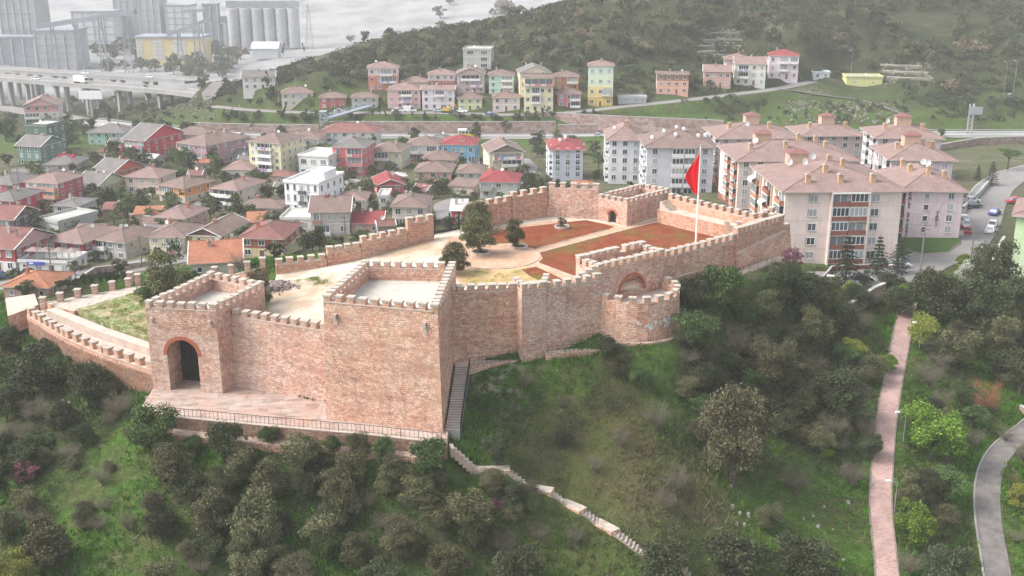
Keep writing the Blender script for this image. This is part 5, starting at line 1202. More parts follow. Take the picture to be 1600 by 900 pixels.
# ---------------------------------------------------------------- apartment blocks
LIL = (.66,.53,.58); SAND = (.56,.45,.41); BRD = (.27,.09,.06)
def block(label, pl, pr, ye, yb, d, yaw, st, wc, rc='p', z=None, rh=3.2, side=None, **o):
    z = z if z is not None else H((pl+pr)/2, yb).z
    yaw = R(yaw); A = G(pl, yb, z); u = Vector((math.cos(yaw), math.sin(yaw), 0)); lo, hi = 1., 90.
    for _ in range(40):
        m = (lo+hi)/2
        if PX(A + u*m)[0] < pr: lo = m
        else: hi = m
    w_ = lo; h = D(pl, ye, A.y).z - z; base = o.get('plinth', .9); sh = (h - base)/st
    t = thing('apartment_block', A, label, 'apartment building', None, yaw)
    FOOT.append([(A + u*a + Vector((-u.y, u.x, 0))*b).xy for a, b in ((-2,-2),(w_+2,-2),(w_+2,d+2),(-2,d+2))])
    mb = MB(); m = M_wall(wc); ms = M_wall(side or wc)
    for f, mm in (([(0,0),(w_,0)], m), ([(w_,0),(w_,d)], ms), ([(w_,d),(0,d)], m), ([(0,d),(0,0)], ms)):
        (x0,y0),(x1,y1) = f; mb.face([(x0,y0,-5),(x1,y1,-5),(x1,y1,h),(x0,y0,h)], mm)
    mb.face([(0,0,h),(w_,0,h),(w_,d,h),(0,d,h)], m); mb.local('wall', t)
    m2 = MB()
    for k in range(1, st): m2.box(-.03, w_+.03, -.03, d+.03, base+k*sh-.06, base+k*sh+.06, M_wall(tuple(x*.88 for x in wc)))
    m2.box(-.05, w_+.05, -.05, d+.05, -4, .5, M_wall(BRD)); m2.local('string_course', t)
    rmb, r = roof_mb('hip', w_, d, h, M_roof(ROOFC[rc]), m, ov=1.0, rh=rh); ro = rmb.local('roof', t)
    return t, ro, A, w_, h, sh, base, r
def win(t, k, x, z, rz=0, y=0, sx=1, sz=1, lab=None):
    o = link('window', WMESH[k], t, (x, y, z), rz, (sx, 1, sz)); return o
def bal_stack(t, x0, x1, y, st, base, sh, n, bandc=BRD, rec=.0, proj=.9, side=None):
    """a column of glazed or open balconies on the front (side=None) or on the left side (side='l')"""
    for k in range(st):
        z = base + k*sh; mb = MB(); bm = M_wall(bandc)
        def bx(a, b, c, e, f, g, mat):
            if side == 'l': mb.box(c + 0, e + 0, a, b, f, g, mat)
            elif side == 'r': mb.box(-e, -c, a, b, f, g, mat)
            else: mb.box(a, b, c, e, f, g, mat)
        bx(x0, x1, y-proj, y, z-.1, z+.06, CONC); bx(x0, x1, y-proj, y-proj+.12, z+.06, z+.95, bm); bx(x0, x0+.12, y-proj+.12, y, z+.06, z+.95, bm); bx(x1-.12, x1, y-proj+.12, y, z+.06, z+.95, bm)
        bo = mb.local('balcony', t)
        rr = random.Random(int(x0*37+k*11+t.location.x*3))
        mb = MB()
        if rr.random() < .75:
            bx(x0+.06, x1-.06, y-proj+.03, y-proj+.07, z+.95, z+sh-.12, GLASS)
            m_ = max(2, int((x1-x0)/.8))
            for q in range(m_+1): xx = x0+.06+(x1-x0-.12)*q/m_; bx(xx-.05, xx+.05, y-proj-.02, y-proj+.028, z+.95, z+sh-.12, WHITE)
            bx(x0, x1, y-proj-.02, y-proj+.028, z+.95, z+1.05, WHITE); bx(x0, x1, y-proj-.02, y-proj+.028, z+sh-.22, z+sh-.12, WHITE)
            mb.local('glazing', t)
        else:
            bx(x0+.3, x1-.3, y-.05, y+.02, z+.1, z+sh*.8, GLASS); bx((x0+x1)/2-.08, (x0+x1)/2+.08, y-.09, y-.051, z+.1, z+sh*.8, WHITE); mb.local('balcony_door', t)
def awning(t, x, y, z, w_=2.6, rz=0, c=(.66,.62,.55)):
    mb = MB(); m = M_plain('awning_cloth', c, .9, .1, 1); n = 6
    for i in range(n):
        a0, a1 = math.pi/2*i/n, math.pi/2*(i+1)/n
        mb.face([(-w_/2,-1.1*math.sin(a0),.9*math.cos(a0)),(w_/2,-1.1*math.sin(a0),.9*math.cos(a0)),(w_/2,-1.1*math.sin(a1),.9*math.cos(a1)),(-w_/2,-1.1*math.sin(a1),.9*math.cos(a1))][::-1], m)
    link('awning', mb.mesh('awning'), t, (x, y, z), rz)
def roof_bits(t, ro, w_, d, h, r, L, seed):
    rr = random.Random(seed)
    for (xf, yf, kind) in L:
        e = min(xf*w_+1, (1-xf)*w_+1, yf*d+1, (1-yf)*d+1); z = h + .15 + e * r / (min(w_, d)/2 + 1)
        if kind == 'c': link('chimney', chimney_me((.55,.36,.22)), ro, (xf*w_, yf*d, z+.2), 0, (1.5,1.5,1.1))
        elif kind == 'd': link('satellite_dish', DISH, ro, (xf*w_, yf*d, z), rr.uniform(-.3,.5), (1.5,1.5,1.5))
        elif kind == 's':
            mb = MB(); mb.box(-1.9,1.9,-1.6,1.6,-1.5,2.0,M_wall((.52,.34,.24)),'b'); ax = (0,0,2.9)
            for a, b in (((-2.3,-2.0),(2.3,-2.0)),((2.3,-2.0),(2.3,2.0)),((2.3,2.0),(-2.3,2.0)),((-2.3,2.0),(-2.3,-2.0))): mb.face([(*a,2.0),(*b,2.0),ax], M_roof(ROOFC['m']))
            mb.face([(-2.3,-2,1.99),(-2.3,2,1.99),(2.3,2,1.99),(2.3,-2,1.99)], WHITE)
            link('stair_head', mb.mesh('stair_head'), ro, (xf*w_, yf*d, z))
        elif kind == 'w':
            mb = MB(); mb.tube((0,-.7,.6),(0,.7,.6),.4,.4,WHITE,12); mb.box(-.4,.4,-.5,.5,-.4,.25,CONC); link('water_tank', mb.mesh('water_tank'), ro, (xf*w_, yf*d, z))
# the large near block
t, ro, A, w_, h, sh, base, r = block('large pinkish apartment block with brown balcony bands beside the right corner of the fortress', 1219,1398,300,418,24,2,5,(.78,.63,.57),'p',z=39.6,rh=3.4,side=(.72,.62,.52))
BIG = (t, A, w_, h)
for k in range(5):
    z = base + k*sh + .85
    win(t, 'm', w_*.245, z, sx=1.25); win(t, 'm', w_*.775, z, sx=1.25)
    mb = MB(); mb.box(w_*.245-.95, w_*.245-.85, -.06, .02, z-.12, z+1.45, M_wall(BRD)); mb.local('window_trim', t)
bal_stack(t, w_*.40, w_*.545, 0, 5, base, sh, 5); bal_stack(t, w_*.55, w_*.70, 0, 5, base, sh, 5)
mb = MB(); mb.box(w_*.385, w_*.398, -1.0, .02, 0, h-.05, M_wall((.75,.635,.585))); mb.box(w_*.705, w_*.718, -1.0, .02, 0, h-.05, M_wall((.75,.635,.585))); mb.local('pilaster', t)
mb = MB(); mb.box(w_*.39, w_*.712, -1.15, .0, h-.25, h-.02, WHITE); mb.local('eave_beam', t)
for i, yy in enumerate((.5, 9.5, 18.5)):
    bal_stack(t, yy, yy+4.2, 0, 5, base, sh, 4, (.40,.18,.11) if i != 1 else BRD, side='l')
    for k in range(5): win(t, 'm', 0, base+k*sh+.85, R(-90), yy+6.2)
awning(t, -.9, 11.5, base+3.2*sh, 3, R(-90)); awning(t, -.9, 20.5, base+4.2*sh, 3, R(-90)); 
mb = MB()
for yy in (5.2, 8.8, 14.6, 17.6): mb.box(-.35, .02, yy, yy+.5, 0, h-.1, M_wall((.60,.38,.28)))
mb.local('pilaster', t)
for k in range(5): win(t, 'm', w_, base+k*sh+.85, R(90), 3.5); 
bal_stack(t, -3.4, -.4, w_, 5, base, sh, 3, BRD, side='r') if False else None
for k in range(5):
    mb = MB(); z = base+k*sh; mb.box(w_, w_+1.1, .8, 3.2, z-.1, z+.06, CONC); mb.box(w_+1.0, w_+1.1, .8, 3.2, z+.06, z+.95, M_wall(BRD)); mb.box(w_, w_+1.0, .8, .9, z+.06, z+.95, M_wall(BRD)); mb.box(w_+.98, w_+1.04, .85, 3.15, z+.95, z+sh-.15, GLASS); mb.local('balcony', t)
roof_bits(t, ro, w_, 24, h, r, [(.22,.12,'c'),(.42,.28,'c'),(.50,.12,'c'),(.78,.12,'c'),(.30,.72,'s'),(.20,.62,'d'),(.30,.50,'d'),(.40,.60,'d'),(.62,.42,'c'),(.62,.78,'c')], 5)
# purple block with lettering
t, ro, A, w_, h, sh, base, r = block('lilac apartment block with vertical lettering right of the large pinkish block', 1404,1497,298,374,20,-4,4,LIL,'p',z=39.4,rh=3.0)
LILB = (t, A, w_, h)
for k in range(4):
    z = base+k*sh+.8; win(t, 's', w_*.40, z, sx=1.2, sz=1.05); win(t, 'm', w_*.80, z)
    mb = MB(); mb.box(w_, w_+1.3, 1, 5, base+k*sh-.1, base+k*sh+.06, CONC); mb.box(w_+1.2, w_+1.3, 1, 5, base+k*sh+.06, base+k*sh+.95, M_wall((.5,.4,.4))); mb.box(w_, w_+1.2, 1, 1.1, base+k*sh+.06, base+k*sh+.95, M_wall((.5,.4,.4))); mb.local('balcony', t)
    mb = MB(); mb.box(w_, w_+1.3, 9, 14, base+k*sh-.1, base+k*sh+.06, CONC); mb.box(w_+1.2, w_+1.3, 9, 14, base+k*sh+.06, base+k*sh+.95, M_wall((.5,.4,.4))); mb.local('balcony', t)
LET = M_plain('dark_lettering', (.10,.07,.09), .8, .1, 1)
def lettering(t, text, x, ztop, step, size):
    for i, ch in enumerate(text):
        if ch == ' ': continue
        cu = bpy.data.curves.new('letter', 'FONT'); cu.body = ch; cu.size = size; cu.extrude = .03; cu.align_x = 'CENTER'; cu.offset = size*.02
        ob = bpy.data.objects.new('tmp', cu); COL.objects.link(ob); bpy.context.view_layer.update()
        me = bpy.data.meshes.new_from_object(ob.evaluated_get(bpy.context.evaluated_depsgraph_get())); bpy.data.objects.remove(ob)
        for v in me.vertices: a = v.co.copy(); v.co = (a.x, -a.z, a.y)
        me.materials.clear(); me.materials.append(LET)
        o = link('letter', me, t, (x, -.06, ztop - step*(i+1)))
lettering(t, 'KALE SİTESİ', w_*.115, h-.2, (h-1.0)/11.0, 1.15)
lettering(t, 'YAPI', w_*.60, h*.60, (h-1.0)/11.5, 1.15)
roof_bits(t, ro, w_, 20, h, r, [(.5,.25,'c'),(.3,.5,'c'),(.5,.5,'d'),(.65,.62,'d'),(.3,.8,'c'),(.8,.3,'c')], 9)
# the blocks behind
def simple_block(label, pl, pr, ye, yb, d, yaw, st, wc, rc='p', bits=((.3,.4,'c'),(.6,.5,'c'),(.5,.3,'w'),(.7,.6,'w')), nf=None, bals=(), **o):
    t, ro, A, w_, h, sh, base, r = block(label, pl, pr, ye, yb, d, yaw, st, wc, rc, **o)
    nf = nf or max(2, int(w_/3.4)); ns = max(2, int(d/4))
    for k in range(st):
        for i in range(nf):
            x = w_*(i+.5)/nf
            if any(a-.03 <= x/w_ <= b+.03 for a, b in bals): continue
            win(t, 'm', x, base+k*sh+.85)
        for i in range(ns):
            y = d*(i+.5)/ns
            if A.x < 100 or o.get('both'): 
                if not o.get('sidebal'): win(t, 'm', 0, base+k*sh+.85, R(-90), y)
    for a, b in bals: bal_stack(t, a*w_, b*w_, 0, st, base, sh, 3, o.get('bandc', (.62,.60,.58)))
    if o.get('sidebal'):
        for q in range(int(d/7)): bal_stack(t, q*7+1, q*7+4.6, 0, st, base, sh, 3, o.get('bandc', (.62,.60,.58)), side='l')
        for q in range(int(d/7)):
            for k in range(st): win(t, 'm', 0, base+k*sh+.85, R(-90), q*7+6)
    roof_bits(t, ro, w_, d, h, r, bits, int(pl)); return t, A, w_, h
simple_block('white grey apartment block with brown hip roof directly behind the flag', 1008,1111,230,312,18,-2,5,(.56,.56,.62),'b',[(.1,.3,'w'),(.3,.5,'w'),(.45,.25,'w'),(.6,.5,'w'),(.8,.3,'w'),(.95,.6,'w'),(.5,.6,'w')],nf=4,bals=[(.38,.55),(.56,.72)],side=(.72,.73,.76),sidebal=True,z=34.5,bandc=(.68,.68,.70))
simple_block('pale grey apartment block left of and behind the one at the flag', 950,1000,219,290,16,-2,5,(.66,.67,.70),'p',[(.2,.4,'w'),(.6,.5,'c')],nf=3,sidebal=True,z=33,bandc=(.70,.70,.70))
simple_block('pale blue five storey block with a crimson roof and rounded left balconies', 863,910,234,285,15,3,5,(.52,.56,.66),'r',[(.3,.4,'w'),(.5,.5,'w')],nf=3,sidebal=True,rh=1.6,z=32.0,bandc=(.68,.70,.74),side=(.70,.72,.76))
simple_block('pinkish block with a terracotta roof just behind the large near block', 1150,1330,252,330,20,2,5,(.68,.55,.49),'p',[(.15,.3,'c'),(.3,.62,'s'),(.22,.5,'d'),(.45,.3,'c'),(.6,.5,'c'),(.8,.3,'c'),(.8,.7,'c')],sidebal=True,z=38.5,rh=3,bandc=(.42,.20,.13))
simple_block('third pinkish block from the front in the right hand estate', 1121,1240,217,280,18,2,5,(.66,.54,.49),'p',[(.2,.4,'c'),(.5,.5,'s'),(.7,.3,'c'),(.4,.3,'d')],sidebal=True,z=36.5,rh=3)
simple_block('small far pinkish block at the back of the right hand estate', 1252,1345,213,262,16,2,4,(.56,.46,.44),'p',[(.2,.4,'c'),(.5,.5,'s'),(.8,.4,'c')],z=36,rh=2.6)
simple_block('far lilac block with white balconies behind the lettered block', 1364,1462,216,290,16,-4,5,(.58,.50,.52),'p',[(.2,.4,'c'),(.5,.5,'s'),(.8,.4,'c'),(.3,.7,'d')],sidebal=True,z=36.5,rh=2.6,both=True)
simple_block('middle lilac block between the lettered block and the far one', 1385,1480,250,330,17,-4,4,(.58,.48,.51),'p',[(.2,.4,'c'),(.45,.5,'s'),(.7,.4,'c'),(.6,.7,'d'),(.85,.6,'c')],sidebal=True,z=38,rh=2.8,both=True)
t, ro, A, w_, h, sh, base, r = block('green and lilac block cut off by the right frame edge with a red brown roof', 1575,1680,337,440,14,-27,5,(.50,.60,.38),'p',z=37.5,rh=2.6,side=(.48,.62,.36))
for k in range(5):
    win(t, 'm', 3.5, base+k*sh+.85); win(t, 'm', 8.5, base+k*sh+.85); win(t, 's', 0, base+k*sh+.85, R(-90), 4); win(t, 's', 0, base+k*sh+.85, R(-90), 10)
mb = MB(); mb.box(-.04, w_+.04, -.04, -.001, h*.48, h-.02, M_wall((.46,.60,.34))); mb.local('green_cladding', t)
# ---------------------------------------------------------------- viaducts
VC = M_plain('viaduct_concrete', (.33,.325,.32), .9, .25, .05)
def viaduct(label, pts, wd, piers, zg):
    t = thing('viaduct', G(*pts[len(pts)//2]), label, 'viaduct'); P = [G(*q) for q in pts]
    mb, mr = MB(), MB(); mk = MB()
    for a, b in zip(P, P[1:]):
        d = (b-a); d.z = 0; d.normalize(); n = Vector((-d.y, d.x, 0))*wd/2
        for (o0, o1, za, zb_, m, q) in ((-1, 1, -1.6, 0, VC, mb),):
            A0, B0, B1, A1 = a-n, b-n, b+n, a+n; U = Vector((0,0,0)); L = Vector((0,0,-1.4))
            q.face([A0+U,B0+U,B1+U,A1+U], ASPH); q.face([A0+L,B0+L,B0+U,A0+U], m); q.face([B1+L,A1+L,A1+U,B1+U], m); q.face([A1+L,B1+L,B0+L,A0+L], m)
        for s_ in (-1, 1):
            c0, c1 = a + n*s_*.985, b + n*s_*.985; w_ = n.normalized()*.2
            mr.face([c0-w_+Vector((0,0,.9)), c1-w_+Vector((0,0,.9)), c1+w_+Vector((0,0,.9)), c0+w_+Vector((0,0,.9))], VC)
            mr.face([c0-w_, c1-w_, c1-w_+Vector((0,0,.9)), c0-w_+Vector((0,0,.9))], VC); mr.face([c1+w_, c0+w_, c0+w_+Vector((0,0,.9)), c1+w_+Vector((0,0,.9))], VC)
        mk.face([a - n*.02 + Vector((0,0,.02)), b - n*.02 + Vector((0,0,.02)), b + n*.02 + Vector((0,0,.02)), a + n*.02 + Vector((0,0,.02))], MARK)
    mb.build('deck', t); mr.build('parapet', t); mk.build('lane_marking', t)
    tot = [0]
    for a, b in zip(P, P[1:]): tot.append(tot[-1] + (b-a).length)
    for s in piers:
        L = s*tot[-1]; i = max(k for k in range(len(tot)-1) if tot[k] <= L); f = (L-tot[i])/(tot[i+1]-tot[i]); p = P[i].lerp(P[i+1], f); d = (P[i+1]-P[i]).normalized(); yaw = math.atan2(d.y, d.x)
        m = MB(); zz = T(p.x, p.y) - 2
        for e in (-wd*.28, wd*.28): m.obox((p.x - math.sin(yaw)*e, p.y + math.cos(yaw)*e), yaw, 1.5, 2.2, zz, p.z-2.6, VC)
        m.obox(p.xy, yaw, 1.9, wd*.9, p.z-2.3, p.z-1.41, VC); m.build('pier', t)
    return t, P
VT1, VP1 = viaduct('nearer concrete viaduct with tall piers crossing the valley at the left', [(-80,112,24),(0,120,24.3),(70,126,24.8),(140,131,25.4),(210,136,26),(275,141,26.8),(330,148,27.5),(370,153,28)], 12, [.12,.22,.32,.42,.52,.62,.75,.88], 8)
VT2, VP2 = viaduct('farther concrete viaduct running behind the nearer one', [(-80,100,22),(0,107,22.3),(70,112,22.8),(140,116,23.3),(210,120,23.8),(290,124,24.8),(303,125.5,24.8)], 12, [.1,.2,.3,.4,.5,.6,.72,.84], 4)
# ---------------------------------------------------------------- cement works in the haze
FC = M_plain('industrial_concrete', (.40,.41,.42), .95, .3, .03); FD = M_plain('industrial_steel', (.28,.30,.33), .8, .3, .05); FY = M_plain('yellow_cladding', (.62,.50,.26), .8, .2, .03); FW = M_plain('pale_cladding', (.54,.55,.56), .8, .2, .03)
def fblock(name, label, cat, px0, px1, py_top, py_base, z, d, mat, roof=None, ribs=0, wins=None):
    A, B = G(px0, py_base, z), G(px1, py_base, z); B = D(px1, py_base, A.y); h = D(px0, py_top, A.y).z - z
    t = thing(name, A, label, cat); w_ = B.x - A.x; mb = MB(); mb.box(0, w_, 0, d, -4, h, mat); 
    mb.local('shell', t)
    if roof:
        m = MB(); 
        if roof == 'gable':
            m.face([(-1,-1,h+.1),(w_+1,-1,h+.1),(w_+1,d/2,h+5),(-1,d/2,h+5)], FW); m.face([(w_+1,d+1,h+.1),(-1,d+1,h+.1),(-1,d/2,h+5),(w_+1,d/2,h+5)], FW); m.face([(-.5,-.5,h),(-.5,d,h),(-.5,d/2,h+4.8)], mat); m.face([(w_+.5,d,h),(w_+.5,-.5,h),(w_+.5,d/2,h+4.8)], mat)
        else: m.box(-.8, w_+.8, -.8, d+.8, h+.01, h+1.6, FD)
        m.local('roof', t)
    if ribs:
        m = MB()
        for k in range(ribs+1): x = w_*k/ribs; m.box(x-.5, x+.5, -.9, -.01, -2, h-.5, FC)
        for k in range(1, 5): m.box(0, w_, -.5, -.012, h*k/5, h*k/5+.7, FD)
        m.local('wall_ribs', t)
    if wins:
        for (a, b) in wins:
            m = MB()
            for r_ in range(5): 
                for c in range(2): m.box(w_*(a+(b-a)*c/2)+.3, w_*(a+(b-a)*(c+1)/2)-.3, -.3, .1, h*(.12+.17*r_), h*(.12+.17*r_)+h*.13, FW)
            m.local('window_bank', t)
    return t, A, w_, h
def silos(label, px0, px1, n, py_top, py_base, z):
    A = G(px0, py_base, z); B = D(px1, py_base, A.y); h = D(px0, py_top, A.y).z - z; w_ = B.x - A.x; r = w_/n/2
    t = thing('silo_row', A, label, 'silos')
    for k in range(n): m = MB(); m.lathe((r*(2*k+1), r, -4), [(r*.99,0),(r*.99,h+4),(1e-6,h+5.5)], FC, 20); m.local('silo', t)
    m = MB(); m.box(0, w_, r*.4, r*1.6, h+1.2, h+7, FD); m.local('head_house', t); return t
fblock('yellow_hall', 'long yellow industrial hall with white window banks below the cement works', 'industrial hall', 215,318,60,96,4,26,FY,'flat',0,[(.0,.10),(.25,.4),(.56,.75)])
fblock('preheater_tower', 'tall hazy concrete tower left of the yellow hall', 'industrial tower', 212,253,-12,62,3,28,FC,'flat',4)
fblock('preheater_tower', 'wide hazy industrial tower near the left top corner', 'industrial tower', 10,64,-30,100,2,30,FC,'flat',5)
fblock('crusher_building', 'broad pale silo building just above the viaduct at the left', 'industrial building', 60,120,50,106,2,30,FC,'flat',4)
fblock('mill_building', 'low dark industrial building at the left edge behind the viaduct', 'industrial building', -30,58,60,104,2,30,FD,'flat',5)
fblock('transfer_tower', 'narrow hazy tower in the middle of the cement works', 'industrial tower', 184,212,-14,72,3,20,FC,'flat',3)
fblock('filter_building', 'grey hazy block right of the narrow tower', 'industrial building', 262,300,10,58,6,24,FW,'flat',3)
fblock('raw_mill', 'pale building beyond the sloping conveyor', 'industrial building', 118,182,20,76,3,24,FW,'flat',4)
silos('row of tall hazy concrete silos right of the sloping conveyor', 356,468,6,14,68,8)
silos('shorter row of concrete silos beside the tall ones', 322,360,3,38,66,8)
fblock('stacker_tower', 'small square tower at the top of the conveyor', 'industrial tower', 321,343,8,66,8,10,FD,'flat',2)
fblock('shed', 'white gabled shed among trees below the silos', 'shed', 394,434,76,84,10,14,FW,'gable')
def conveyor(label, p0, p1, r=1.8, legs=3):
    t = thing('conveyor', p0, label, 'conveyor'); m = MB(); d = (p1-p0); L = d.length; dn = d.normalized()
    n = Vector((-dn.y, dn.x, 0)).normalized()*r
    U = Vector((0,0,r*1.6))
    m.face([p0-n,p1-n,p1-n+U,p0-n+U], FD); m.face([p1+n,p0+n,p0+n+U,p1+n+U], FD); m.face([p0-n+U,p1-n+U,p1+n+U,p0+n+U], FW); m.face([p0+n,p1+n,p1-n,p0-n], FD); m.build('gallery', t)
    for k in range(legs):
        p = p0.lerp(p1, (k+.5)/legs); m = MB(); zg = 0
        for s in (-1, 1):
            m.tube((p.x+s*3, p.y, zg), (p.x+s*1, p.y, p.z), .5, .5, FD, 4)
            for q in range(4): z0 = zg + (p.z-zg)*q/4; z1 = zg + (p.z-zg)*(q+1)/4; m.tube((p.x+s*(3-2*q/4), p.y, z0), (p.x-s*(3-2*(q+1)/4), p.y, z1), .25, .25, FD, 4)
        m.build('trestle', t)
conveyor('long conveyor gallery rising to the right across the cement works', D(62,45,820), D(212,22,820), 2.2, 4)
conveyor('steep conveyor gallery climbing towards the silo tower', D(262,58,880), D(330,32,880), 1.8, 2)
conveyor('short level conveyor at the top of the silo tower', D(285,20,900), D(322,18,900), 1.6, 1)
def pylon(px, py_b, py_t, Y, label, h=None):
    base = D(px, py_b, Y); top = D(px, py_t, Y); t = thing('power_pylon', base, label, 'pylon'); H_ = top.z - base.z; m = MB(); w0 = H_*.09
    def q(z): return w0*(1 - z/H_*.88)
    for sx in (-1, 1):
        for sy in (-1, 1): m.tube((sx*w0, sy*w0, -2), (sx*q(H_), sy*q(H_), H_), .16, .1, GALV, 4)
    for k in range(9):
        z0, z1 = H_*k/9, H_*(k+1)/9
        for s in (-1, 1): m.tube((s*q(z0), -q(z0), z0), (-s*q(z1), -q(z1), z1), .08, .08, GALV, 3); m.tube((s*q(z0), q(z0), z0), (-s*q(z1), q(z1), z1), .08, .08, GALV, 3)
    m.local('lattice', t)
    for f in (.68, .80, .92): m = MB(); m.tube((-H_*.16, 0, H_*f), (H_*.16, 0, H_*f), .12, .12, GALV, 4); m.tube((-H_*.16, 0, H_*f), (0, 0, H_*(f+.06)), .06, .06, GALV, 3); m.tube((H_*.16, 0, H_*f), (0, 0, H_*(f+.06)), .06, .06, GALV, 3); m.local('cross_arm', t)
pylon(484, 72, 6, 720, 'hazy lattice power pylon right of the silos')
pylon(462, 66, 0, 800, 'fainter lattice pylon left of the other one')
# ---------------------------------------------------------------- highway furniture
def gantry():
    a = G(1511,210,29.9); b = G(1527,206,29.9); b = Vector((a.x+3.5, a.y+9, a.z)); t = thing('sign_gantry', a, 'grey steel sign gantry standing over the highway at the right', 'gantry'); H_ = D(1515,168,a.y).z - a.z
    m = MB()
    for p in (a, a + Vector((1.5,0,0)), b, b + Vector((1.5,0,0))): m.box(p.x-.22, p.x+.22, p.y-.22, p.y+.22, p.z-1, p.z+H_, GALV)
    for p in (a, b):
        for k in range(6): z0 = p.z + H_*k/6; m.tube((p.x, p.y, z0), (p.x+1.5, p.y, z0+H_/6), .08, .08, GALV, 3)
    m.build('post', t); m = MB(); m.box(a.x-.4, a.x+4.6, a.y-.4, a.y-.1, a.z+H_-2.6, a.z+H_+.3, GALV)
    for k in range(4): m.box(a.x-.3+k*1.25, a.x+.75+k*1.25, a.y-.47, a.y-.403, a.z+H_-2.2, a.z+H_-.4, M_plain('sign_face', (.34,.40,.42), .5, .1, 1))
    m.build('sign_panel', t); m = MB(); m.tube((a.x, a.y, a.z+H_-.3), (b.x, b.y, b.z+H_-.3), .25, .25, GALV, 5); m.tube((a.x+1.5, a.y, a.z+H_), (b.x+1.5, b.y, b.z+H_), .25, .25, GALV, 5); m.build('crossbeam', t)
gantry()
STEEL = M_plain('grey_blue_steel', (.30,.34,.38), .6, .15, 1)
def footbridge():
    a = D(505,184,412); b = D(578,172,437); t = thing('footbridge', a, 'grey steel footbridge with stair tower crossing to the far row of houses', 'footbridge')
    a = Vector((a.x, a.y, 36.2)); b = Vector((b.x, b.y, 37.6)); d = (b-a).normalized(); n = Vector((-d.y, d.x, 0)).normalized()*1.3
    t.location = (a.x, a.y, 30)
    m = MB(); m.face([a-n,b-n,b+n,a+n], STEEL); m.face([a+n-Vector((0,0,.6)),b+n-Vector((0,0,.6)),b-n-Vector((0,0,.6)),a-n-Vector((0,0,.6))], STEEL)
    for s in (-1, 1): m.face([a+n*s-Vector((0,0,.6)), b+n*s-Vector((0,0,.6)), b+n*s, a+n*s], STEEL)
    m.build('deck', t); m = MB(); L = (b-a).length
    for s in (-1, 1):
        for z in (.55, 1.15): m.tube(a+n*s+Vector((0,0,z)), b+n*s+Vector((0,0,z)), .07, .07, STEEL, 4)
        for k in range(15): p = a.lerp(b, k/14) + n*s; m.tube(p, p+Vector((0,0,1.15)), .05, .05, STEEL, 3)
    m.build('railing', t)
    for k, (x, y) in enumerate(((-1,-1.5),(1,-1.5),(-1,1.5),(1,1.5))): m = MB(); m.box(a.x+x-.2, a.x+x+.2, a.y+y-.2, a.y+y+.2, 28.5, 38.8, STEEL); m.build('tower_leg', t)
    m = MB(); m.box(a.x-1.3, a.x+1.3, a.y-1.8, a.y+1.8, 38.8, 39, STEEL); m.build('tower_roof', t)
    m = MB(); c = a + Vector((1, -2.4, 0))
    for k in range(18): m.box(c.x+k*.5, c.x+k*.5+.5, c.y-.9, c.y+.9, 36 - k*.34 - .12, 36 - k*.34, STEEL)
    m.build('stair_flight', t)
    m = MB(); m.box(b.x-1.2, b.x-.8, b.y-.2, b.y+.2, 33, 37.2, STEEL); m.box(b.x+.8, b.x+1.2, b.y-.2, b.y+.2, 33, 37.2, STEEL); m.build('pier', t)
footbridge()
def gwall(label, pts, h, mat, th=.6, name='retaining_wall', zfix=None):
    """retaining wall standing on the terrain; pts are photo points of its foot"""
    P = [G(q[0], q[1], zfix) for q in pts] if zfix else [H(*q) for q in pts]; Q = []
    for a, b in zip(P, P[1:]):
        n = max(1, int((b-a).length/5))
        for k in range(n): Q.append(a.lerp(b, k/n))
    Q.append(P[-1]); hs = h if hasattr(h, '__len__') else [h]*2
    if not zfix:
        for q in Q: q.z = T(q.x, q.y)
        zs = [q.z for q in Q]
        for i, q in enumerate(Q): q.z = sum(zs[max(0,i-3):i+4])/len(zs[max(0,i-3):i+4])
    t = thing(name, Q[0], label, 'wall'); m = MB(); mc = MB(); N = len(Q)
    for i, (a, b) in enumerate(zip(Q, Q[1:])):
        ha = hs[0] + (hs[1]-hs[0])*i/(N-1); hb = hs[0] + (hs[1]-hs[0])*(i+1)/(N-1); d = (b-a).normalized(); n = Vector((-d.y, d.x, 0))*th
        A0 = a - Vector((0,0,1.5)); B0 = b - Vector((0,0,1.5)); A1 = a + Vector((0,0,ha)); B1 = b + Vector((0,0,hb))
        m.face([A0,B0,B1,A1], mat); m.face([B0+n,A0+n,A1+n,B1+n], mat); m.face([A0,A1,A1+n,A0+n], mat); m.face([B0,B0+n,B1+n,B1], mat)
        u = Vector((0,0,.12)); nn = n.normalized()*.06
        mc.face([A1-nn+u,B1-nn+u,B1+n+u,A1+n+u], CONC); mc.face([A1-nn,B1-nn,B1-nn+u,A1-nn+u], CONC); mc.face([B1+n,A1+n,A1+n+u,B1+n+u], CONC)
    m.build('stone_face', t); mc.build('coping', t); return t
PKW = M_masonry('pink_stone_revetment', (.32,.235,.21), (.44,.34,.31), (.26,.20,.185), (.42,.36,.33), 1.6, 1.0, .4)
gwall('left stretch of the pinkish stone revetment along the highway', [(300,204),(360,206),(430,207),(498,207.5)], 3.0, PKW, zfix=30.0)
gwall('middle stretch of the pinkish stone revetment below the far row of houses', [(502,207.5),(650,208),(800,208),(868,207.5)], 4.2, PKW, zfix=30.0)
gwall('right stretch of the pinkish stone revetment behind the tall apartment blocks', [(872,207.5),(1000,207),(1100,206)], 3.0, PKW, zfix=30.0)
gwall('curved upper retaining wall with a jagged top below the green and yellow house', [(838,193),(900,196),(980,199),(1060,201),(1130,203)], (4.6,3.4), PKW, zfix=32.4)
gwall('grey stone garden wall between the grey block and the pink house', [(204,352),(243,354)], 2.6, RETW)
gwall('concrete retaining wall below the red three storey house', [(516,292),(572,294)], 2.4, CONC)
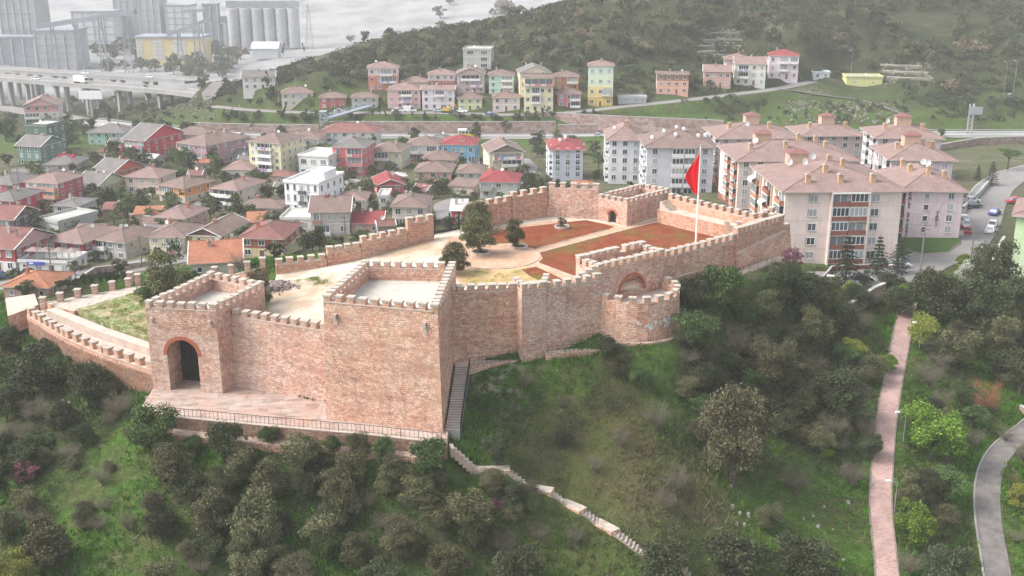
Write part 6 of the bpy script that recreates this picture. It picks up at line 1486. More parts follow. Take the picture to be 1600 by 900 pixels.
gwall('long stone wall on the far side of the street below the restaurant', [(95,445),(150,432),(210,420),(252,409)], .9, RETW, .4)
gwall('stone garden wall at the top of the brick footpath', [(1304,500),(1335,488),(1366,476),(1382,470)], 2.2, RETW)
gwall('dark retaining wall below the green and lilac block', [(1547,440),(1556,414),(1568,392)], 3.0, RETW, .5)
gwall('pale concrete wall along the left side of the road to the hilltop', [(1488,350),(1508,330),(1530,308),(1545,290)], (1.6,1.2), CONC, .5)
gwall('stone retaining wall in the rough ground beyond the road', [(1420,245),(1470,236),(1530,226),(1600,224)], 2.2, RETW)
gwall('low wall on the far side of the car park kerb', [(1240,427),(1300,425),(1395,419)], .9, M_plain('brown_wall_paint', (.30,.10,.08), .9, .2, .5), .3)
gwall('broken dry stone wall on the slope right of the bare red tree', [(1592,640),(1610,655)], .8, RETW, .5)
# rocky terraces on the hillside
ROCK = M_masonry('pale_terrace_stone', (.22,.21,.18), (.36,.34,.30), (.12,.12,.10), (.34,.32,.28), 1.6, .9, .4)
for k, (y, xa, xb) in enumerate([(52,1100,1165),(62,1092,1160),(72,1088,1158),(82,1090,1150),(88,1098,1140)]):
    gwall(('top', 'second', 'third', 'fourth', 'lowest')[k] + ' pale dry stone terrace wall above the salmon house cluster', [(xa, y), ((xa+xb)/2, y+1), (xb, y+2)], MR.uniform(.5,.9), ROCK, 1.2, 'terrace_wall')
for k, (y, xa, xb) in enumerate([(103,1375,1440),(113,1378,1450),(123,1385,1462)]):
    gwall(('upper', 'middle', 'lower')[k] + ' rough white terrace wall on the slope right of the yellow utility building', [(xa, y), ((xa+xb)/2, y+2), (xb, y+4)], MR.uniform(.5,.9), ROCK, 1.2, 'terrace_wall')
# ---------------------------------------------------------------- poles and lamps
def lamp(px, py, z, h, label, rz=0, group=None, name='street_lamp'):
    p = G(px, py, z) if z else H(px, py); t = thing(name, p, label, 'street lamp', group, rz)
    m = MB(); m.tube((0,0,-.5), (0,0,h), .07, .045, GALV, 6); m.tube((0,0,h), (-1.0,0,h+.2), .04, .04, GALV, 5); m.local('pole', t)
    m = MB(); m.box(-1.5,-.9,-.14,.14,h+.1,h+.26,WHITE); m.local('lamp_head', t)
lamp(1411,690,None,4.2,'slim street lamp beside the brick footpath at the bright green tree, middle of the three'); lamp(1397,800,None,4.2,'slim street lamp beside the lower part of the brick footpath'); lamp(1436,545,None,4.2,'slim street lamp beside the upper end of the brick footpath')
lamp(1568,148,None,13,'tall highway lamp at the right hand frame edge'); lamp(1583,146,None,13,'second tall highway lamp right beside the first one at the right edge'); lamp(1329,120,None,11,'tall lamp post behind the yellow utility building'); lamp(240,132,None,12,'tall lamp on the far viaduct at the left'); lamp(381,198,29.6,8,'lamp on the highway left of the yellow apartment house'); lamp(436,165,None,9,'pole standing before the cream house of the far row')
lamp(672,350,None,9,'pale lamp post outside the court near the iron gate'); lamp(716,196,None,11,'lamp post on the highway behind the white and red house')
PW = M_plain('pole_wood', (.24,.20,.17), .9, .3, 1)
POLES = []
def pole(px, py, h, label, z=None):
    p = G(px, py, z) if z else H(px, py); t = thing('utility_pole', p, label, 'utility pole')
    m = MB(); m.tube((0,0,-.6), (0,0,h), .16, .11, PW, 7); m.local('pole', t)
    for zz in (h-.4, h-1.2): m = MB(); m.box(-.9,.9,-.06,.06,zz-.06,zz+.06,PW); m.local('cross_arm', t)
    POLES.append(Vector((p.x, p.y, p.z + h - .3)))
pole(84,452,9,'concrete utility pole beside the street near the restaurant'); pole(34,420,9,'utility pole at the corner of the lane at the far left'); pole(1436,440,11,'utility pole at the curb opposite the lilac block'); pole(1483,330,9,'utility pole on the verge of the road to the hilltop'); pole(1516,415,8,'utility pole beside the dark retaining wall'); pole(663,330,9,'utility pole behind the iron gate of the court'); pole(222,418,7,'short utility pole by the street above the bailey'); pole(540,395,7,'utility pole among the houses behind the west wall'); pole(31,300,8,'utility pole at the upper end of the left lane')
wm = MB()
for a, b in ((1,0),(0,6),(2,3),(8,1),(5,7)):
    A, B = POLES[a], POLES[b]
    for o_ in (-.7, .7):
        prev = None
        for k in range(13):
            s = k/12; q = A.lerp(B, s) + Vector((o_, 0, -4*s*(1-s)*1.1))
            if prev is not None: wm.tube(prev, q, .022, .022, IRON, 3, False)
            prev = q
tag(wm.build('overhead_wires'), 'thin dark overhead wires strung between the utility poles', 'wires')
t = thing('billboard', H(145,186), 'white roadside billboard on a single mast in the valley', 'billboard'); m = MB(); m.tube((0,0,-1),(0,0,8.5),.5,.4,GALV,8); m.local('mast', t); m = MB(); m.box(-5,5,-.3,.3,8.5,12,WHITE); m.local('panel', t)
# ---------------------------------------------------------------- vehicles
def car_parts(c, kind='car'):
    m = M_plain('car_paint', c, .25, .05, 1, .6); tyre = M_plain('tyre', (.02,.02,.02), .9, .1, 1); rim = GALV
    L, W = (4.3, 1.75) if kind == 'car' else (5.2, 1.95)
    hb = .78 if kind == 'car' else 1.05
    prof = [(-L/2,.32),(-L/2,hb-.08),(-L/2+.12,hb),(-.9 if kind=='car' else -L/2+.1, hb+.04),(1.0 if kind=='car' else 1.5,hb+.04),(L/2-.15,hb-.12),(L/2,hb-.3),(L/2,.32)]
    b = MB(); n = len(prof)
    for s, o_ in ((-1, 1), (1, -1)):
        q = [(x, s*W/2, z) for x, z in prof]; b.face(q if o_ < 0 else q[::-1], m)
    for i in range(n):
        (x0, z0), (x1, z1) = prof[i], prof[(i+1) % n]; b.face([(x0,-W/2,z0),(x0,W/2,z0),(x1,W/2,z1),(x1,-W/2,z1)], m)
    ht = 1.42 if kind == 'car' else 2.2; cx = [(-1.55,hb),( -1.0,ht),(.35,ht),(1.05,hb)] if kind == 'car' else [(-L/2+.05,hb),(-L/2+.15,ht),(1.1,ht),(1.75,hb)]
    g = MB(); wi = W/2-.06; wt = W/2-.22
    P0 = [(cx[0][0],wi,cx[0][1]),(cx[1][0],wt,cx[1][1]),(cx[2][0],wt,cx[2][1]),(cx[3][0],wi,cx[3][1])]; P1 = [(x,-y,z) for x, y, z in P0]
    g.face(P0[::-1], GLASS); g.face(P1, GLASS); g.face([P0[0],P0[1],P1[1],P1[0]], GLASS); g.face([P0[2],P0[3],P1[3],P1[2]], GLASS)
    r = MB(); q = [P0[1],P0[2],P1[2],P1[1]]; r.box(cx[1][0]-.03, cx[2][0]+.03, -wt-.02, wt+.02, ht-.02, ht+.05, m)
    for a, bb in ((0,1),(3,2)):
        for PP in (P0, P1): r.tube(PP[a], PP[bb], .05, .05, m, 4)
    mid = ((cx[1][0]+cx[2][0])/2)
    for s in (-1, 1): r.tube((mid, s*wi, hb), (mid, s*wt, ht), .05, .05, m, 4)
    out = [('body', b.mesh('body')), ('windows', g.mesh('windows')), ('cabin_roof', r.mesh('cabin_roof'))]
    if kind == 'van':
        s = MB(); s.box(-L/2+.2, .4, -W/2+.0, W/2-.0, hb, ht-.05, m); out.append(('cargo_side', s.mesh('cargo_side')))
    w_ = MB(); w_.tube((0,-.11,0),(0,.11,0),.32,.32,tyre,14); w_.tube((0,-.12,0),(0,.12,0),.18,.18,rim,8); out.append(('wheel', w_.mesh('wheel')))
    hl = MB(); hl.box(-.03,.05,-.18,.18,-.08,.08,WHITE); out.append(('headlight', hl.mesh('headlight')))
    tl = MB(); tl.box(-.05,.03,-.14,.14,-.08,.08,M_plain('tail_light',(.5,.02,.02),.4,.1,1)); out.append(('tail_light', tl.mesh('tail_light')))
    return out, L, W
CARS = {}
def car(p, rz, c, label, kind='car', group=None, sc=1):
    key = (c, kind)
    if key not in CARS: CARS[key] = car_parts(c, kind)
    parts, L, W = CARS[key]; t = thing('parked_car' if kind == 'car' else 'parked_van', p, label, 'car' if kind == 'car' else 'van', group, rz)
    t.scale = (sc, sc, sc)
    for nm, me in parts:
        if nm == 'wheel':
            for x in (-L/2+.8, L/2-.85):
                for y in (-W/2+.08, W/2-.08): link('wheel', me, t, (x, y, .32))
        elif nm == 'headlight':
            for y in (-W/2+.3, W/2-.3): link('headlight', me, t, (L/2, y, .62))
        elif nm == 'tail_light':
            for y in (-W/2+.25, W/2-.25): link('tail_light', me, t, (-L/2, y, .68))
        else: link(nm, me, t)
    return t
SILV, WHT, BLK, RED_, BLU = (.52,.54,.56), (.75,.75,.75), (.03,.03,.035), (.5,.02,.03), (.04,.07,.25)
car(G(1405,418,39.95), R(8), SILV, 'silver saloon car parked at the right corner of the large pinkish block')
car(G(1378,416,39.95) , R(15), BLK, 'dark car parked just left of the silver saloon, partly hidden by a conifer')
car(G(1300,443,40.2), R(-20), WHT, 'white car under the conifers left end of the car park'); car(G(1325,445,40.2), R(-10), SILV, 'light grey car second from the left in the car park'); car(G(1345,440,40.2), R(5), BLK, 'black car in the car park third from the left')
car(G(1517,316,38.9), R(20), WHT, 'white car parked below the retaining wall at the road bend'); car(G(1520,324,38.95), R(15), BLK, 'black car parked in front of the white one at the road bend')
car(G(1505,345,39.2), R(80), WHT, 'white car parked close beside the lilac block'); car(G(1507,353,39.2), R(82), SILV, 'silver car between the white and the red car beside the lilac block'); car(G(1508,363,39.25), R(85), RED_, 'dark red car parked beside the lilac block')
car(G(1551,354,39.1), R(60), SILV, 'silver grey car parked on the right side of the street by the dark wall'); car(G(1547,363,39.2), R(60), WHT, 'white car parked behind the silver grey one by the dark wall'); car(G(1554,335,39), R(50), BLU, 'dark blue car in the shade above the two cars by the dark wall')
car(G(1586,317,38.7), R(10), RED_, 'bright red car parked at the right edge by the hilltop road')
car(H(46,430), R(5), BLK, 'black car parked before the white restaurant'); car(H(2,435), R(20), BLU, 'blue car cut by the left edge of the photo on the street')
car(H(1580,152), R(3), WHT, 'white car on the highway slip road at the right edge')
def hcar(px, s_, c, label, kind='car'):
    best = min(range(len(Ph)-1), key=lambda i: abs(PX(Ph[i])[0]-px)); a, b = Ph[best], Ph[best+1]; d = (b-a).normalized(); n = Vector((-d.y, d.x, 0)); p = a + n*s_ + Vector((0,0,.07)); return car(p, math.atan2(d.y, d.x) + (math.pi if s_ > 0 else 0), c, label, kind)
hcar(418, 4, WHT, 'white car driving on the highway above the yellow apartment house'); hcar(905, -4, SILV, 'silver car driving on the highway behind the blue apartment block'); hcar(1250, 4, WHT, 'white car on the highway behind the estate roofs')
def us(px, c, label, kind='car', dy=0):
    L = RD['upper_street'][0]; P = []
    for a, b in zip(L, L[1:]):
        for k in range(20): P.append(Vector(a).lerp(Vector(b), k/20))
    i = min(range(len(P)-1), key=lambda i: abs(PX(P[i])[0]-px)); d = (P[i+1]-P[i]).normalized(); p = P[i] + Vector((-d.y, d.x, 0))*dy + Vector((0,0,.1)); car(p, math.atan2(d.y, d.x), c, label, kind)
us(640, WHT, 'white van parked before the pink house of the far row', 'van', 1.5); us(532, WHT, 'white car parked before the small red cottage of the far row', dy=1.5); us(618, WHT, 'white car parked left of the white van on the upper street', dy=1.5); us(684, SILV, 'grey car parked right of the white van on the upper street', dy=1.5); us(720, WHT, 'white car parked below the yellow green house', dy=1.5); us(768, BLU, 'dark car on the upper street below the pale pink house', dy=-1)
# bus
b0 = min(range(len(Ph)-1), key=lambda i: abs(PX(Ph[i])[0]-757)); a, b = Ph[b0], Ph[b0+1]; d = (b-a).normalized(); n = Vector((-d.y, d.x, 0)); p = a - n*4 + Vector((0,0,.07))
t = thing('bus', p, 'white and yellow bus on the highway behind the blue house', 'bus', None, math.atan2(d.y, d.x)); YEL = M_plain('yellow_paint', (.70,.45,.05), .5, .1, 1)
m = MB(); m.box(-4,4,-1.2,1.2,.4,1.5,YEL); m.box(-4,4,-1.2,1.2,2.4,3.0,WHITE); m.box(-3.95,3.95,-1.15,1.15,1.5,2.4,WHITE); m.local('body', t)
m = MB()
for k in range(6): m.box(-3.7+k*1.25, -2.7+k*1.25, -1.21, 1.21, 1.55, 2.35, GLASS)
m.local('windows', t)
for x in (-2.6, 2.6):
    for y in (-1.1, 1.1): m = MB(); m.tube((x,y-.12,.48),(x,y+.12,.48),.48,.48,M_plain('tyre', (.02,.02,.02), .9, .1, 1),12); m.local('wheel', t)
# truck on the viaduct
p = VP1[2].lerp(VP1[3], .8); t = thing('truck', p, 'white box truck driving on the nearer viaduct', 'truck', None, math.atan2((VP1[3]-VP1[2]).y, (VP1[3]-VP1[2]).x)); m = MB(); m.box(-4,3,-1.2,1.2,1,4,WHITE); m.local('cargo_box', t); m = MB(); m.box(3.2,5,-1.2,1.2,.8,3.2,WHITE); m.box(5.001,5.05,-1,1,1.9,3,GLASS); m.local('cab', t)
for x in (-3,-2,4): m = MB(); m.tube((x,-1.25,.5),(x,1.25,.5),.5,.5,M_plain('tyre', (.02,.02,.02), .9, .1, 1),10); m.local('axle_wheels', t)
def vcar(P, i, f, lab): d = (P[i+1]-P[i]).normalized(); car(P[i].lerp(P[i+1], f) + Vector((0,0,.03)), math.atan2(d.y, d.x), WHT, lab, sc=1.1)
vcar(VP1, 1, .8, 'white car at the left on the nearer viaduct'); vcar(VP2, 2, .9, 'white car on the farther viaduct left of centre'); vcar(VP2, 4, .3, 'white car on the farther viaduct near its right end')
# excavator on the upper street
p = H(697,176); t = thing('excavator', p, 'small yellow excavator beside the lilac house', 'excavator'); m = MB(); m.box(-1.3,1.3,-1,1,.8,2.0,YEL); m.box(-1.0,.2,-.9,.1,2.0,3.1,GLASS); m.local('cab', t); m = MB(); m.box(-1.6,1.6,-1.2,-.7,0,.75,IRON); m.box(-1.6,1.6,.7,1.2,0,.75,IRON); m.local('tracks', t); m = MB(); m.tube((1.2,.5,1.6),(3,.5,3.8),.2,.16,YEL,5); m.tube((3,.5,3.8),(4.2,.5,1.6),.16,.12,YEL,5); m.box(3.9,4.7,.1,.9,1,1.7,IRON); m.local('boom', t)
# rocks and litter on the slope are small pale stones
# wooden pergola / shed among trees below the car park
t = thing('picket_fence', H(1300,462), 'thin brown fence along the lower side of the car park', 'fence'); m = MB()
fp0, fp1 = G(1283,450,40), G(1392,447,40)
for k in range(40): q = fp0.lerp(fp1, k/39); zz = T(q.x, q.y); m.box(q.x-.04, q.x+.04, q.y-.03, q.y+.03, zz-.3, zz+1.1, WOOD)
m.build('pickets', t); m = MB(); m.tube((fp0.x,fp0.y,T(fp0.x,fp0.y)+.9),(fp1.x,fp1.y,T(fp1.x,fp1.y)+.9),.05,.05,WOOD,4); m.build('rail', t)
# green lawn with kerb beside lilac block
t_, A, w_, h = LILB; c = [G(1398,384,39.7), G(1440,398,39.7), G(1480,395,39.7), G(1500,380,39.6), G(1499,374,39.6), G(1402,374,39.6)]
mb = MB(); cc = ccw(c); mb.prism([(p.x,p.y) for p in cc], 38.5, 39.95, M_plain('kerb_stone',(.5,.4,.3),.9,.2,1), top=M_plain('lawn', (.05,.10,.02), 1, .4, .8)); tag(mb.build('lawn'), kind='structure')
# ---------------------------------------------------------------- vegetation
def M_leaf(name, c, c2=None, rough=.7, sat=1):
    t = NT(name, rough, .2); g = t.n('NewGeometry'); o = t.n('ObjectInfo'); v = t.coord('Object')
    c2 = c2 or tuple(x*1.9 for x in c)
    n1 = t.noise(v, .9, 3)
    a = t.ramp(g.outputs['Random Per Island'], [(0, tuple(x*.55 for x in c)), (.55, c), (1, c2)])
    x = t.mix(t.ramp(n1.outputs[0], [(.4, 0), (.65, .6)]), a, c2)
    hs = t.n('HueSaturation'); t.l(x, hs.inputs['Color'])
    m1 = t.n('MapRange'); t.l(o.outputs['Random'], m1.inputs[0]); m1.inputs['To Min'].default_value = .485; m1.inputs['To Max'].default_value = .515; t.l(m1.outputs[0], hs.inputs['Hue'])
    m2 = t.n('MapRange'); t.l(o.outputs['Random'], m2.inputs[0]); m2.inputs['To Min'].default_value = .75; m2.inputs['To Max'].default_value = 1.25; t.l(m2.outputs[0], hs.inputs['Value'])
    t.color(hs.outputs[0]); return t.mat
LM = dict(olive=M_leaf('olive_leaves', (.080,.082,.036), (.175,.168,.085)), dark=M_leaf('dark_leaves', (.042,.051,.023), (.085,.098,.046)), green=M_leaf('green_leaves', (0.054,0.088,0.027), (0.115,0.169,0.051)),
          brown=M_leaf('brown_olive_leaves', (.085,.082,.042), (.165,.150,.080)), lime=M_leaf('lime_leaves', (.095,.17,.020), (.20,.31,.045)), yellow=M_leaf('yellow_green_leaves', (0.176,0.203,0.034), (0.324,0.338,0.068)),
          pink=M_leaf('pink_blossom', (.17,.06,.085), (.34,.15,.19)), redtwig=M_leaf('reddish_buds', (0.230,0.074,0.041), (0.378,0.135,0.074)), pine=M_leaf('pine_needles', (0.024,0.043,0.024), (0.054,0.081,0.043)), cyp=M_leaf('cypress_leaves', (0.022,0.035,0.020), (0.041,0.061,0.032)),
          pale=M_leaf('pale_blossom', (0.405,0.405,0.324), (0.600,0.600,0.567)), far=M_leaf('woodland_leaves', (0.051,0.065,0.032), (0.101,0.115,0.061)), far2=M_leaf('light_woodland_leaves', (0.081,0.097,0.043), (0.149,0.162,0.081)), dry=M_leaf('dry_brush', (0.135,0.101,0.068), (0.230,0.182,0.135)))
BARK = M_plain('bark', (.10,.08,.065), 1, .3, 3); TWIG = M_plain('grey_twigs', (.175,.15,.115), 1, .3, 3); RTWIG = M_plain('red_twigs', (.26,.11,.075), 1, .3, 3)
def quads_mesh(name, C, S, mat, seed=0, asp=.55, extra=None):
    rg = np.random.default_rng(seed); n = len(C)
    a = rg.normal(size=(n, 3)); a /= np.linalg.norm(a, axis=1)[:, None]; b = rg.normal(size=(n, 3)); b -= (a*b).sum(1)[:, None]*a; b /= np.linalg.norm(b, axis=1)[:, None]
    S = np.broadcast_to(S, n)[:, None]; a = a*S; b = b*S*asp
    V = np.stack([C-a*.5, C+b*.5, C+a*.5, C-b*.5], 1).reshape(-1, 3)
    me = bpy.data.meshes.new(name); me.vertices.add(4*n); me.vertices.foreach_set('co', V.ravel()); me.loops.add(4*n); me.loops.foreach_set('vertex_index', np.arange(4*n)); me.polygons.add(n); me.polygons.foreach_set('loop_start', np.arange(0, 4*n, 4)); me.polygons.foreach_set('loop_total', np.full(n, 4)); me.update(calc_edges=True)
    me.materials.append(mat); return me
def crown_pts(rg, ncl, nleaf, shape='round', rad=1.0, hgt=1.0, cl=.34):
    """clumped cloud of leaves in a unit crown whose base is at z=0"""
    P = []
    for k in range(ncl):
        while True:
            q = rg.uniform(-1, 1, 3)
            if shape == 'round' and .25 < np.linalg.norm(q) < rg.uniform(.8, 1.2): break
            if shape == 'flat' and np.linalg.norm(q*np.array([1,1,1.0])) < 1 and q[2] > -.35: break
            if shape == 'col' and np.hypot(q[0], q[1]) < (1 - abs(q[2])**1.6)*.95 + .05: break
        c = np.array([q[0]*(1-cl*.6), q[1]*(1-cl*.6), q[2]*(1-cl*.5)]); r = cl*rg.uniform(.6, 1.25)
        m = int(nleaf/ncl*rg.uniform(.6, 1.4)); u = rg.normal(size=(m, 3)); u /= np.linalg.norm(u, axis=1)[:, None]; u[:, 2] = np.where(u[:, 2] < -.3, -u[:, 2]*.5, u[:, 2])
        P.append(c + u*(r*rg.uniform(.55, 1.08, m)[:, None]))
    P = np.concatenate(P); P[:, 0] *= rad*rg.uniform(.82,1.12); P[:, 1] *= rad*rg.uniform(.82,1.12); P[:, 0] += P[:, 2]*rg.uniform(-.18,.18); P[:, 2] = (P[:, 2]+1)*hgt/2; return P
def branches(mb, rg, n, h0, h1, rad, mat, r0=.12, depth=1, start=.2):
    for k in range(n):
        a = 2*math.pi*k/n + rg.uniform(-.4,.4); z0 = h0*(start + (1-start)*rg.random()); e = Vector((math.cos(a)*rad*rg.uniform(.5,.95), math.sin(a)*rad*rg.uniform(.5,.95), h0 + (h1-h0)*rg.uniform(.35,.95))); s = Vector((0,0,z0))
        mid = s.lerp(e, .5) + Vector((rg.uniform(-.2,.2), rg.uniform(-.2,.2), .15))*rad*.5
        mb.tube(s, mid, r0, r0*.6, mat, 4, False); mb.tube(mid, e, r0*.6, r0*.2, mat, 3, False)
        if depth:
            for j in range(depth):
                t0 = mid.lerp(e, rg.random()*.8); d = Vector(rg.normal(size=3)); d.z = abs(d.z)*.7; d.normalize(); mb.tube(t0, t0 + d*rad*rg.uniform(.25,.5), r0*.3, r0*.1, mat, 3, False)
PROTO = {}
def proto(kind, v):
    key = (kind, v)
    if key in PROTO: return PROTO[key]
    rg = np.random.default_rng(hash(kind) % 1000 if False else sum(map(ord, kind))*10 + v); tr = MB()
    if kind in ('olive', 'dark', 'green', 'brown', 'lime', 'yellow', 'pale', 'pink'):
        n = dict(olive=9000, dark=8500, green=7500, brown=15000, lime=11000, yellow=7500, pale=3000, pink=3000)[kind]
        P = crown_pts(rg, dict(lime=34, brown=60).get(kind, 30), n, 'round', 1, 1.75, .37 if kind not in ('pink', 'pale', 'brown') else .31); P[:, 2] += .12
        me = quads_mesh('crown', P, rg.uniform(.06, .115, len(P)) if kind != 'brown' else rg.uniform(.04, .075, len(P)), LM[kind], v)
        tr.tube((0,0,-.3),(.03,.02,.5),.09,.06,BARK,6); branches(tr, rg, 6, .5, 1.5, .7, BARK, .04, 1)
    elif kind in ('bare', 'redtwig', 'barepink'):
        mt = RTWIG if kind == 'redtwig' else TWIG
        tr.tube((0,0,-.3),(0,0,.35),.05,.04,mt,5)
        for q in range(4): branches(tr, rg, 11, .25, 1.55, .95, mt, .014, 9, .2)
        P = crown_pts(rg, 20, 1500 if kind == 'redtwig' else 500, 'round', 1, 1.7, .3); me = quads_mesh('crown', P, rg.uniform(.03, .07, len(P)), LM['redtwig'] if kind == 'redtwig' else LM['pink'] if kind == 'barepink' else LM['dry'], v, .3)
    elif kind == 'pine':
        P = []
        for k in range(11):
            z = .10 + k*.082; r = (1-z)*.40*rg.uniform(.75,1.15)+.015; nb = 7
            for b in range(nb):
                a = 2*math.pi*(b+rg.random()*.5)/nb; m = 44; s = rg.random(m)**.8; rb_ = r*rg.uniform(.7,1.15); P.append(np.stack([np.cos(a)*rb_*s, np.sin(a)*rb_*s, z - .07*s*s*(r/.3) + .012*s], 1) + rg.normal(0, 1, (m,3))*np.array([.011,.011,.006]))
        P = np.concatenate(P); me = quads_mesh('crown', P, rg.uniform(.03,.055,len(P)), LM['pine'], v, .4); tr.tube((0,0,-.1),(0,0,.98),.022,.004,BARK,6)
    elif kind == 'cypress':
        P = crown_pts(rg, 26, 1500, 'col', .15, 1.0, .22); me = quads_mesh('crown', P, rg.uniform(.035,.06,len(P)), LM['cyp'], v); tr.tube((0,0,-.1),(0,0,.5),.02,.01,BARK,5)
    elif kind == 'umbrella':
        P = crown_pts(rg, 22, 3200, 'flat', 1, .8, .32); P[:, 2] += .95; me = quads_mesh('crown', P, rg.uniform(.06,.11,len(P)), LM['green'], v); tr.tube((0,0,-.3),(0,0,1.1),.07,.05,BARK,6); branches(tr, rg, 6, 1.0, 1.5, .7, BARK, .035, 1, .8)
    elif kind in ('town', 'townb', 'towng'):
        P = crown_pts(rg, 16, 1100, 'round', 1, 1.6, .4); P[:, 2] += .25; me = quads_mesh('crown', P, rg.uniform(.12,.22,len(P)), LM[dict(town='dark', townb='far2', towng='green')[kind]], v); tr.tube((0,0,-.3),(0,0,.7),.08,.05,BARK,5); branches(tr, rg, 4, .6, 1.4, .6, BARK, .03, 0)
    elif kind in ('far', 'far2', 'farb'):
        P = crown_pts(rg, 12, 420, 'round', 1, 1.45, .42); me = quads_mesh('crown', P, rg.uniform(.18,.32,len(P)), LM[dict(far='far', far2='far2', farb='dry')[kind]], v); tr.tube((0,0,-.3),(0,0,.6),.07,.05,BARK,4)
    elif kind == 'sapling':
        P = crown_pts(rg, 14, 1400, 'round', .55, 1.0, .4); me = quads_mesh('crown', P, rg.uniform(.05,.1,len(P)), LM['dark'], v)
        for q in range(2): branches(tr, rg, 9, .4, 2.3, .7, TWIG, .016, 5, .5)
        tr.tube((0,0,-.2),(0,0,.6),.05,.03,TWIG,5)
    PROTO[key] = (me, tr.mesh('trunk')); return PROTO[key]
NAMES = dict(olive='olive_tree', dark='dark_shrub', green='green_shrub', brown='brown_green_tree', lime='lime_green_tree', yellow='yellow_green_shrub', pink='redbud_shrub', pale='blossoming_shrub', bare='bare_shrub', barepink='bare_pink_shrub', redtwig='reddish_bare_tree', pine='conifer', cypress='cypress', umbrella='umbrella_pine', town='town_tree', townb='town_tree', towng='town_tree', far='hillside_tree', far2='hillside_tree', farb='hillside_tree', sapling='young_tree')
ADJ = dict(olive='grey green olive tree', dark='dense dark shrub', green='dark green leafy shrub', brown='brownish green olive tree', lime='bright lime green tree', yellow='yellow green shrub', pink='pink redbud shrub', pale='pale blossoming shrub', bare='leafless grey shrub', barepink='bare shrub with pinkish buds', redtwig='leafless reddish tree', pine='dark conifer', cypress='slim dark cypress', umbrella='umbrella pine', town='dark round tree', townb='light olive tree', towng='leafy green tree')
LMK = [((270,640),'the gate terrace'),((140,540),'the bailey wall'),((560,700),'the terrace front edge'),((740,710),'the top of the garden stairs'),((900,800),'the garden stairs'),((1000,560),'the round bastion'),((1180,430),'the long right wall'),((1310,455),'the car park'),((1395,620),'the brick footpath'),((1385,800),'the lower brick footpath'),((1545,780),'the gravel track'),((1460,480),'the top of the footpath'),((1590,440),'the green and lilac block'),((400,850),'the lower left slope'),((100,780),'the left slope'),((650,850),'the bottom slope'),((1150,760),'the open slope'),((1150,600),'the slope under the bastion'),
       ((280,430),'the gate tower'),((760,390),'the court olives'),((470,300),'the white villa'),((425,250),'the yellow apartment house'),((545,250),'the red three storey house'),((715,240),'the blue house'),((320,235),'the long mauve house'),((110,190),'the pink gabled house'),((60,300),'the left lane'),((270,300),'the bright orange house'),((320,370),'the yellow gabled house'),((105,390),'the maroon and white house'),((170,390),'the grey house'),((640,330),'the beige house by the gate'),((880,260),'the blue apartment block'),((780,270),'the cream gabled house'),((410,385),'the dark red house'),((1050,260),'the apartments at the flag'),((70,430),'the restaurant'),((1550,260),'the hilltop road'),
       ((650,190),'the middle of the highway'),((350,195),'the left end of the highway'),((1000,200),'the highway behind the flag'),((1400,205),'the highway gantry side'),((280,110),'the yellow hall'),((230,180),'the valley end of the slope')]
TREES = []
GT = []
def tree(px, py, wpx, kind, hs=1.0, label=None, z=None, group=None, v=None, base=None, cat=None):
    p = base or (G(px, py, z) if z else H(px, py)); mpp = MPP(p); rg = random.Random(int(px*13+py*7))
    v = rg.randrange(4 if kind in ('olive','dark') else 3) if v is None else v
    cr, tk = proto(kind, v)
    if kind in ('cypress', 'pine'): s = wpx*mpp; sc = (s, s, s)      # wpx = height here
    else: s = wpx*mpp/2; sc = (s*rg.uniform(.92,1.08), s*rg.uniform(.92,1.08), s*hs*rg.uniform(.85,1.25))
    t = thing('planted_shrub' if group and group.startswith('planted') else 'embankment_bush' if group and group.startswith('embankment b') else 'garden_tree' if group and group.startswith('small') else NAMES[kind], p - Vector((0,0,.05)), label, cat or ('tree' if kind in ('olive','brown','lime','redtwig','pine','cypress','umbrella','town','townb','towng','far','far2','farb','sapling') else 'shrub'), group, rg.random()*6.28); t.scale = sc
    if label is None: TREES.append((t, kind, px, py, wpx))
    elif group: GT.append((t, label, px, py))
    link('crown', cr, t); link('trunk', tk, t); return t
# court trees
tree(749,396,60,'olive',1.25,'largest olive tree of the court standing in a round stone planter',z=54.2,v=0,cat='tree'); tree(806,387,42,'olive',1.1,'small olive tree in the planter right of the largest court olive',z=54.2,v=1,cat='tree')
tree(748,362,54,'olive',1.0,'olive tree at the back of the court behind the largest one',z=54,v=2,cat='tree'); tree(706,428,66,'olive',.68,'round olive tree just behind the great tower',z=54,v=1); tree(878,356,26,'sapling',1.7,'thin young tree with bare upper twigs in a planter on the red soil',z=54.2)
tree(408,482,46,'brown',1.25,'reddish brown tree between the gate tower and the court',z=50.5,v=1)
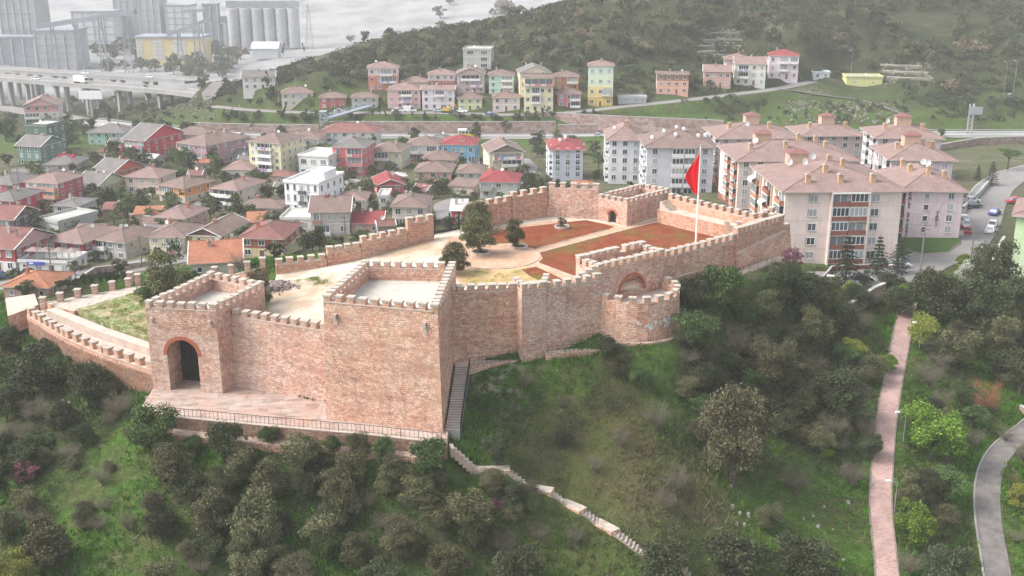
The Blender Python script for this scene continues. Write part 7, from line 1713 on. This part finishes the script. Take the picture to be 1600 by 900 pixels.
# bailey trees
tree(262,478,72,'olive',1.0,'wide olive tree behind the left edge of the gate tower',z=46.3,v=0); tree(305,470,62,'green',.9,'green shrub behind the gate tower roof',z=46.5,v=1); tree(232,478,44,'green',.8,'low leafy shrub at the bailey path end',z=46.3,v=2); tree(375,425,38,'bare',1,'bare shrub by the pillars behind the gate tower',z=49)
FG = [(72,893,90,'olive'),(43,805,52,'olive'),(38,760,48,'pink'),(47,740,52,'dark'),(8,775,60,'dark'),(8,840,60,'olive'),(245,712,84,'green'),(228,700,46,'brown'),(272,758,72,'olive'),(350,722,62,'dark'),(378,755,62,'olive'),(473,735,72,'olive'),(425,782,74,'olive'),(240,808,46,'brown'),(253,850,54,'dark'),(330,832,74,'olive'),(403,858,84,'olive'),(387,915,70,'olive'),(467,925,84,'brown'),(520,795,62,'olive'),(507,848,76,'olive'),(256,925,62,'olive'),(20,925,66,'yellow'),
 (140,637,78,'dark'),(72,612,92,'dark'),(20,600,60,'green'),(12,660,60,'dark'),(187,655,62,'bare'),(57,660,64,'bare'),(22,700,70,'bare'),(100,680,54,'dark'),(15,560,50,'dark'),(110,720,50,'bare'),(130,700,40,'dark'),(5,720,50,'dark'),(95,600,50,'green'),(60,575,44,'green'),(175,625,40,'bare'),
 (560,722,46,'brown'),(673,742,60,'green'),(776,730,52,'dark'),(797,790,54,'dark'),(778,800,28,'pink'),(553,765,60,'olive'),(543,812,62,'olive'),(650,790,62,'olive'),(628,872,80,'brown'),(735,832,76,'olive'),(742,860,52,'dark'),(573,800,54,'bare'),(815,940,100,'dark'),(610,760,50,'olive'),(700,905,70,'olive'),(600,925,70,'dark'),(560,890,60,'olive'),(300,790,54,'dark'),(440,840,50,'dark'),(330,880,56,'dark'),(690,830,50,'olive'),(480,780,50,'dark'),
 (1025,672,70,'bare'),(1055,775,64,'bare'),(1033,912,92,'dark'),(950,572,46,'dark'),(962,590,40,'olive'),(880,700,34,'dark'),
 (1145,755,150,'brown'),(1145,915,110,'dark'),(1252,915,112,'dark'),(1243,770,64,'bare'),(1455,720,96,'lime'),(1427,850,66,'lime'),(1480,925,84,'dark'),(1535,645,78,'redtwig'),(1290,718,26,'lime'),(1352,690,52,'barepink'),(1300,690,72,'bare'),(1330,760,60,'bare'),(1200,830,50,'olive'),
 (1250,494,78,'dark'),(1215,466,62,'dark'),(1125,485,72,'green'),(1085,495,62,'dark'),(1085,552,72,'green'),(1108,570,48,'barepink'),(1235,425,46,'pink'),(1175,445,34,'bare'),(1205,625,92,'brown'),(1300,645,92,'dark'),(1255,620,60,'bare'),(1330,562,42,'yellow'),(1405,492,60,'dark'),(1460,504,92,'dark'),(1527,520,100,'dark'),(1550,466,84,'dark'),(1592,500,64,'dark'),(1505,432,42,'lime'),(1510,450,46,'pale'),(1440,540,52,'yellow'),(1490,575,74,'olive'),(1385,582,36,'lime'),(1450,605,62,'bare'),(1592,620,70,'dark'),
 (1160,515,60,'green'),(1200,500,60,'olive'),(1150,560,60,'bare'),(1270,540,60,'olive'),(1310,530,60,'dark'),(1345,520,50,'bare'),(1360,600,54,'olive'),(1340,640,50,'barepink'),(1240,560,50,'dark'),(1090,610,56,'dark'),(1120,650,50,'bare'),(1170,600,50,'dark'),(1270,590,50,'bare'),(1220,680,50,'dark'),(1360,480,50,'bare'),(1290,480,50,'olive'),(1330,470,36,'yellow'),(1425,470,36,'green'),(1480,460,50,'bare'),(1560,560,60,'olive'),(1520,560,50,'dark'),(1570,690,40,'bare'),(1470,640,50,'bare'),(1555,540,50,'green'),(1420,900,60,'bare'),(1480,780,60,'green'),(1520,700,50,'bare'),(1600,560,60,'dark'),(1310,660,50,'dark'),(1250,650,54,'olive'),(1360,720,44,'dark'),(1100,690,50,'dark'),(1390,460,44,'dark'),(930,740,40,'bare'),(970,700,44,'bare'),(1040,800,46,'bare'),(880,640,34,'bare'),(1000,610,40,'green'),(820,610,36,'bare'),(760,640,30,'green'),(900,850,40,'bare'),(160,760,44,'bare'),(130,830,40,'bare'),(200,830,40,'bare'),(420,700,36,'green'),(520,712,34,'green'),(600,722,40,'green'),(300,712,40,'green'),(1600,800,50,'yellow'),(1597,720,40,'bare')]
for a in FG: tree(*a)
tree(1320,448,86,'pine'); tree(1370,432,68,'pine'); tree(1402,428,62,'pine'); tree(1350,455,40,'pine'); tree(1412,372,24,'pine'); tree(1574,266,38,'umbrella',1.0); tree(1527,282,26,'pine'); tree(1548,290,40,'pine')
for k in range(9): tree(94+k*12.5, 452-k*1.6, 15, 'dark', 1.3, 'small dark conifer shrub in the row behind the bailey pillars', z=40.5, group='row of small shrubs behind the bailey pillars', cat='shrub')
# undergrowth in between
rg = random.Random(11)
UND = []
def blocked(p, r=1.0):
    for F in FOOT:
        if inpoly(p.x, p.y, F): return True
    for k, (pts, hw) in RD.items():
        for a, b in zip(pts, pts[1:]):
            L2 = (b[0]-a[0])**2+(b[1]-a[1])**2; t_ = max(0, min(1, ((p.x-a[0])*(b[0]-a[0])+(p.y-a[1])*(b[1]-a[1]))/L2)); 
            if math.hypot(p.x-a[0]-t_*(b[0]-a[0]), p.y-a[1]-t_*(b[1]-a[1])) < hw + r: return True
    return False
n = 0
while n < 175:
    px, py = rg.choice([(rg.uniform(1060,1370), rg.uniform(470,720)), (rg.uniform(1060,1370), rg.uniform(470,720)), (rg.uniform(1420,1600), rg.uniform(470,900)), (rg.uniform(0,210), rg.uniform(560,760)), (rg.uniform(240,900), rg.uniform(740,900)), (rg.uniform(240,700), rg.uniform(740,900)), (rg.uniform(0,200), rg.uniform(560,900))])
    p = H(px, py)
    if blocked(p, 1.2) or inpoly(p.x, p.y, BAIL) or inpoly(p.x, p.y, TER) or p.y > 200: continue
    k = rg.choice(['bare','dark','olive','olive','bare','green','dark','brown']); w_ = rg.uniform(24, 58)
    tree(px, py, w_, k, .8, 'low ' + {'bare':'leafless grey','dark':'dark','olive':'grey green','green':'leafy','brown':'brownish'}[k] + ' undergrowth bush between the larger trees of the slope', base=p, group='low ' + k + ' bushes on the slope', cat='bush'); n += 1
# town trees
TT = [(60,245,30,'town'),(180,255,34,'towng'),(205,262,30,'townb'),(150,262,26,'town'),(175,330,38,'town'),(200,345,36,'towng'),(225,335,36,'town'),(240,350,30,'towng'),(190,318,30,'towng'),(150,345,26,'town'),(272,330,26,'townb'),(325,330,28,'townb'),(370,345,30,'town'),(58,365,34,'town'),(62,385,34,'town'),(270,255,26,'townb'),(300,270,30,'town'),(335,278,26,'towng'),(275,282,24,'towng'),(470,262,28,'town'),(418,318,30,'town'),(440,310,22,'town'),(548,290,26,'town'),(617,275,24,'town'),(632,300,26,'townb'),(650,315,28,'town'),(685,310,30,'town'),(660,332,22,'townb'),(720,318,26,'towng'),(830,296,34,'town'),(580,322,22,'townb'),(562,345,20,'townb'),(430,410,40,'town'),(475,398,34,'town'),(500,392,36,'town'),(520,392,24,'towng'),(190,430,32,'town'),(268,425,46,'towng'),(235,385,24,'town'),(150,410,20,'town'),(118,432,26,'townb'),(20,440,24,'townb'),(42,470,40,'town'),(60,215,24,'town'),(145,205,22,'town'),(215,212,24,'town'),(235,205,24,'town'),(255,210,20,'townb'),(395,208,20,'town'),(545,200,18,'town'),(650,218,20,'town'),(655,203,16,'town'),(845,225,22,'townb'),(870,222,20,'townb'),(790,210,26,'townb'),(930,245,30,'town'),(935,265,26,'towng'),(1060,330,26,'town'),(985,315,30,'town'),(1100,330,24,'towng'),(1190,400,24,'pink'),(930,285,20,'town'),(1240,215,24,'town'),(1375,222,22,'town'),(1400,215,20,'town'),(1470,215,18,'town'),(840,245,24,'town'),(600,290,24,'town'),(10,220,40,'town'),(20,200,30,'town'),(110,300,26,'town'),(330,250,20,'town'),(215,300,20,'town'),(395,350,30,'townb'),(325,430,26,'town'),(700,290,26,'townb'),(480,430,28,'townb'),(565,380,26,'towng')]
for a in TT:
    if a[3] == 'pink': continue
    tree(*a)
for (px, py, h_) in [(173,195,26),(22,204,18),(1058,207,24),(1066,207,28),(1090,208,26),(1100,209,30),(232,165,36),(418,158,22),(425,160,30),(210,400,24),(1015,205,20)]: tree(px, py, h_, 'cypress')
n = 0
while n < 290:
    px, py = rg.uniform(0, 900), rg.uniform(205, 400); p = H(px, py)
    if blocked(p, .8) or inpoly(p.x, p.y, COURT) or p.y < 175: continue
    k = rg.choice(['town','town','towng','townb','townb'])
    tree(px, py, rg.uniform(13, 32), k, rg.uniform(.8,1.2), 'small ' + {'town':'dark','towng':'green','townb':'pale green'}[k] + ' garden tree among the houses of the town', base=p, group='small ' + {'town':'dark','towng':'green','townb':'pale green'}[k] + ' garden trees', cat='tree'); n += 1
# embankment hedge trees, hillside
def hill_ok(p): return not blocked(p, 1.0)
n = 0
while n < 60:
    px = rg.uniform(345, 960); py = rg.uniform(180, 190); p = H(px, py)
    if not hill_ok(p) or p.y < 380: continue
    tree(px, py, rg.uniform(12, 20) if n % 3 else rg.uniform(14,22), 'far' if n % 3 else 'cypress', .9, ('small dark bush' if n % 3 else 'young cypress') + ' on the green embankment above the highway', base=p, group='embankment bushes' if n % 3 else 'embankment cypresses', cat='bush' if n % 3 else 'tree'); n += 1
REG = [((140,380),(78,120),52,(18,32)),((285,350),(112,142),14,(16,28)),((90,230),(150,200),16,(14,24)),((520,960),(60,140),62,(16,30)),((960,1600),(0,110),78,(18,34)),((960,1130),(85,150),16,(16,28)),((1400,1600),(60,180),26,(18,34)),((620,960),(8,75),30,(16,30)),((330,560),(95,165),30,(12,26))]
nh = 0
for (xa, xb), (ya, yb_), cnt, (wa, wb) in REG:
    n = 0; tries = 0
    while n < cnt and tries < 3000:
        tries += 1; px, py = rg.uniform(xa, xb), rg.uniform(ya, yb_); p = H(px, py)
        if p.y < 395 or not hill_ok(p) or p.y > 1400: continue
        if px < 560 and py < 60 + (560-px)*.05: continue
        k = rg.choice(['far','far','far','far2','farb' if rg.random() < .5 else 'far'])
        reg = 'wooded hill at the upper right' if px > 960 else 'wooded hill above the far houses' if px > 520 else 'slope left of the far houses' if px > 330 else 'valley edge by the cement works'
        if nh < 299: tree(px, py, rg.uniform(wa, wb), k, rg.uniform(.8,1.15), {'far':'dark round','far2':'lighter green','farb':'brownish bare'}[k] + ' tree on the ' + reg, base=p, group=k.replace('far2','light').replace('farb','bare').replace('far','dark') + ' trees of the ' + reg); nh += 1
        n += 1
for (px, py, h_) in [(1325,40,42),(1358,52,42),(1370,66,34),(830,78,34),(857,78,30),(436,88,24),(443,88,24),(475,84,18),(418,140,30),(1037,70,34),(1152,0,30),(352,118,26)]: tree(px, py, h_, 'cypress')
n = 0
while n < 84:
    px, py = (rg.uniform(1120,1420), rg.uniform(160,193)) if n < 64 else (rg.uniform(215,330), rg.uniform(166,190)); p = H(px, py)
    if p.y < 385 or blocked(p, .5): continue
    tree(px, py, rg.uniform(7, 12), 'far', .9, 'small planted dark shrub on the stony bank', base=p, group='planted shrubs of the stony bank', cat='shrub'); n += 1
# labels for the trees: kind + nearest landmark, told apart by size or order
def rel(px, py, L):
    (lx, ly), nm = L; dx, dy = px-lx, py-ly
    if abs(dx) > abs(dy)*1.3: return ('left of ' if dx < 0 else 'right of ') + nm
    return ('below ' if dy > 0 else 'above ') + nm
LMK += [((600,90),'the orange red house across the highway'),((745,60),'the bare concrete block'),((940,80),'the green and yellow tall house'),((1050,100),'the lone salmon block'),((1125,70),'the dry stone terraces'),((1220,70),'the red roofed house on the hill'),((1350,110),'the yellow utility building'),((1420,110),'the white terrace walls'),((1520,160),'the sign gantry'),((1565,60),'the right top corner'),((1430,40),'the top of the right hill'),((1300,20),'the twin hill cypresses'),((1150,15),'the top edge over the flag'),((980,20),'the top edge over the tall house'),((850,40),'the middle of the ridge'),((660,50),'the left of the ridge'),((540,120),'the red cottage and footbridge'),((465,130),'the cream house of the far row'),((400,110),'the white house of the far row'),((1080,180),'the curved retaining wall'),((820,100),'the cream gabled far house')]
def wd(k):
    if k < 10: return ['first','second','third','fourth','fifth','sixth','seventh','eighth','ninth','tenth'][k]
    n = k + 1; return '%d%s' % (n, 'th' if 10 <= n % 100 <= 20 else {1:'st',2:'nd',3:'rd'}.get(n % 10, 'th'))
def named(L, keyf):
    grp = {}
    for q in L: grp.setdefault(keyf(q), []).append((q[2], q[0]))
    for key, M in grp.items():
        M.sort(key=lambda q: q[0])
        for i, (px, t) in enumerate(M): t['label'] = key if len(M) == 1  else key + (', leftmost of them' if i == 0 else ', rightmost of them' if i == len(M)-1 else ', %s from the left' % wd(i))
def trim(o):
    if len(o['label'].split()) > 16: o['label'] = ' '.join(o['label'].replace(' of them','').replace(' from the left',' from left').split()[:16])
def near(px, py): return rel(px, py, min(LMK, key=lambda l: (l[0][0]-px)**2 + ((l[0][1]-py)*1.3)**2))
named(TREES, lambda q: ADJ[q[1]] + ' ' + near(q[2], q[3]))
def gl(q):
    base = q[1].split(' on the ')[0].split(' between ')[0].split(' among ')[0]
    return base + ' ' + near(q[2], q[3])
named(GT, gl)
for o in list(COL.objects):
    if 'pxpy' in o.keys():
        GT.append((o, o['label'], *o['pxpy'])); del o['pxpy']
named([q for q in GT if q[0].name.startswith('garden_shed')], gl)
for q in TREES + GT: trim(q[0])
# ---------------------------------------------------------------- stuff: woodland, brush, grass
def tri_stuff(name, label_kind, P, S, mat, seed, flat=False):
    me = quads_mesh(name, P, S, mat, seed); o = link(name, me); tag(o, kind='stuff'); return o
def Tv(x, y):
    i = np.clip(np.searchsorted(XS, x) - 1, 0, len(XS)-2); j = np.clip(np.searchsorted(YS, y) - 1, 0, len(YS)-2)
    u = (x-XS[i])/(XS[i+1]-XS[i]); v = (y-YS[j])/(YS[j+1]-YS[j])
    return (TZ[j,i]*(1-u)+TZ[j,i+1]*u)*(1-v)+(TZ[j+1,i]*(1-u)+TZ[j+1,i+1]*u)*v
def mask_roads(x, y, extra=.4):
    ok = np.ones(len(x), bool)
    for k, (pts, hw) in list(RD.items()) + [('stairs', ([tuple(p) for p in SP3], .8))]:
        for a, b in zip(pts, pts[1:]):
            L2 = (b[0]-a[0])**2+(b[1]-a[1])**2; t_ = np.clip(((x-a[0])*(b[0]-a[0])+(y-a[1])*(b[1]-a[1]))/L2, 0, 1); ok &= np.hypot(x-a[0]-t_*(b[0]-a[0]), y-a[1]-t_*(b[1]-a[1])) > hw + extra
    return ok
def vpip(x, y, P):
    ins = np.zeros(len(x), bool); j = len(P)-1
    for i in range(len(P)):
        xi, yi, xj, yj = P[i][0], P[i][1], P[j][0], P[j][1]
        if abs(yi-yj) > 1e-9: ins ^= ((yi > y) != (yj > y)) & (x < (xj-xi)*(y-yi)/(yj-yi)+xi)
        j = i
    return ins
def pxv(x, y, z): zz = z-CZ; dep = y*CP - zz*SP; return 800+FPX*x/dep, 450-FPX*(y*SP+zz*CP)/dep
GR = np.random.default_rng(5)
# small far bushes of the hillside wood
N = 20000; x = GR.uniform(-260, 330, N); y = GR.uniform(395, 720, N); z = Tv(x, y); qx, qy = pxv(x, y, z)
wood = ((qx > 500) & (qy < 150) | (qx > 330) & (qy < 165) | (qx > 1380) & (qy < 190)) & ~((qx > 1200) & (qx < 1440) & (qy > 118)) & ~((qx > 1080) & (qx < 1170) & (qy > 45) & (qy < 95)) & ~((qx > 1370) & (qx < 1460) & (qy > 95) & (qy < 130))
for F in FOOT: wood &= ~vpip(x, y, F)
wood &= mask_roads(x, y, 1.5); wood &= (np.sin(x*.045+2)*np.sin(y*.05)+.25*np.sin(x*.2)*np.sin(y*.17) > -.55)
x, y, z = x[wood][:6500], y[wood][:6500], z[wood][:6500]; r = GR.uniform(.9, 2.5, len(x))
U = GR.normal(size=(len(x), 70, 3)); U /= np.linalg.norm(U, axis=2)[..., None]; U[..., 2] = np.abs(U[..., 2])
P = np.stack([x, y, z], 1)[:, None] + U*(r[:, None, None]*GR.uniform(.6, 1.05, (len(x), 70, 1))); P = P.reshape(-1, 3)
tri_stuff('woodland', '', P, GR.uniform(.5, 1.1, len(P)), M_leaf('maquis_leaves', (.028,.036,.016), (.060,.068,.032)), 3)
# young plantation on the embankments
# grass and herbs on the slopes
def M_grass():
    t = NT('grass_blades', .9, .1); g = t.n('NewGeometry'); v = t.coord('Object'); n1 = t.noise(v, .085, 5, .6); n2 = t.noise(v, .5, 4)
    a = t.ramp(n1.outputs[0], [(.30, (.08,.07,.035)), (.43, (.065,.105,.018)), (.51, (.055,.185,.010)), (.60, (.08,.15,.018)), (.70, (.22,.175,.10))])
    b = t.ramp(g.outputs['Random Per Island'], [(0, .5), (.6, 1.0), (1, 1.7)])
    x = t.mix(1, a, b, 'MULTIPLY'); x = t.mix(t.ramp(n2.outputs[0], [(.52, 0), (.7, .5)]), x, (.07,.065,.04)); x = zone(t, v, n1.outputs[0], x, [(G(945,725,39), 5, 17, (.17,.14,.06), .6), (G(1080,770,37), 2, 12, (.15,.12,.07), .7), (G(1180,600,41), 4, 18, (.10,.085,.055), .6), (G(1300,560,39), 4, 16, (.10,.085,.055), .6), (G(40,650,39), 3, 14, (.09,.075,.05), .5)]); t.color(x); return t.mat
N = 130000; x = GR.uniform(-105, 115, N); y = 60 + 150*GR.random(N)**.85; z = Tv(x, y); qx, qy = pxv(x, y, z)
ok = (qx > -40) & (qx < 1640) & (qy < 930) & (qy > 400) & mask_roads(x, y, .12)
for Pg in (COURT, BAIL, TER, T1, T2): ok &= ~vpip(x, y, Pg)
for F in FOOT: ok &= ~vpip(x, y, F)
x, y, z = x[ok][:85000], y[ok][:85000], z[ok][:85000]; n = len(x); B = 6
bx = np.repeat(x, B) + GR.normal(0, .16, n*B); by = np.repeat(y, B) + GR.normal(0, .16, n*B); bz = Tv(bx, by) - .04
hh = np.repeat(GR.uniform(.18, .62, n)*(1 + .8*np.sin(x*.21)*np.sin(y*.19)), B)*GR.uniform(.6, 1.3, n*B); an = GR.uniform(0, 6.28, n*B); le = GR.normal(0, .3, (n*B, 2))
wv = .075; V = np.stack([np.stack([bx-np.cos(an)*wv, by-np.sin(an)*wv, bz], 1), np.stack([bx+np.cos(an)*wv, by+np.sin(an)*wv, bz], 1), np.stack([bx+le[:,0], by+le[:,1], bz+hh], 1)], 1).reshape(-1, 3)
me = bpy.data.meshes.new('grass'); m_ = n*B; me.vertices.add(3*m_); me.vertices.foreach_set('co', V.ravel()); me.loops.add(3*m_); me.loops.foreach_set('vertex_index', np.arange(3*m_)); me.polygons.add(m_); me.polygons.foreach_set('loop_start', np.arange(0, 3*m_, 3)); me.polygons.foreach_set('loop_total', np.full(m_, 3)); me.update(calc_edges=True); me.materials.append(M_grass()); tag(link('grass', me), kind='stuff')
# leafy brush patches over the slope
N = 95000; x = GR.uniform(-100, 110, N); y = GR.uniform(75, 205, N); z = Tv(x, y); qx, qy = pxv(x, y, z)
f = np.sin(x*.23+1.7*np.sin(y*.11))*np.sin(y*.21+1.3*np.sin(x*.17)) + .5*np.sin(x*.6)*np.sin(y*.53)
dens = np.where((qx > 1050) & (qx < 1390) & (qy < 740), -.45, np.where(qx < 240, .3, .6)); dens = np.where((qx > 820) & (qx < 1080) & (qy > 600) & (qy < 860), .1, dens); ok = (f > dens) & (qx > -30) & (qx < 1630) & (qy < 930) & (qy > 440) & mask_roads(x, y, .9)
for Pg in (COURT, BAIL, TER, T1, T2): ok &= ~vpip(x, y, Pg)
for F in FOOT: ok &= ~vpip(x, y, F)
x, y, z = x[ok][:17000], y[ok][:17000], z[ok][:17000]; U = GR.normal(0, 1, (len(x), 26, 3)); U[..., 2] = np.abs(U[..., 2]); P = (np.stack([x, y, z], 1)[:, None] + U*np.array([.38,.38,.30])).reshape(-1, 3)
tri_stuff('ground_cover', '', P, GR.uniform(.10, .24, len(P)), M_leaf('brush_leaves', (.040,.048,.024), (.085,.085,.05)), 4)
# weeds in the bailey and court
def weeds(name, poly, z, n, s, mat, cond=None):
    xs = [p[0] for p in poly]; ys = [p[1] for p in poly]; x = GR.uniform(min(xs), max(xs), n*3); y = GR.uniform(min(ys), max(ys), n*3); k = vpip(x, y, poly) & (np.sin(x*1.1)*np.sin(y*.9)+.4*np.sin(x*2.7)*np.sin(y*2.3) > .0); x, y = x[k][:n], y[k][:n]
    U = GR.normal(0, 1, (len(x), 16, 3)); U[..., 2] = np.abs(U[..., 2]); P = (np.stack([x, y, np.full(len(x), z)], 1)[:, None] + U*np.array([.22,.22,.12])).reshape(-1, 3); tri_stuff(name, '', P, GR.uniform(.08,.2,len(P)), mat, 6)
weeds('weeds', ccw(PLANT), 46.27, 900, .2, LM['yellow']); weeds('weeds', ccw([Gc(712,421),Gc(775,421),Gc(835,421),Gc(870,444),Gc(724,446)]), 54.04, 60, .2, LM['yellow']); weeds('weeds', ccw([G(455,438,52),G(520,428,52),G(530,444,52),G(470,448,51.6)]), 51.9, 120, .2, LM['lime'])
P = np.concatenate([np.array(G(a, b, ZT+.1)) + np.abs(GR.normal(0, .16, (50, 3))) for a, b in ((466,621),(474,623),(479,624),(487,626),(507,629),(520,632))]); tri_stuff('weeds', '', P, GR.uniform(.08,.2,len(P)), LM['green'], 8)
rr = random.Random(8); mb = MB(); RUB = M_plain('rubble_stone', (.34,.27,.27), .95, .4, 2)
for k in range(260):
    c = G(436 + rr.gauss(0, 13), 446 + rr.gauss(0, 3.4), 51.6); s = rr.uniform(.15,.42); zt = zc(c.x) + max(0, .8 - abs(c.x - G(436,446,51.6).x)*.35)*rr.random()
    mb.obox(c.xy, rr.uniform(0,3), s, s*.8, zt-.3, zt+s*.5, RUB)
tag(mb.build('rubble_heap'), 'heap of greyish rubble stones on the court ground near the gate tower', 'rubble')
# pale stones on the slope
STF = M_plain('weathered_rock', (.21,.20,.165), .95, .35, 1); STN = M_plain('pale_rock', (.33,.315,.28), .95, .3, 1.5); x = GR.uniform(-95, 100, 1500); y = GR.uniform(80, 190, 1500); z = Tv(x, y); qx, qy = pxv(x, y, z)
x = np.concatenate([x, G(1182,788,36).x + GR.normal(0,1.9,260), G(1305,803,34).x + GR.normal(0,3.2,260)]); y = np.concatenate([y, G(1182,788,36).y + GR.normal(0,1.6,260), G(1305,803,34).y + GR.normal(0,1.4,260)]); z = Tv(x, y); qx, qy = pxv(x, y, z)
spots = [(1180,790,60),(1185,785,40),(1300,800,60),(1330,812,40),(1110,620,60),(120,640,70),(850,570,40),(1180,560,40),(1520,520,60),(1560,660,50),(1010,700,60),(700,660,25)]
ok = np.zeros(len(x), bool)
for a, b, r_ in spots: ok |= np.hypot(qx-a, (qy-b)*2) < r_*GR.uniform(.3, 1.2, len(x))
ok |= GR.random(len(x)) < .03
for Pg in (COURT, BAIL, TER, T1, T2): ok &= ~vpip(x, y, Pg)
ok &= mask_roads(x, y, .6); mb = MB(); rr = random.Random(4)
for a, b, c in zip(x[ok], y[ok], z[ok]):
    s = rr.uniform(.10, .38); q = [(a+s*math.cos(k*1.2566+rr.random()*.5), b+s*math.sin(k*1.2566+rr.random()*.5)) for k in range(5)]; top = [(a+(p[0]-a)*.6, b+(p[1]-b)*.6, c+s*rr.uniform(.5,.9)) for p in q]
    mb.face(top, STN)
    for k in range(5): k2 = (k+1)%5; mb.face([(*q[k], c-.15), (*q[k2], c-.15), top[k2], top[k]], STN)
for (x0,x1,y0,y1,cnt) in ((1230,1420,158,192,260),(1375,1462,96,132,150),(1092,1165,44,96,180),(205,335,150,192,220),(560,860,56,90,60)):
    for q in range(cnt):
        p = H(rr.uniform(x0,x1), rr.uniform(y0,y1)); 
        if p.y < 380 or p.y > 700: continue
        s = rr.uniform(.25, .9); a, b, c = p; q4 = [(a+s*math.cos(k*1.2566+rr.random()*.6), b+s*math.sin(k*1.2566+rr.random()*.6)) for k in range(5)]; top = [(a+(u[0]-a)*.6, b+(u[1]-b)*.6, c+s*rr.uniform(.3,.7)) for u in q4]
        mb.face(top, STF)
        for k in range(5): k2 = (k+1)%5; mb.face([(*q4[k], c-.2), (*q4[k2], c-.2), top[k2], top[k]], STF)
tag(mb.build('loose_rocks'), kind='stuff')
# ---------------------------------------------------------------- haze
hm = bpy.data.materials.new('haze'); hm.use_nodes = True; ht = hm.node_tree; ht.nodes.clear(); ho = ht.nodes.new('ShaderNodeOutputMaterial'); hv = ht.nodes.new('ShaderNodeVolumePrincipled')
hv.inputs['Color'].default_value = (.98,.985,1,1); hv.inputs['Density'].default_value = HAZE_DENSITY; hv.inputs['Anisotropy'].default_value = .0; ht.links.new(hv.outputs[0], ho.inputs['Volume'])
zt_ = max(float(TZ.max()), CZ + 60) + 6
mb = MB(); mb.box(-2600, 2600, -900, 4200, float(TZ.min())-6, zt_, hm); hz = mb.build('haze'); tag(hz, kind='stuff')
print('HZ', TZ.min(), TZ.max(), len(TREES), XS[0], XS[-1], YS[0], YS[-1])
